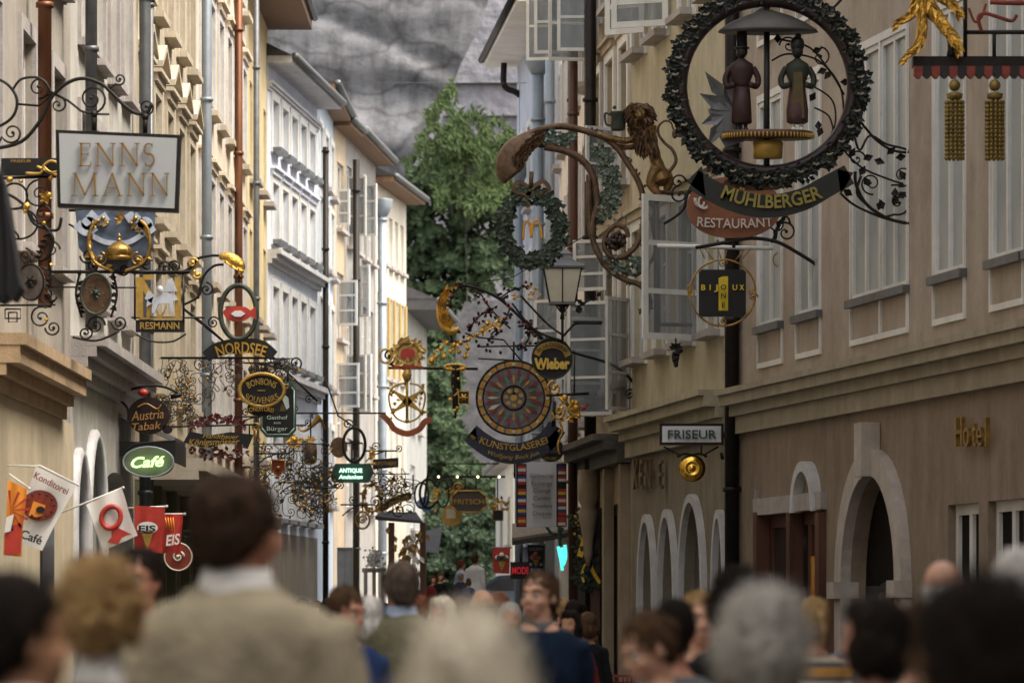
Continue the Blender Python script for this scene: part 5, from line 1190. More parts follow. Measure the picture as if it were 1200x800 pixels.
s.part('berries', BERRY, p)
p = s.px(-.04)
for k in range(34): p.ball(rnd.uniform(600,634), 346+rnd.uniform(-9,9)-(4 if k % 2 else 0), rnd.uniform(1.,1.7))
for k in range(30): t = rnd.random(); p.lf(545+t*42, 398-t*22+rnd.uniform(-4,4), rnd.uniform(0,360), 6, 1.8)
for q in ((549,398),(565,388),(571,379)): p.ball(*q,2.6)
s.part('gilded_fruit', GOLD, p)
# --- Schlosserei Wieber
s = Sign('hanging_sign', 'dark round SCHLOSSEREI Wieber sign with gold blackletter writing', 647, 420, 66.3)
p = s.px(); p.epl(647,420,24,24.5,.06); p.line([(640,394),(640,398)],1.3,False); s.part('panel', BLACK, p)
p = s.px(-.03); p.ring(647,420,23.5,24,.9); s.part('rim', IRONG, p)
p = s.px(-.03); p.band([(629,416),(634,408),(647,404),(660,408),(666,417)],7.5,.02); s.part('gold_band', GOLDP, p)
p = s.px(-.055); text(p,'SCHLOSSEREI',647,411.5,4.6,35,arc=-7.5,bold=.01); s.part('arched_lettering', BLACK, p)
p = s.px(-.05); text(p,'Wieber',647,426,12,41,bold=.045); p.line([(627,420),(630,430),(636,433)],1); s.part('lettering', M('bright gold paint', (.70,.48,.10), .4, .5, .1, 9), p)
# --- stained glass wheel + banner
s = Sign('glazier_sign', 'round stained glass wheel in a gilded rim above a dark blue KUNSTGLASEREI banner', 602, 466, 70)
CXw, CYw = 602, 466
p = s.px(.01); p.epl(CXw,CYw,43,43,.02,48); s.part('grey_glass', M('grey violet stained glass', (.16,.14,.16), .25, .1, .35, 8), p)
p = s.px(); p.ring(CXw,CYw,43.5,43.5,1.3); p.ring(CXw,CYw,36,36,.8); p.ring(CXw,CYw,14,14,1.2); p.line([(CXw,CYw-3),(CXw,CYw-12)],.9,False); p.ball(CXw,CYw-5,2.2)
p.line([(556,431),(700,431)],1,False) if False else None; p.line([(602,400),(602,424)],1.2,False); p.line([(590,398),(612,424)],.9,False); p.line([(560,420),(600,422)],.9,False); p.line([(642,463),(690,460)],1.4,False)
s.part('lead_rings', IRON, p)
def pet(p, a, r0, r1, w_, z=-.01):
    c_, s_ = math.cos(a), math.sin(a); P = [(r0,0),((r0+r1)*.55,w_),(r1,0),((r0+r1)*.55,-w_)]; p.plate([(CXw+x*c_-y*s_, CYw-(x*s_+y*c_)) for x,y in P], .012, z)
p = s.px(-.005)
for k in range(24):
    a0 = 2*math.pi*k/24+.03; a1 = a0+2*math.pi/24-.06
    p.plate([(CXw+37*math.cos(a0),CYw-37*math.sin(a0)),(CXw+42.5*math.cos(a0),CYw-42.5*math.sin(a0)),(CXw+42.5*math.cos(a1),CYw-42.5*math.sin(a1)),(CXw+37*math.cos(a1),CYw-37*math.sin(a1))],.015)
for k in range(0,8): pet(p, R(k*45+(3 if k % 2 else 0)), 15, 28, 1.7)
s.part('amber_glass', M('amber stained glass', (.45,.25,.05), .3, .2, .3, 8), p)
p = s.px(-.008); [pet(p, R(k*22.5+11), 19, 35, 2.2) for k in range(16)]; s.part('red_glass', M('red stained glass', (.20,.03,.03), .3, .1, .4, 8), p)
p = s.px(-.012); [pet(p, R(k*45+22), 15, 29, 1.8) for k in range(8)]; s.part('green_glass', M('green stained glass', (.06,.22,.10), .3, .1, .4, 8), p)
p = s.px(-.016); pet(p, R(205), 17, 33, 2.4); pet(p, R(180), 17, 31, 1.5); [p.epl(CXw+39.5*math.cos(R(k*45)),CYw-39.5*math.sin(R(k*45)),2,2,.02,12) for k in range(8)]; s.part('pale_glass', LANT, p)
p = s.px(-.02); p.epl(CXw,CYw,4,4,.02,12)
for k in range(7): a = R(k*51+20); p.epl(CXw+9*math.cos(a),CYw-9*math.sin(a),2.6,2.6,.02,10)
s.part('centre_rosette', GOLDP, p)
p = s.px(-.04); p.band([(551,507),(563,517),(580,527),(600,531),(622,528),(640,517),(653,500)], lambda t: 25-2*abs(2*t-1), .05); p.plate([(557,500),(548,512),(560,516)],.05); p.plate([(640,515),(655,500),(653,528),(646,532)],.05); s.part('banner', NAVY, p)
p = s.px(-.06); text(p,'KUNSTGLASEREI',602,515,7.6,78,arc=9,bold=.012); text(p,'Wolfgang Bock jun.',602,529.5,5,60,arc=6,shear=.3); text(p,'1889',554,512,4,7,rot=35); s.part('lettering', GOLDP, p)
# dark oval behind, with NEU
s = Sign('hanging_sign', 'dark oval board with small gold writing half hidden behind the blue glazier banner', 645, 530, 72)
p = s.px(); p.epl(646,527,15,14,.06); p.line([(650,470),(650,514)],1.3,False); s.part('panel', BLACK, p)
p = s.px(-.03); text(p,'WEIN',647,528,5,18); text(p,'STUBE',645,537,3,14); s.part('lettering', GOLDP, p)
# golden trumpet-ish ornament 645-690
s = Sign('gilded_ornament', 'gilded scroll ornament with balls on an arm right of the stained glass wheel', 670, 475, 69, 'ornament')
p = s.px(); [p.ball(x,y,r_) for x,y,r_ in ((662,466,4),(671,471,3.4),(675,478,4.6),(678,487,3.2),(652,452,2.5),(655,478,2.2),(648,491,2),(655,505,1.8))]
p.scroll(650,455,9,90,1.3,1.6); p.scroll(655,483,8,180,1.3,1.6); p.scroll(674,480,9,60,1.2,2.4); p.line([(655,492),(659,505),(654,520),(656,532)],1.4); p.line([(655,465),(668,476)],2)
[p.lf(660+rnd.uniform(-8,16),480+rnd.uniform(-10,10),rnd.uniform(0,360),8,2.6) for k in range(16)]; s.part('gilding', GOLD, p)
p = s.px(.03); p.line([(640,463),(690,461)],1.6,False); p.line([(673,460),(673,410)],.9,False); p.line([(648,500),(650,470)],2.); s.part('arm', IRON, p)
p = s.px(-.02); p.ball(684,478,3); p.ball(688,474,2); s.part('red_flower', RED, p)
# --- money exchange sign
s = Sign('exchange_sign', 'white money exchange board with strips of small national flags on both sides', 633, 579, 73)
p = s.px(); p.rect(603,541,665,543,.08); p.rect(617,543,652,617,.10); s.part('board', PANELW, p)
p = s.px(.01); p.rect(605,543,617,617,.08); p.rect(652,543,664,617,.08); s.part('side_strip', BLACK, p)
p = s.px(-.03)
for k, t_ in enumerate(('Geldwechsel','Exchange','Change','Cambio','Travellers','Cheques')): text(p,t_,635,557+k*8.8,4.6,{0:28,1:24,2:20,3:20,4:24,5:22}[k])
s.part('lettering', M('dark grey letters', (.05,.05,.055), .5, 0, .1, 9), p)
FL = {'r':RED,'w':WHITEP,'b':M('flag blue',(.03,.05,.2),.5,0,.1,9),'y':M('flag yellow',(.70,.42,.03),.5,0,.1,9),'k':BLACK}
colsL = [['r','w','r'],['b','w','r'],['k','r','y'],['b','w','r'],['b','y','b'],['r','y','r']]; colsR = [['b','r','w'],['r','w','k'],['k','r','y'],['r','w','r'],['w','b','r'],['r','r','w']]
bk = {}
for x0, cc in ((607,colsL),(654,colsR)):
    for k, c3 in enumerate(cc):
        y0 = 545+k*12
        for j, c_ in enumerate(c3): bk.setdefault(c_, s.px(-.02)).rect(x0,y0+j*3.5,x0+9,y0+j*3.5+3.5,.03)
for c_, p in bk.items(): s.part('flag_colour', FL[c_], p)
p = s.px(.05); p.line([(668,541),(672,541)],2,False); p.line([(603,541),(603,560)],1,False); s.part('bracket', IRON, p)
# --- turquoise neon serpent sign
s = Sign('neon_sign', 'turquoise glowing pharmacy neon emblem under a dark green hook', 659, 652, 76)
p = s.px(); p.line([(640,616),(646,624),(655,624),(660,618)],1.8); p.line([(655,606),(656,630),(657,640)],2.2); s.part('hook', DKGREEN, p)
p = s.px(-.03); p.line([(654,640),(656,650),(658,660),(659,668)],1.8); p.line([(662,638),(663,652),(660,662)],1.8); p.ell(p.p(659,649),(5*p.k,3*p.k,8*p.k)); s.part('neon_tube', NEONC, p)
# --- ribbon garland
s = Sign('flower_garland', 'hanging bunch of dried flowers with long yellow ribbons on a dark pillar', 690, 650, 71, 'garland')
p = s.px(); p.rect(692,520,703,790,.3); s.part('pillar', WOODD, p)
p = s.px(-.05)
for k in range(420):
    y = rnd.uniform(598,692); x = 686+rnd.gauss(0,6)+(y-640)*.06; p.lf(x,y,rnd.uniform(0,360),7,2.5,rnd.uniform(-.15,.1))
s.part('dark_foliage', LEAF, p)
p = s.px(-.2); p.band([(689,612),(686,628),(679,652)],7,.02); p.band([(692,655),(694,668),(703,683)],4,.02); p.band([(686,660),(682,672),(684,682)],3,.02); p.epl(686,611,4,4,.04,12); p.band([(684,618),(690,624),(688,634)],4,.02); s.part('ribbon', YELLOW, p)
p = s.px(-.2); p.band([(690,640),(693,655),(689,668)],5,.02); s.part('blue_ribbon', FL['b'], p)
p = s.px(-.15); [p.ball(676+rnd.uniform(-3,6),612+rnd.uniform(-12,20),1.8) for k in range(16)]; s.part('pale_flowers', GOLDP, p)
# --- flags right
def sflag(label, x0,y0,x1,y1,d,mat,extra):
    s = Sign('advertising_flag', label, (x0+x1)/2, y0, d, 'flag', 'ice cream flags by the far shops')
    p = s.px(.02); p.line([(x0-2,y0),(x1+2,y0)],.8,False); s.part('pole', ZINC, p)
    p = s.px(); p.plate([(x0,y0),(x1,y0+1),(x1-1,y1),(x0+1,y1-1)],.02); s.part('cloth', mat, p)
    for nm, m_, fn in extra: p = s.px(-.02); fn(p); s.part(nm, m_, p)
sflag('small red ice cream flag with a cone, far down the street', 577,641,598,672,88,RED,[('scoops', WHITEC, lambda p: [p.ball(x,y,3) for x,y in ((583,653),(588,650),(593,653))]),('cone', GOLDP, lambda p: p.plate([(583,657),(593,657),(588,669)],.01)),('lettering', BLACK, lambda p: [setattr(p,'z',-.07), text(p,'EIS',588,653,4.5,12,bold=.03)])])
sflag('dark blue ice cream flag with a red and yellow cone under the shop awning', 618,638,638,666,80,NAVY,[('lettering', WHITEC, lambda p: text(p,'EISKREM',628,643,4,16)),('scoop', M('pink ice',(.6,.2,.12),.6), lambda p: [p.ball(628,650,4),p.ball(624,653,2.6),p.ball(632,653,2.6)]),('cone', GOLDP, lambda p: p.plate([(624,655),(632,655),(628,664)],.01)),('white_marks', WHITEC, lambda p: [p.ball(622,661,1.8),p.ball(634,661,1.8)])])
# awnings and shop signs right far
s = Sign('shop_awning', 'grey brown striped awning over a shop behind the exchange sign', 640, 630, 79, 'awning')
p = s.px(); z0 = p.p(600,634); p.box8([p.p(600,634,-.9),p.p(672,624,-.9),p.p(690,624,.9),p.p(600,634,.9),p.p(600,631,-.9),p.p(672,620,-.9),p.p(690,598,.9),p.p(600,612,.9)]); s.part('canvas', M('taupe awning cloth', (.16,.13,.10), .8, 0, .3, 5, (8,1,1)), p)
p = s.px(-.92); p.band([(600,637),(640,632),(672,626)],5,.02); s.part('valance', M('dark valance',(.04,.03,.025),.8), p)
s = Sign('shop_sign', 'low black shop sign with red lit letters under the awning', 608, 668, 82)
p = s.px(); p.rect(598,658,622,678,.15); p.line([(610,640),(610,658)],1,False); s.part('panel', BLACK, p)
p = s.px(-.03); text(p,'MODE',610,668,8,20,bold=.03); s.part('lettering', NEONR, p)
# --- Restaurant oval
s = Sign('hanging_sign', 'orange brown oval RESTAURANT sign on a long curved iron arm', 860, 246, 54)
p = s.px(); p.epl(860,243,55,36,.06,sq=2.2); s.part('panel', M('rust orange enamel', (.20,.072,.03), .5, .05, .15, 4), p)
p = s.px(-.03); text(p,'RESTAURANT',861,260,11,88,arc=2,bold=.008); p.scroll(823,237,9,150,.55,2.2,ball=False); text(p,'C',823,237,16,12,bold=.02); s.part('lettering', M('pale sign letters', (.55,.50,.45), .5, 0, .15, 9), p)
p = s.px(.03); p.line([(778,262),(800,246),(808,222),(830,204)],1.8); p.scroll(797,228,11,90,1.2,1.4); p.scroll(795,213,9,0,1.2,1.3)
p.line([(815,290),(850,284),(880,279),(910,283),(935,296),(958,311),(971,325),(978,340)],2.2); p.line([(978,330),(979,350)],2.2,False); p.scroll(973,337,6,300,1.4,1.4); p.scroll(912,262,14,0,1.3,1.4); p.scroll(921,272,12,120,1.2,1.4,dirn=-1); p.line([(860,279),(860,290)],2,False)
for k in range(8): p.lf(903+k*2,285-k*4,60+rnd.uniform(-20,20),12,3)
s.part('bracket', IRON, p)
# --- Bijoux One
s = Sign('hanging_sign', 'square black BIJOUX ONE sign with yellow letters inside a thin brass ring', 847, 343, 56)
p = s.px(); p.line([(770,288),(906,291)],2.4,False); s.part('crossbar', WHITEP, p)
p = s.px(); p.ring(847,343,38.5,39,1.2); 
for x0,x1,y1 in ((820,826,303),(826,836,305),(873,862,305),(880,870,303),(842,845,304),(852,849,304)): p.line([(x0,291),(x1,y1)],.7,False)
[p.scroll(x,y,5,a,1.3,1) for x,y,a in ((847,309,0),(847,377,180),(811,343,90),(881,343,270),(809,338,0),(883,348,0))]; p.ring(915,304,9,9,.9); s.part('ring', GOLDD, p)
p = s.px(-.03); p.plate([(822,316),(871,316),(874,319),(874,368),(871,371),(822,371),(819,368),(819,319)],.07); s.part('panel', BLACK, p)
ye = M('yellow sign paint', (.72,.55,.03), .5, 0, .05, 9)
p = s.px(-.035); p.rect(842,331,853,364,.02); p.plate([(842,331),(842,326),(847,324),(853,324),(853,331)],.02)
for t_, x in zip('BIJ',(824,832,839)): text(p,t_,x,337,6.4,None if t_ == 'I' else 5,bold=.02)
for t_, x in zip('UX',(861,869)): text(p,t_,x,337,6.4,5.5,bold=.02)
s.part('lettering', ye, p)
p = s.px(-.06); [text(p,t_,847.5,y,6,None,bold=.01) for t_,y in (('O',337),('N',347),('E',358))]; s.part('black_letters', BLACK, p)
# --- Friseur
s = Sign('hanging_sign', 'white FRISEUR light box in a dark frame fixed to the black drainpipe', 811, 509, 58)
p = s.px(); p.frame(773,496,848,521,3,.14); p.rect(776,499,845,518,.08,.04); p.line([(848,509),(858,509)],3,False); s.part('frame', IRON, p)
p = s.px(-.0); p.rect(776,499,845,518,.03); s.part('front_panel', PANELW, p)
p = s.px(-.015); text(p,'FRISEUR',811,508.7,10,57,bold=.012); s.part('lettering', M('dark green letters', (.01,.045,.03), .5, 0, .1, 9), p)
s = Sign('barber_dish', 'shiny round brass barber dish hanging under the FRISEUR sign', 811, 548, 58.05, 'barber dish')
p = s.px(); k_ = p.k; c = p.p(811,548.5)
prof = [(15.5,0),(15.8,1),(12,1.5),(10,3.5),(8,4),(6.5,3.5),(5.5,2.5),(3,4.5),(.3,5)]; n_=28
vv = [c+Vector((r_*k_*math.cos(2*math.pi*i/n_), -h_*k_, r_*k_*math.sin(2*math.pi*i/n_))) for r_,h_ in prof for i in range(n_)]; p.add(vv, [(j*n_+i,j*n_+(i+1)%n_,(j+1)*n_+(i+1)%n_,(j+1)*n_+i) for j in range(len(prof)-1) for i in range(n_)]+[tuple(range(n_))], True); s.part('dish', BRASS, p)
p = s.px(.03); p.line([(778,523),(795,532),(826,532),(842,523)],1,False); p.line([(796,534),(803,531),(811,533),(819,531),(828,534)],1.4); p.line([(822,521),(822,532)],1,False); p.ball(795,534,2); p.ball(827,534,2); p.line([(845,530),(847,538)],2,False); s.part('hanger', IRON, p)
# --- grape pendant and vines
s = Sign('grape_pendant', 'small dark bunch of iron grapes hanging above the cream cornice', 792, 418, 60, 'pendant')
p = s.px(); [p.ball(792+rnd.uniform(-1,1)*max(1,(6-j)),411+j*2.8,2.6,rnd.uniform(-.03,.03)) for j in range(7) for q in range(4)]; p.line([(792,396),(792,410)],1,False); [p.lf(792,408,a,9,3) for a in (10,50,130,170)]; s.part('grapes', IRON, p)
# --- bronze wall letters NE / Hotel
def wall_letters(f, st, xs, y0, y1, mat, label, cat='lettering'):
    r = empty('wall_letters', f.p(*f.uz(xs[0],y1), .1), label, cat)
    for ch, x in zip(st, xs):
        vs_, fs = text_mesh(ch, .0); u, zt = f.uz(x,y0); _, zb = f.uz(x,y1); h = zt-zb; mb = MB()
        sgn = -1 if f.uz(1000,0)[0] > 1e9 else 1
        mb.add([f.p(u - (v.x if (f.uz(x+10,0)[0] < u) else -v.x)*h/.72, zb+v.y*h/.72, .06+(v.z+.05)*.5) for v in vs_], fs)
        mb.build('letter', mat, r)
wall_letters(f1, 'XENE', (752,759,767,781), 537, 573, M('brown bronze letters', (.17,.11,.06), .5, .5, .2, 9), 'tall bronze letters standing out from the cream wall beside the arches')
wall_letters(f0, 'Hotel', (1134,1143,1152,1158,1166), 487, 523, GOLDD, 'old gold letters reading Hotel on the pink wall above the small windows')
# --- Muehlberger ----------------------------------------------------------------
s = Sign('wreath_sign', 'large dark MÜHLBERGER wreath with two painted figures under a grey canopy', 900, 110, 49.4)
CXm, CYm = 899, 101
p = s.px(); p.ring(CXm,CYm,101,100,7.5,n=72); s.part('hoop', M('dark red brown hoop', (.022,.010,.010), .45, .2, .3, 8), p)
p = s.px(-.02)
for k in range(2600):
    a = rnd.uniform(0,6.283); r_ = rnd.uniform(102,116)*(1+.02*math.sin(a*26)); p.lf(CXm+r_*math.cos(a), CYm-r_*math.sin(a), rnd.uniform(0,360), 8.5, 3, rnd.uniform(-.09,.07))
s.part('wreath_leaves', M('very dark leaves', (.010,.014,.010), .4, .3, .4, 9), p)
p = s.px(-.12)
for k in range(34):
    a = 2*math.pi*k/34+.08; x, y = CXm+109*math.cos(a), CYm-109*math.sin(a); p.line([(x-3.5,y-1+rnd.uniform(-1,1)),(x+1,y),(x+4,y-2)],1.5)
s.part('pale_ribbon', M('pale painted ribbon', (.20,.18,.13), .5, .1, .2, 9), p)
p = s.px(); p.line([(898.5,6),(898.5,206)],3.6,False); p.line([(898.5,8),(898.5,-30)],2.4,False); s.part('centre_post', BLACK, p)
p = s.px(); k_ = p.k; p.lathe([(59*k_,0),(57*k_,3*k_),(45*k_,11*k_),(25*k_,20*k_),(4*k_,26*k_),(0.5*k_,27*k_)], p.p(900,38), 32, sy=.5); s.part('canopy', M('grey tin canopy', (.065,.062,.058), .55, .3, .15, 5), p)
p = s.px(); p.lathe([(52*k_,-5*k_),(53*k_,3*k_),(50*k_,4*k_)], p.p(900,158), 32, sy=.5); s.part('stage', M('dark stage boards', (.09,.045,.02), .5, .2, .2, 9), p)
p = s.px()
for k in range(36):
    a = math.pi+math.pi*k/35; c = p.p(900,158)+Vector((53.5*k_*math.cos(a), 26.8*k_*math.sin(a), 0)); p.ell(c+Vector((0,0,-2*k_)), (1.1*k_,1*k_,3.2*k_), 6, 5)
p.lathe([(17*k_,-14*k_),(18*k_,5*k_),(15*k_,7*k_)], p.p(900,172), 16, sy=.6); s.part('gilded_fringe', GOLDP, p)
def figurine(cx, coat, skirt, man):
    r_ = s.px(-.05); k = r_.k
    r_.lathe([(9*k,-38*k),(12.5*k,-36*k),(13*k,-22*k),(10*k,0),(9*k,10*k)] if not man else [(10*k,-38*k),(12*k,-36*k),(11*k,-15*k),(9.5*k,5*k)], r_.p(cx,108), 14, sy=.7)
    a = s.part('skirt' if not man else 'coat', skirt, r_)
    r_ = s.px(-.05); r_.lathe([(9*k,-4*k),(10*k,6*k),(15*k,20*k),(13*k,27*k),(5*k,32*k),(3.5*k,34*k)], r_.p(cx,103), 14, sy=.6)
    for sd_ in (-1,1): r_.tube(cr([r_.p(cx+sd_*13,80), r_.p(cx+sd_*19,92), r_.p(cx+sd_*17,102,-.02), r_.p(cx+sd_*9,101,-.1)],5), 3.6*k, 8)
    s.part('jacket', coat, r_)
    r_ = s.px(-.05); r_.ell(r_.p(cx,61),(7*k,7*k,8.5*k)); 
    if man: r_.lathe([(9*k,0),(9*k,1.5*k),(6.5*k,2*k),(6*k,22*k),(5.5*k,22.5*k)], r_.p(cx,58), 14)
    else: r_.ell(r_.p(cx,53),(8.5*k,8*k,10*k)); r_.ell(r_.p(cx+1,43),(4*k,4*k,3*k))
    s.part('hat', BLACK, r_)
    r_ = s.px(-.05); [r_.ell(r_.p(cx+sd_*4.5,153,-.04),(3*k,5*k,3*k)) for sd_ in (-1,1)]; [r_.line([(cx+sd_*4.5,142),(cx+sd_*4.5,152)],2.2,False) for sd_ in (-1,1)]; s.part('legs', WHITEP if not man else BLACK, r_)
figurine(869, M('dark red coat', (.026,.006,.006), .6, 0, .2, 9), M('dark red coat skirt', (.03,.007,.006), .6, 0, .2, 9), True)
figurine(934, M('dark green bodice', (.016,.022,.013), .6, 0, .2, 9), M('maroon skirt', (.07,.03,.03), .6, 0, .2, 9), False)
p = s.px(-.13); p.plate([(929,86),(939,86),(942,140),(928,140)],.02); s.part('apron', M('olive apron', (.09,.065,.02), .7, 0, .15, 9), p)
p = s.px(.05)
for (x,y,a,L,w_) in ((862,128,110,40,8),(856,130,150,42,9),(852,120,125,45,8),(850,135,200,30,8),(868,150,90,60,10),(848,140,240,36,8),(860,110,100,34,6)): p.leaf(p.p(x,y),(math.cos(R(a)),0,math.sin(R(a))),(0,-1,.1),L*p.k,w_*p.k)
p.plate([(830,128),(848,115),(852,95),(860,80),(858,105),(868,120),(872,165),(850,172),(838,150)],.03)
s.part('grey_leaves', LEAD, p)
p = s.px(.1); p.line([(915,45),(950,55),(975,85),(990,110)],1.2); p.line([(905,70),(925,62),(960,70),(985,100),(990,140)],1.2); p.scroll(925,52,11,180,1.2,1.2,dirn=-1); p.scroll(962,66,12,90,1.1,1.2,dirn=-1); p.line([(950,98),(975,115),(980,140),(973,160)],1.1); p.line([(955,125),(972,135),(978,155)],1.1)
for (x,y,a) in ((975,82,230),(985,95,0),(960,152,90),(950,118,60),(970,80,200),(912,50,90),(952,60,20),(964,148,250)): p.lf(x,y,a,13,4.5)
p.line([(1008,140),(1016,150),(1030,165),(1050,176),(1080,178)],1.6); p.line([(1000,150),(1008,175),(1020,158),(1040,168),(1065,175),(1081,190)],1.4); p.line([(985,170),(1010,195),(1045,210),(1060,215),(1045,216)],1.2)
p.line([(1003,240-40),(1004,215),(1015,237),(1037,253),(1060,260),(1083,262)],2.0); p.line([(985,225),(1003,240),(1035,254),(1060,260)],1.5); p.line([(1010,205),(1005,225),(1018,240),(1036,252)],1.6)
p.scroll(1022,214,13,280,1.35,1.2,dirn=-1); p.scroll(1058,205,13,250,1.2,1.2,dirn=1); p.scroll(1054,236,15,250,1.2,1.4,[(1036,254)],dirn=1); p.scroll(1005,185,10,0,1.2,1.2); p.line([(1081,172),(1081,190)],2,False); p.line([(1081,245),(1081,268)],2,False)
for (x,y,a) in ((1012,186,20),(1025,186,-20),(1050,184,10),(1066,190,-20),(1020,218,120),(1036,245,110),(1047,240,60),(1050,232,90),(1052,231,30),(1062,210,120),(1083,192,200),(1083,250,180),(1000,228,150),(996,184,60),(1008,205,60),(1040,180,40),(1030,246,70)): p.lf(x,y,a,14,4.8)
p.ball(1082,190,3.5); p.ball(1082,252,3.5); p.line([(975,10),(985,0),(1000,-20)],1.6); s.part('vine_bracket', IRON, p)
p = s.px(-.16); p.band([(812,212),(840,228),(872,240),(905,243),(940,235),(968,220),(994,206)], lambda t: 27-3*abs(2*t-1), .05); p.plate([(804,214),(822,196),(826,232)],.05); p.plate([(980,200),(999,204),(984,230)],.05); s.part('banner', M('blackish green banner', (.008,.010,.007), .5, .1, .3, 6), p)
p = s.px(-.19); text(p,'MÜHLBERGER',903,226,15.5,114,arc=12,bold=.02); s.part('lettering', M('mustard letters', (.26,.21,.035), .5, .1, .15, 9), p)
p = s.px(.03); p.epl(888,214,40,9,.04); s.part('rust_panel', BRONZE, p)
# --- gilded foot sign top right with tassels
s = Sign('tassel_sign', 'gilded feather claw over a dark valance rail with two hanging gold tassels', 1140, 80, 43)
p = s.px(); p.rect(1070,66,1260,78,.16); p.line([(1131,-40),(1131,66)],2.6,False); p.line([(1165,38),(1165,66)],2.4,False); p.line([(1131,38),(1260,38)],2.6,False); p.line([(1115,50),(1112,66)],3); p.line([(1160,-30),(1164,0),(1198,2)],2); p.line([(1082,10),(1112,40),(1115,66)],5); s.part('rail', IRON, p)
p = s.px(-.02); p.line([(1150,38),(1146,22),(1152,16),(1168,20),(1185,25),(1191,18)],2.2); p.line([(1135,10),(1142,26),(1150,20),(1155,5)],1.6); p.line([(1160,3),(1200,4),(1240,0)],3); s.part('red_ironwork', REDP, p)
p = s.px(-.03); a_=[]; b_ = s.px(-.04)
for k in range(10):
    x = 1071+k*20.5; P = [(x,78),(x+10,78),(x+10,88),(x+7,92),(x+4,92),(x,88)]
    p.plate(P,.1); b_.plate([(q[0]+10.3,q[1]) for q in P],.1)
s.part('red_valance', REDP, p); s.part('black_valance', BLACK, b_)
for cx_ in (1118,1165):
    p = s.px(-.05); k_=p.k; p.ball(cx_,101,7); p.lathe([(4*k_,-3*k_),(9*k_,0),(10*k_,5*k_),(4*k_,7*k_)], p.p(cx_,116), 12); p.line([(cx_,92),(cx_,101)],1.5,False)
    for k in range(12):
        a = 2*math.pi*k/12; x = cx_+10*math.cos(a); zz = 10*k_*math.sin(a)
        for j in range(14): p.ell(p.p(x,121+j*5,zz)+Vector((0,0,0)), (2.1*k_,2.1*k_,2.8*k_), 6, 4)
    s.part('tassel', M('dull gold cord', (.22,.15,.035), .5, .4, .3, 12) if cx_ < 1140 else bpy.data.materials['dull gold cord'], p)
p = s.px(-.08)
def feath(pts, w_):
    p.tube(cr([p.p(*q) for q in pts],6), lambda t: p.k*w_*math.sin(math.pi*(.12+.85*t))**.8, 10, flat=.55)
    P = cr([(*q,0) for q in pts],10)
    for i in range(4,len(P)-2): 
        dr = (P[i+1]-P[i]); a = math.degrees(math.atan2(-dr.y, dr.x)); p.lf(P[i].x, P[i].y, a+rnd.uniform(-30,30), w_*2.2, w_*.5, -.04)
feath([(1078,-25),(1088,5),(1100,25),(1112,42),(1121,56)],8); feath([(1080,-20),(1074,0),(1068,18),(1050,31)],6.5); feath([(1078,-5),(1080,30),(1075,55),(1058,71)],6.5); feath([(1085,-20),(1100,-4),(1112,5),(1121,16)],7)
s.part('gilded_feathers', GOLD, p)
# --- big wire across
s = Sign('overhead_wire', 'thin wire strung across the street in front of the cliff', 490, 97, 100, 'wire')
p = s.px(); p.line([(392,97),(645,97.5)],.35,False); s.part('strand', LEAD, p)
# --- carved statue console left, boxes, planter, flowers
s = Sign('wall_statue', 'slim dark carved figure on the corner of the beige shop at the far left', 18, 500, 50, 'statue')
p = s.px(-.6); k_=p.k; p.ell(p.p(22,452),(4.5*k_,4*k_,6*k_)); p.lathe([(2*k_,-150*k_),(5*k_,-60*k_),(6*k_,-50*k_),(8*k_,-10*k_),(9*k_,8*k_),(5*k_,18*k_),(3*k_,20*k_)], p.p(16,480), 10); p.tube(cr([p.p(23,468),p.p(27,490),p.p(20,505)],5), 2.6*k_, 7); p.line([(15,500),(14,650)],3,False); s.part('figure', BRONZE, p)
s = Sign('flower_bunch', 'white flower ball on a stone post at the far left shops', 439, 654, 96, 'flowers')
p = s.px(); [p.ball(439+rnd.gauss(0,4.5),654+rnd.gauss(0,6),1.6,rnd.uniform(-.15,.15)) for k in range(130)]; s.part('blossoms', WHITEC, p)
p = s.px(.1); p.rect(424,665,452,670,.5); p.rect(426,670,430,745,.3); p.rect(436,670,440,745,.3); p.rect(446,670,450,745,.3); s.part('stand', STONE, p)
s = Sign('display_case', 'pale grey glass display case on a shop wall at the far left', 404, 664, 90, 'display case')
p = s.px(); p.rect(395,641,413,700,.3); s.part('case', M('pale grey case',(.30,.33,.37),.3), p); p = s.px(-.03); p.frame(395,641,413,700,1.2,.03); p.rect(403.5,642,404.5,699,.03); s.part('frame', ZINC, p)
s = Sign('shop_awning', 'dark canvas canopy over the shop at the bend of the street', 470, 607, 96, 'awning')
p = s.px(); p.box8([p.p(442,610,-1.2),p.p(496,614,-1.2),p.p(496,612,1.2),p.p(442,608,1.2),p.p(442,606,-1.2),p.p(496,612,-1.2),p.p(486,598,1.2),p.p(442,598,1.2)]); s.part('canvas', M('black canvas',(.025,.024,.028),.8), p)
s = Sign('draped_banner', 'plain pale grey banner hanging at the corner before the green hedge', 505, 620, 98, 'banner')
p = s.px(); p.plate([(499,622),(518,617),(514,648),(499,646)],.03); p.line([(498,617),(499,700)],1,False); s.part('cloth', M('grey cloth',(.33,.34,.38),.8), p)
s = Sign('souvenir_stand', 'stand hung with gold and white trinkets under the dark canopy', 485, 650, 95, 'stall')
p = s.px(); p.rect(455,612,462,745,.3); p.rect(492,612,499,745,.3); p.rect(462,690,492,745,.5); s.part('stand', WOODD, p)
p = s.px(-.1); [p.lf(478+rnd.gauss(0,9),645+rnd.uniform(-28,30),rnd.uniform(240,300),9,2.6,rnd.uniform(-.1,.1)) for k in range(70)]; s.part('gold_trinkets', GOLDD, p)
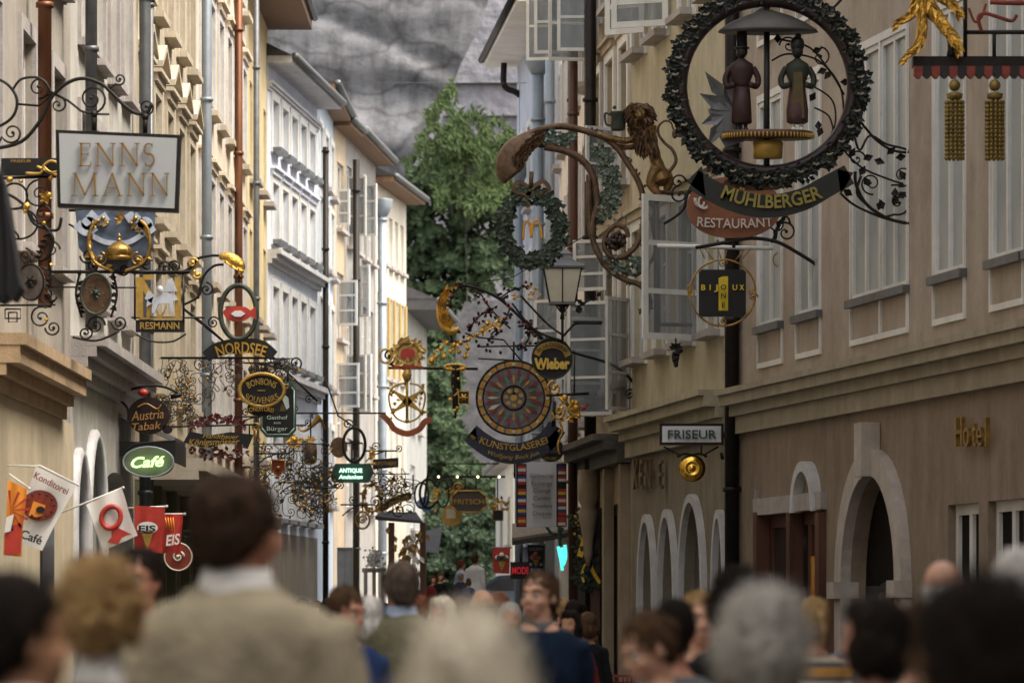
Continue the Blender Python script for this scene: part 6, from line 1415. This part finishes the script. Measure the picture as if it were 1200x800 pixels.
p = s.px(-.15); [p.lf(482+rnd.gauss(0,6),640+rnd.uniform(-24,30),rnd.uniform(240,300),10,3,0) for k in range(16)]; s.part('white_trinkets', WHITEC, p)

s = Sign('shop_awning', 'grey sloping awning with a black valance on the grey house under the tobacco sign', 145, 500, 57.3, 'awning')
p = s.px(); a_ = Vector((-5.28,0,0)); yy0, yy1 = 57.4, 59.3
zt, zb = CH+(HY-478)/F*56, CH+(HY-512)/F*56
p.box8([Vector((-5.28,yy0,zt-.05)),Vector((-4.55,yy0,zb)),Vector((-4.55,yy1,zb)),Vector((-5.28,yy1,zt-.05)),Vector((-5.28,yy0,zt)),Vector((-4.53,yy0,zb+.05)),Vector((-4.53,yy1,zb+.05)),Vector((-5.28,yy1,zt))]); s.part('canvas', M('grey canvas',(.20,.20,.21),.85), p)
p = s.px(); p.box((-4.55,yy0,zb-.28),(-4.53,yy1,zb-.004)); p.box((-5.28,yy0-.01,zb-.2),(-4.54,yy0+.02,zb-.002)); s.part('valance', BLACK, p)

# ---- smaller guild signs receding along the left row
def small_sign(x, y, d, kind, label, gm=None):
    s = Sign('hanging_sign', label, x, y, d, 'sign', 'small guild signs along the left row'); p = s.px(.03); gm = gm or GOLDD
    p.line([(x-26,y-17),(x+14,y-17)],1.,False); p.line([(x-24,y-4),(x-14,y-12),(x,y-17)],.8); p.scroll(x+15,y-20,4,270,1.3,.8); p.scroll(x-12,y-22,5,0,1.3,.8); p.line([(x,y-17),(x,y-9)],.8,False)
    s.part('bracket', IRON, p); p = s.px(-.01)
    if kind == 'shield': p.plate([(x-8,y-9),(x+8,y-9),(x+8,y+2),(x,y+11),(x-8,y+2)],.04); s.part('shield', REDP, p); p = s.px(-.03); p.line([(x-8,y-9),(x+8,y-9),(x+8,y+2),(x,y+11),(x-8,y+2),(x-8,y-9)],1.,False); p.ball(x,y,2.6); s.part('gilded_rim', gm, p)
    if kind == 'ring': p.ring(x,y+1,8,10,1.3); p.scroll(x,y+1,5,0,1.5,1.2); s.part('ring', gm, p)
    if kind == 'key': p.ring(x,y-5,4,4,1.3); p.line([(x,y-1),(x,y+13)],1.4,False); p.rect(x,y+8,x+5,y+12,.04); s.part('key', gm, p)
    if kind == 'board': p.plate([(x-15,y-7),(x+15,y-9),(x+15,y+2),(x-15,y+5)],.05); s.part('sign_board', BLACK, p); p = s.px(-.03); text(p,{0:'HOF',1:'APOTHEKE'}[1],x,y-2,4.4,25); s.part('lettering', GOLDP, p)
    if kind == 'flower':
        for k in range(16): p.lf(x+5*math.cos(k*.4),y+6*math.sin(k*.4),rnd.uniform(0,360),8,2.6)
        p.ball(x,y,3.4); s.part('gilded_flower', GOLD, p)
small_sign(345,515,70,'flower','gilded flower pendant beneath the green framed board')
small_sign(326,548,66,'shield','little dull red shield with a gilded rim left of the bronze lantern emblem')
small_sign(384,588,76,'key','old gold key hanging just below the green lit box sign')
small_sign(352,582,74,'ring','gilded ring with a spiral in the fine scroll screen')
small_sign(300,505,64,'key','gilded key hanging right of the red leaved banner board')
small_sign(452,545,88,'board','small black board with gold letters reading Apotheke near the curved banner')
small_sign(425,608,84,'ring','gilded ring low over the white flower ball')
# ============================================================ people
SK1 = M('fair skin', (.52,.29,.20), .55, 0, .1, 6); SK2 = M('ruddy skin', (.46,.21,.14), .55, 0, .12, 6); SK3 = M('tanned skin', (.40,.21,.12), .55, 0, .1, 6)
def hairm(n, c, c2): 
    m = M(n, c, .75, 0, .3, 26, (1,1,.15), bump=.6, bscale=70, col2=c2, spec=.12); return m
H_DK = hairm('dark brown hair', (.016,.010,.007), (.006,.005,.004)); H_P1 = hairm('warm dark hair', (.055,.030,.018), (.015,.010,.007)); H_BR = hairm('brown hair', (.10,.055,.028), (.035,.02,.012)); H_BL = hairm('blond hair', (.42,.28,.13), (.20,.12,.05))
H_GR = hairm('grey hair', (.52,.50,.47), (.26,.245,.225)); H_WH = hairm('white hair', (.70,.68,.66), (.45,.43,.41)); H_GB = hairm('grey blond hair', (.80,.74,.62), (.50,.44,.34)); H_RD = hairm('red brown hair', (.22,.07,.03), (.08,.03,.015)); H_SB = hairm('greying brown hair', (.13,.10,.08), (.05,.035,.028))
def cloth(n, c, v=.12, col2=None): return M(n, c, .9, 0, v, 9, bump=.5, bscale=45, col2=col2, spec=.1)
C_BEIGE = cloth('beige woven jacket', (.31,.27,.195)); C_OLIVE = cloth('grey olive jacket', (.13,.125,.08)); C_NAVY = cloth('navy cloth', (.012,.017,.05)); C_DENIM = cloth('dark blue jacket', (.008,.017,.038)); C_BLUE = cloth('blue jacket', (.02,.04,.12))
C_BLACK = cloth('black cloth', (.010,.010,.011)); C_WHITE = cloth('white shirt', (.66,.66,.66), .04); C_LBLUE = cloth('light blue shirt', (.40,.48,.66), .05); C_ORNG = cloth('orange red top', (.50,.09,.04)); C_CREAM = cloth('cream top', (.42,.38,.30)); C_BROWN = cloth('brown cloth', (.07,.035,.02)); C_GREY = cloth('grey cloth', (.12,.12,.13)); C_GREEN = cloth('dark green cloth', (.02,.05,.03)); C_RED = cloth('dark red cloth', (.14,.02,.02)); C_TROU = cloth('dark trousers', (.02,.02,.024)); C_JEAN = cloth('jeans', (.03,.05,.10)); SHOE = M('black leather', (.012,.010,.009), .4)
C_STRIPE = M('striped knit', (.45,.26,.06), .9)
def stripe():
    t = C_STRIPE.node_tree; b = t.nodes['Principled BSDF']; tc = t.nodes.new('ShaderNodeTexCoord'); sp = t.nodes.new('ShaderNodeSeparateXYZ'); t.links.new(tc.outputs['Object'], sp.inputs[0])
    m1 = t.nodes.new('ShaderNodeMath'); m1.operation = 'MULTIPLY'; m1.inputs[1].default_value = 7.5; m2 = t.nodes.new('ShaderNodeMath'); m2.operation = 'FRACT'; t.links.new(sp.outputs[2], m1.inputs[0]); t.links.new(m1.outputs[0], m2.inputs[0])
    r = t.nodes.new('ShaderNodeValToRGB'); r.color_ramp.interpolation = 'CONSTANT'; e = r.color_ramp.elements; e[0].position = 0; e[0].color = (.42,.22,.05,1); e[1].position = .4; e[1].color = (.07,.08,.10,1); a = e.new(.6); a.color = (.40,.34,.26,1); a = e.new(.85); a.color = (.07,.08,.10,1)
    t.links.new(m2.outputs[0], r.inputs[0]); t.links.new(r.outputs[0], b.inputs['Base Color'])
stripe()
TORM = [(.80,.168,.120,.01),(.90,.172,.125,.01),(1.0,.158,.112,.0),(1.10,.150,.105,.0),(1.22,.168,.115,-.005),(1.32,.186,.120,-.005),(1.385,.192,.112,0),(1.43,.168,.100,.005),(1.465,.128,.085,.01),(1.50,.086,.072,.01),(1.525,.066,.066,.012)]
TORW = [(.80,.175,.125,.01),(.90,.178,.125,.01),(1.0,.145,.105,.0),(1.08,.130,.096,.0),(1.18,.145,.112,-.012),(1.27,.160,.125,-.02),(1.36,.162,.108,-.005),(1.415,.147,.090,.005),(1.455,.094,.072,.01),(1.505,.056,.057,.012)]
def loft(mb, rings, infl=0.0, n=22, z0=-9):
    vv = []; rs = [r for r in rings if r[0] >= z0]
    for z, rx, ry, cy in rs:
        for k in range(n):
            a = 2*math.pi*k/n; c, q = math.cos(a), math.sin(a); e = .85
            vv.append((math.copysign(abs(c)**e, c)*(rx+infl), cy+math.copysign(abs(q)**e, q)*(ry+infl), z))
    fs = [(i*n+k, i*n+(k+1) % n, (i+1)*n+(k+1) % n, (i+1)*n+k) for i in range(len(rs)-1) for k in range(n)]
    fs += [tuple(range(n))[::-1], tuple((len(rs)-1)*n+k for k in range(n))]
    mb.add(vv, fs, True)
def arm_pts(sx, pose, sh):
    S = Vector((sx*sh, .005, 1.378))
    if pose == 'bent': E = S+Vector((sx*.05, .03, -.28)); Wr = E+Vector((-sx*.05, -.20, .06))
    elif pose == 'stride': E = S+Vector((sx*.05, .06*sx, -.28)); Wr = E+Vector((sx*.01, -.09+.05*sx, -.23))
    else: E = S+Vector((sx*.055, .03, -.28)); Wr = E+Vector((sx*.005, -.05, -.245))
    return S, E, Wr
def hand(mb, Wr, E, sx):
    d = (Wr-E).normalized(); pc = Wr+d*.055; side = Vector((sx,0,0)); fw = d.cross(side).normalized()
    mb.tube([Wr-d*.01, Wr+d*.03, Wr+d*.09], [.024,.034,.032], 10, flat=.55)
    for i, L in enumerate((.068,.076,.070,.055)):
        b = Wr+d*.085+fw*(i-1.5)*.018; mb.tube([b-d*.02, b+d*L*.5-side*.006, b+d*L*.9-side*.022], [.0095,.0085,.006], 6)
    b = Wr+d*.03-fw*.03; mb.tube([b+fw*.01, b-fw*.014+d*.03, b-fw*.012+d*.065-side*.01], [.012,.011,.008], 6)
def head(mb, rot):
    def e(c, r): mb.ell(rot @ (Vector(c)-PIV)+PIV, r, 14, 10, rot)
    e((0,.012,1.665),(.076,.094,.093)); e((0,-.022,1.605),(.061,.070,.078)); e((0,-.060,1.548),(.030,.026,.022)); e((0,-.010,1.575),(.056,.060,.045))
    e((0,-.080,1.662),(.052,.014,.012)); 
    for sx in (-1,1): e((sx*.036,-.062,1.602),(.024,.022,.024)); e((sx*.078,.008,1.622),(.010,.019,.031))
    e((0,-.091,1.566),(.023,.010,.009)); e((0,-.0885,1.578),(.012,.010,.010))
    mb.tube([rot@(Vector(q)-PIV)+PIV for q in ((0,-.082,1.648),(0,-.100,1.615),(0,-.110,1.602))], [.009,.012,.015], 8)
    for sx in (-1,1): e((sx*.012,-.098,1.599),(.009,.010,.007))
PIV = Vector((0,.01,1.53))
_pc = {}
def hairmesh(kind, rot, vox):
    mb = MB()
    def e(c, r): mb.ell(rot @ (Vector(c)-PIV)+PIV, r, 14, 10, rot)
    if kind in ('short','bob','pony','curly','bun','long'):
        e((0,.022,1.682),(.083,.097,.088)); e((0,.045,1.640),(.080,.072,.085)); e((0,.062,1.60),(.062,.045,.055))
        for sx in (-1,1): e((sx*.070,.020,1.655),(.018,.045,.045))
    if kind == 'bob' or kind == 'long':
        for sx in (-1,1): e((sx*.070,.012,1.60),(.028,.060,.085))
        e((0,.06,1.60),(.085,.060,.095)); e((0,-.045,1.725),(.06,.04,.035))
    if kind == 'long': e((0,.075,1.49),(.085,.045,.13))
    if kind == 'curly':
        e((0,.02,1.70),(.096,.108,.093)); e((0,.05,1.64),(.096,.086,.10)); [e((sx*.078,.015,1.64),(.033,.060,.075)) for sx in (-1,1)]
    if kind == 'pony': mb.tube([rot@(Vector(q)-PIV)+PIV for q in ((0,.10,1.68),(0,.145,1.66),(0,.155,1.58),(0,.145,1.50))], [.02,.028,.026,.010], 10)
    if kind == 'bun': e((0,.115,1.67),(.035,.035,.035))
    if kind == 'bald':
        e((0,.050,1.625),(.081,.066,.060)); [e((sx*.071,.020,1.635),(.015,.045,.035)) for sx in (-1,1)]
    amp = {'curly':.014,'short':.006,'bald':.003}.get(kind,.007); fq = {'curly':42}.get(kind, 60)
    def disp(c):
        q = c-PIV; v = noise.noise(Vector((q.x*fq, q.y*fq, q.z*fq*(.9 if kind == 'curly' else .22)))); n_ = (c-Vector((0,.03,1.65))).normalized(); return c+n_*v*amp*1.6
    me = remesh(mb, 'hair', vox, 1, disp=disp)
    rr = random.Random(len(me.vertices)); V = [v.co.copy() for v in me.vertices]; N_ = [v.normal.copy() for v in me.vertices]; F_ = [tuple(q.vertices) for q in me.polygons]; st = MB()
    for k in range(1400):           # loose strands over the hair mass
        i = rr.randrange(len(V)); c = V[i]; n_ = N_[i]
        if n_.length < .5: n_ = (c-Vector((0,.02,1.65))).normalized()
        if kind == 'curly': dr = Vector((rr.uniform(-1,1), rr.uniform(-1,1), rr.uniform(-1,1)))
        else: dr = Vector((rr.uniform(-.35,.35), (-.6 if c.z > 1.72 and c.y < .05 else .3)+rr.uniform(-.3,.3), -1 if c.z < 1.74 else -.4))
        dr = (dr-n_*dr.dot(n_)).normalized(); L_ = rr.uniform(.018,.045)*(1.5 if kind == 'curly' else 1)
        sd_ = dr.cross(n_)*.0016; a = c-n_*.002; b_ = c+dr*L_*.5+n_*(.005 if kind != 'curly' else .012); e_ = c+dr*L_+n_*(.002 if kind != 'curly' else .008)
        st.add([a-sd_, a+sd_, b_+sd_, b_-sd_, e_], [(0,1,2,3),(3,2,4)])
    m2 = bpy.data.meshes.new('hair'); o_ = len(V)
    m2.from_pydata([tuple(v) for v in V]+[tuple(v) for v in st.v], [], F_+[tuple(i+o_ for i in f) for f in st.f]); m2.polygons.foreach_set('use_smooth', [True]*len(m2.polygons)); m2.update(); bpy.data.meshes.remove(me)
    return m2
def person_meshes(sex, pose, hy, hp, hk, vox):
    key = (sex, pose, hy, hp, hk, vox)
    if key in _pc: return _pc[key]
    rot = (Matrix.Rotation(R(hy), 3, 'Z') @ Matrix.Rotation(R(hp), 3, 'X')); T_ = TORM if sex == 'm' else TORW; sh = .185 if sex == 'm' else .158; k = 1. if sex == 'm' else .86
    b = MB(); loft(b, T_, -.012); b.tube([(0,.014,1.43),(0,.008,1.50),(0,.0,1.57)], [.062*k,.056*k,.056*k], 14); head(b, rot)
    for sx in (-1,1):
        S, E, Wr = arm_pts(sx, pose, sh); b.tube([S+Vector((-sx*.05,0,.0)),S,S*.5+E*.5,E,E*.6+Wr*.4,Wr], [.05*k,.056*k,.046*k,.038*k,.040*k,.026*k], 10); hand(b, Wr, E, sx)
        st = .16*sx if pose == 'stride' else .015*sx
        b.tube([(sx*.088,.0,.90),(sx*.092,-.01-st*.5,.70),(sx*.095,-.015-st*.8,.48),(sx*.095,.01-st*.9,.30),(sx*.095,.02-st,.08)], [.088,.078,.055,.054,.036], 12)
        b.tube([(sx*.095,.045-st,.045),(sx*.10,-.03-st,.045),(sx*.105,-.13-st,.032)], [.036,.036,.026], 8)
    body = remesh(b, 'body', vox, 1)
    j = MB(); loft(j, [(z, rx+(.012 if z < 1.1 else 0), ry+(.012 if z < 1.1 else 0), cy) for z, rx, ry, cy in T_ if z < 1.50], .018)
    for sx in (-1,1):
        S, E, Wr = arm_pts(sx, pose, sh); j.tube([S+Vector((-sx*.07,0,.0)),S+Vector((0,0,.004)),S*.5+E*.5,E,E*.5+Wr*.5,Wr-(Wr-E)*.04], [.066*k,.072*k,.064*k,.056*k,.052*k,.043*k], 12)
    def jd(c):
        q = Vector((c.x*7, c.y*7, c.z*4)); return c+(c-Vector((0,0,c.z))).normalized()*(noise.fractal(q,1.,2.,3)*.018)
    if sex == 'm':      # lapel collar roll
        P_ = [(.088*math.cos(R(a_)), .008+.078*math.sin(R(a_)), 1.485-(.0 if math.sin(R(a_)) > 0 else .05*abs(math.sin(R(a_))))) for a_ in range(-60, 241, 15)]
        j.tube(P_, .016, 8)
    jac = remesh(j, 'jacket', max(vox,.014), 2, disp=jd)
    t = MB()
    for sx in (-1,1):
        st = .16*sx if pose == 'stride' else .015*sx
        t.tube([(sx*.085,.0,.93),(sx*.092,-.01-st*.5,.70),(sx*.095,-.01-st*.8,.48),(sx*.096,.01-st*.95,.25),(sx*.096,.02-st,.07)], [.098,.094,.080,.074,.074], 14)
    loft(t, [(.84,.172,.122,.01),(.92,.17,.12,.01),(.98,.155,.11,0)], .002); tr = remesh(t, 'trousers', .018, 2)
    f = MB()
    for sx in (-1,1):
        st = .16*sx if pose == 'stride' else .015*sx
        f.tube([(sx*.095,.055-st,.05),(sx*.10,-.03-st,.05),(sx*.106,-.10-st,.038),(sx*.108,-.15-st,.03)], [.046,.046,.042,.022], 10)
    sho = f.mesh('shoes')
    hr = hairmesh(hk, rot, max(.009, vox*.9)) if hk else None
    co = MB(); n = 22; vv = []
    for z, r, y in ((1.455,.090*k,.012),(1.50,.074*k,.008),(1.53,.067*k,.006),(1.53,.058*k,.006),(1.46,.070*k,.010)):
        vv += [(r*math.cos(2*math.pi*i/n), y+r*.92*math.sin(2*math.pi*i/n), z+(.012 if math.sin(2*math.pi*i/n) > 0 else -.02*abs(math.sin(2*math.pi*i/n)))) for i in range(n)]
    co.add(vv, [(q*n+i, q*n+(i+1) % n, (q+1)*n+(i+1) % n, (q+1)*n+i) for q in range(4) for i in range(n)], True); col_ = co.mesh('collar')
    f2 = MB(); e2 = MB(); e3 = MB()
    for sx in (-1,1):
        e2.ell(rot@(Vector((sx*.031,-.0745,1.636))-PIV)+PIV, .0125, 10, 8); e3.ell(rot@(Vector((sx*.031,-.0845,1.636))-PIV)+PIV, (.0062,.004,.0062), 8, 6, rot)
        f2.tube([rot@(Vector(q)-PIV)+PIV for q in ((sx*.014,-.094,1.660),(sx*.034,-.092,1.667),(sx*.052,-.080,1.660))], .0038, 6)
    lp_ = MB(); lp_.ell(rot@(Vector((0,-.0965,1.5665))-PIV)+PIV, (.021,.0065,.0065), 12, 8, rot)
    r = dict(body=body, jacket=jac, trousers=tr, shoes=sho, hair=hr, collar=col_, eye=e2.mesh('eye'), iris=e3.mesh('iris'), eyebrow=f2.mesh('eyebrow'), lips=lp_.mesh('lips'))
    _pc[key] = r; return r
EYEW = M('eye white', (.6,.58,.55), .3); IRIS = M('dark iris', (.03,.02,.015), .2); LIPS = M('lips', (.35,.12,.09), .5)
def setmat(o, m):
    if len(o.data.materials) == 0: o.data.materials.append(m)
    o.material_slots[0].link = 'OBJECT'; o.material_slots[0].material = m
def person(x, top, s, yaw, label, hair=H_BR, skin=SK1, top_m=C_GREY, collar=None, sex='m', hk='short', pose='stand', hy=0, hp=0, vox=.016, trou=C_TROU, face=False, base=0.0, group=None, lean=0.0, wide=1.0):
    d = F/s; hgt = CH+(HY-top)/s-base; sc = hgt/(1.772 if hk != 'curly' else 1.795)
    r = empty('person', (W(x,HY,d).x, d, base), label, 'person', group); r.rotation_euler = (R(lean), 0, R(yaw)); r.scale = (sc*wide, sc*(1+(wide-1)*.5), sc)
    ms = person_meshes(sex, pose, hy, hp, hk, vox)
    def ch(nm, m, par=None):
        o = bpy.data.objects.new(nm, ms[nm]); COL.objects.link(o); o.parent = par or r; setmat(o, m); return o
    b = ch('body', skin); ch('jacket', top_m); ch('trousers', trou); ch('shoes', SHOE)
    if ms['hair'] is not None: ch('hair', hair)
    if collar: ch('collar', collar)
    if face: e = ch('eye', EYEW); ch('iris', IRIS, e); ch('eyebrow', hair); ch('lips', LIPS)
    return r
# yaw 0 faces the viewer, 180 faces down the street; +yaw turns the figure to its left (viewer's right)
near = dict(vox=.011)
person(277,553,440,178,'tall person in a beige jacket seen from behind, nearest on the left', H_P1, SK2, C_BEIGE, C_WHITE, hy=-32, wide=1.2, **near)
person(22,666,640,135,'person with dark hair and a white collar at the lower left corner, seen from behind', H_DK, SK3, C_NAVY, C_WHITE, hy=-10, hk='short', **near)
person(118,650,470,160,'person with short wavy blond hair and navy top with a broad white collar', H_BL, SK1, C_NAVY, C_WHITE, sex='w', hk='curly', hy=12, **near)
person(165,640,285,20,'person with dark hair and tanned face looking left behind the blond head', H_DK, SK2, C_BLACK, None, hy=-40, face=True)
person(403,685,240,28,'person with tousled brown hair and blue jacket turning the face to the right', H_BR, SK2, C_BLUE, C_WHITE, hy=22, hp=8, face=True, hk='short')
person(434,697,212,170,'person with a white haired head beside the blue jacket', H_WH, SK1, C_BLACK, None, sex='w', hk='bob')
person(470,657,212,180,'person with short greying hair in a grey olive jacket seen from behind', H_SB, SK2, C_OLIVE, C_LBLUE, hy=12, wide=1.13, **near)
person(549,717,830,185,'person with curly grey blond hair blurred at the bottom centre, very near', H_GB, SK1, C_CREAM, None, sex='w', hk='curly', hy=-30, wide=.92, **near)
person(632,667,226,12,'person in a dark blue jacket with short brown hair walking towards the viewer', H_BR, SK1, C_DENIM, C_GREY, wide=1.08, hy=-40, hp=-4, face=True, pose='stride', hk='short', vox=.010)
person(770,711,350,-62,'person with brown hair tied back looking down to the left, dark top', H_BR, SK1, C_NAVY, None, sex='w', hk='bun', hy=0, hp=24, face=True, vox=.010)
person(821,690,275,0,'person with blond hair pulled back and orange red top facing the viewer', H_BL, SK1, C_ORNG, None, sex='w', hk='pony', hy=4, face=True, vox=.010)
person(790,699,310,180,'person with black hair half hidden behind the two young people', H_DK, SK2, C_GREY, None, sex='w', hk='short')
person(862,665,300,190,'person with thick dark hair behind the grey haired head', H_DK, SK2, C_BLACK, None, hk='curly', vox=.014)
person(893,685,530,172,'person with grey curly hair and a cream top with navy collar, seen from behind', H_GR, SK1, C_CREAM, C_NAVY, sex='w', hk='curly', hy=10, **near)
person(953,698,225,188,'person with blond tied hair in a striped ochre and grey top', H_BL, SK1, C_STRIPE, None, sex='w', hk='pony', hy=10)
person(1024,697,400,200,'person with black hair and cream top turning to the right beside the striped top', H_DK, SK2, C_CREAM, None, sex='w', hk='bob', hy=35, **near)
person(1140,672,800,205,'person with dark brown hair very near at the lower right corner', H_DK, SK3, C_BROWN, None, hk='curly', hy=35, **near)
person(1104,652,300,185,'person with thin white hair and pink scalp in front of the stone doorway', H_WH, SK1, C_GREY, None, hk='bald')
person(1196,640,420,180,'person with white hair at the right edge', H_WH, SK1, C_GREY, C_WHITE, hk='short')
person(1076,705,330,180,'person with brown bobbed hair between the doorway and the near dark head', H_BR, SK1, C_CREAM, None, sex='w', hk='bob')
# the crowd further down the street
GEN = [(517,697,178,H_GB,C_OLIVE,'bob','w','person with grey blond bob in the middle of the crowd'),(540,698,150,H_BR,C_GREY,'short','m','person with brown hair and grey coat in the crowd'),
 (565,688,185,H_BR,C_NAVY,'bald','m','person with a balding brown head and navy jacket in the crowd'),(584,693,160,H_RD,C_BROWN,'bob','w','person with red brown hair in a brown top in the crowd'),
 (598,704,165,H_GR,C_NAVY,'short','m','person with grey hair and navy coat left of the dark blue jacket'),(492,697,140,H_RD,C_RED,'curly','w','person with curly red brown hair beside the olive jacket'),
 (672,702,120,H_DK,C_BROWN,'short','m','person with dark hair and brown jacket right of the dark blue jacket'),(660,700,105,H_BL,C_CREAM,'short','w','person with fair hair further back on the right'),
 (668,713,150,H_DK,C_RED,'bob','w','person with dark bob and dark red top on the right'),(648,703,100,H_BR,C_GREY,'short','m','person with brown hair in grey behind the dark blue jacket'),
 (681,706,90,H_DK,C_BLACK,'short','m','person in black by the pillar with the garland'),(505,700,115,H_DK,C_BLUE,'short','m','person with dark hair and blue jacket in the crowd'),
 (528,703,105,H_WH,C_GREY,'short','m','person with white hair and grey coat in the crowd'),(550,704,95,H_DK,C_GREEN,'bob','w','person with dark bob and green coat in the crowd'),
 (575,703,98,H_BL,C_LBLUE,'bob','w','person with blond bob and pale blue top in the crowd'),(590,705,85,H_BR,C_BLACK,'short','m','person in black far down the street'),
 (607,706,92,H_DK,C_RED,'bob','w','person in dark red beside the low shop sign'),(497,705,82,H_DK,C_BLACK,'short','m','person in black at the far left of the crowd'),
 (516,706,78,H_RD,C_ORNG,'bob','w','person in an orange red top far down the street'),(535,706,74,H_DK,C_NAVY,'short','m','person in navy far down the street'),
 (560,707,72,H_BR,C_BROWN,'bob','w','person in brown near the steps'),(582,707,70,H_DK,C_GREY,'short','m','person in grey near the steps'),(480,704,100,H_DK,C_NAVY,'short','m','person in navy close to the left shops'),
 (386,700,130,H_DK,C_BLACK,'short','m','person in black left of the blue jacket'),(370,703,110,H_BR,C_BROWN,'bob','w','person in brown by the left shops'),(355,700,120,H_DK,C_GREY,'short','m','person in grey by the left shops'),
 (452,706,95,H_DK,C_GREEN,'bob','w','person in green by the flower stand'),(230,700,200,H_DK,C_BLACK,'short','m','person in black half hidden by the beige jacket'),
 (622,706,100,H_GR,C_GREEN,'short','m','person with grey hair behind the dark blue jacket'),(688,716,130,H_BR,C_BLACK,'bob','w','person in black with brown bob by the dark barrier'),
 (1010,706,180,H_GR,C_GREY,'short','m','person with grey hair close to the pink house'),(915,708,190,H_BR,C_BROWN,'bob','w','person in brown beside the brown shop front')]
for i, (x, top, s_, h_, c_, hk, sx_, lab) in enumerate(GEN):
    person(x, top, s_, 180+((i*37) % 40)-20 if i % 4 else ((i*53) % 60)-30, lab, h_, (SK1,SK2,SK3)[i % 3], c_, None, sex=sx_, hk=hk, pose=('stride','stand')[i % 2], vox=.018, trou=(C_TROU,C_JEAN,C_BROWN)[i % 3], group='crowd walking down the street')
for (x, top, s_, yaw, lab, h_, c_, hk, sx_, tr_) in ((557,648,52.3,150,'person in a bright white shirt standing high on the terrace',H_BR,C_WHITE,'short','m',C_NAVY),(541,655,52,120,'person in a pale blue shirt beside the white shirt on the terrace',H_RD,C_LBLUE,'short','m',C_NAVY),
   (540,671,53,170,'small person in dark blue on the terrace in front of the pale blue shirt',H_BL,C_NAVY,'short','m',C_JEAN),(516,671,54,20,'person in a black dress with red hair on the terrace',H_RD,C_BLACK,'long','w',C_BLACK),
   (523,669,52.5,200,'person in green on the terrace beside the black dress',H_DK,C_GREEN,'short','w',C_BLACK),(508,674,54,10,'person in dark red on the terrace at the left end',H_RD,C_RED,'bob','w',C_BROWN),(549,677,54,190,'small person in blue by the parked car',H_BR,C_BLUE,'bob','w',C_JEAN)):
    person(x, top, s_, yaw, lab, h_, SK1, c_, None, sex=sx_, hk=hk, vox=.018, trou=tr_, base=1.25, pose='stand')
# ------------------------------------------------------------ parked car on the terrace
def car(x, d, z0, yaw, label, paint):
    root = empty('parked_car', (W(x,HY,d).x, d, z0), label, 'car'); 
    prof = [(-2.0,.35),(-2.05,.62),(-1.9,.82),(-1.05,.93),(-.45,1.34),(.75,1.40),(1.5,1.05),(1.95,.98),(2.05,.7),(2.02,.35)]
    def sect(hw, inset=0): return prof
    mb = MB(); n = len(prof); vv = []
    for y, k in ((-.82,.0),(-.86,1),(.86,1),(.82,.0)):
        for (px_, pz) in prof: vv.append((px_*(1 if k else .985), y*(1-.16*max(0,(pz-.9)/.5)), pz-(0 if k else .0)))
    fs = [(j*n+i, j*n+(i+1) % n, (j+1)*n+(i+1) % n, (j+1)*n+i) for j in range(3) for i in range(n)]+[tuple(range(n))[::-1], tuple(3*n+i for i in range(n))]
    mb.add(vv, fs, True)
    def b(nm, m, mb_): o = link_mesh(nm, mb_.mesh(nm), m, root); return o
    b('body', paint, mb)
    for sy in (-1,1):
        g = MB(); yy = lambda z: sy*.868*(1-.16*max(0,(z-.9)/.5))
        for P in ([(-.95,.95),(-.42,1.27),(.1,1.31),(.1,.95)],[(.16,.95),(.16,1.31),(.72,1.33),(1.28,1.02),(1.2,.95)]): g.prism([(a,yy(c),c) for a,c in P],(0,sy*.008,0))
        b('window', GLASSB, g)
    g = MB(); g.prism([(1.5,-.66,1.06),(1.5,.66,1.06),(.82,.62,1.385),(.82,-.62,1.385)],(.02,0,.02)); g.prism([(-1.0,-.68,.955),(-1.0,.68,.955),(-.5,.62,1.31),(-.5,-.62,1.31)],(-.02,0,.02)); b('windscreen', GLASSB, g)
    for wx in (-1.25,1.3):
        for sy in (-1,1):
            g = MB(); m0 = []; g.tube([(wx,sy*.70,.32),(wx,sy*.89,.32)], .32, 20); o = b('wheel', BLACK, g); g = MB(); g.tube([(wx,sy*.885,.32),(wx,sy*.90,.32)], .19, 14); q = link_mesh('rim', g.mesh('rim'), ZINC, o)
    for sy in (-.6,.6): g = MB(); g.box((2.03,sy-.12,.62),(2.07,sy+.12,.78)); b('tail_light', RED, g)
    root.rotation_euler = (0,0,R(yaw)); return root
car(611, 108, 1.25, -10, 'silver blue hatchback parked on the terrace before the hedge', M('silver blue paint', (.20,.25,.32), .3, .4, .05, 3))
s = Sign('street_barrier', 'low dark slatted barrier at the foot of the buff house', 720, 790, 60, 'barrier')
p = s.px(); p.rect(692,790,750,793,.1); p.rect(692,798,750,800,.08)
for x in range(694,750,5): p.rect(x,793,x+2,812,.06)
p.rect(692,793,694,853,.1); p.rect(748,793,750,853,.1); s.part('rail', REDP, p)
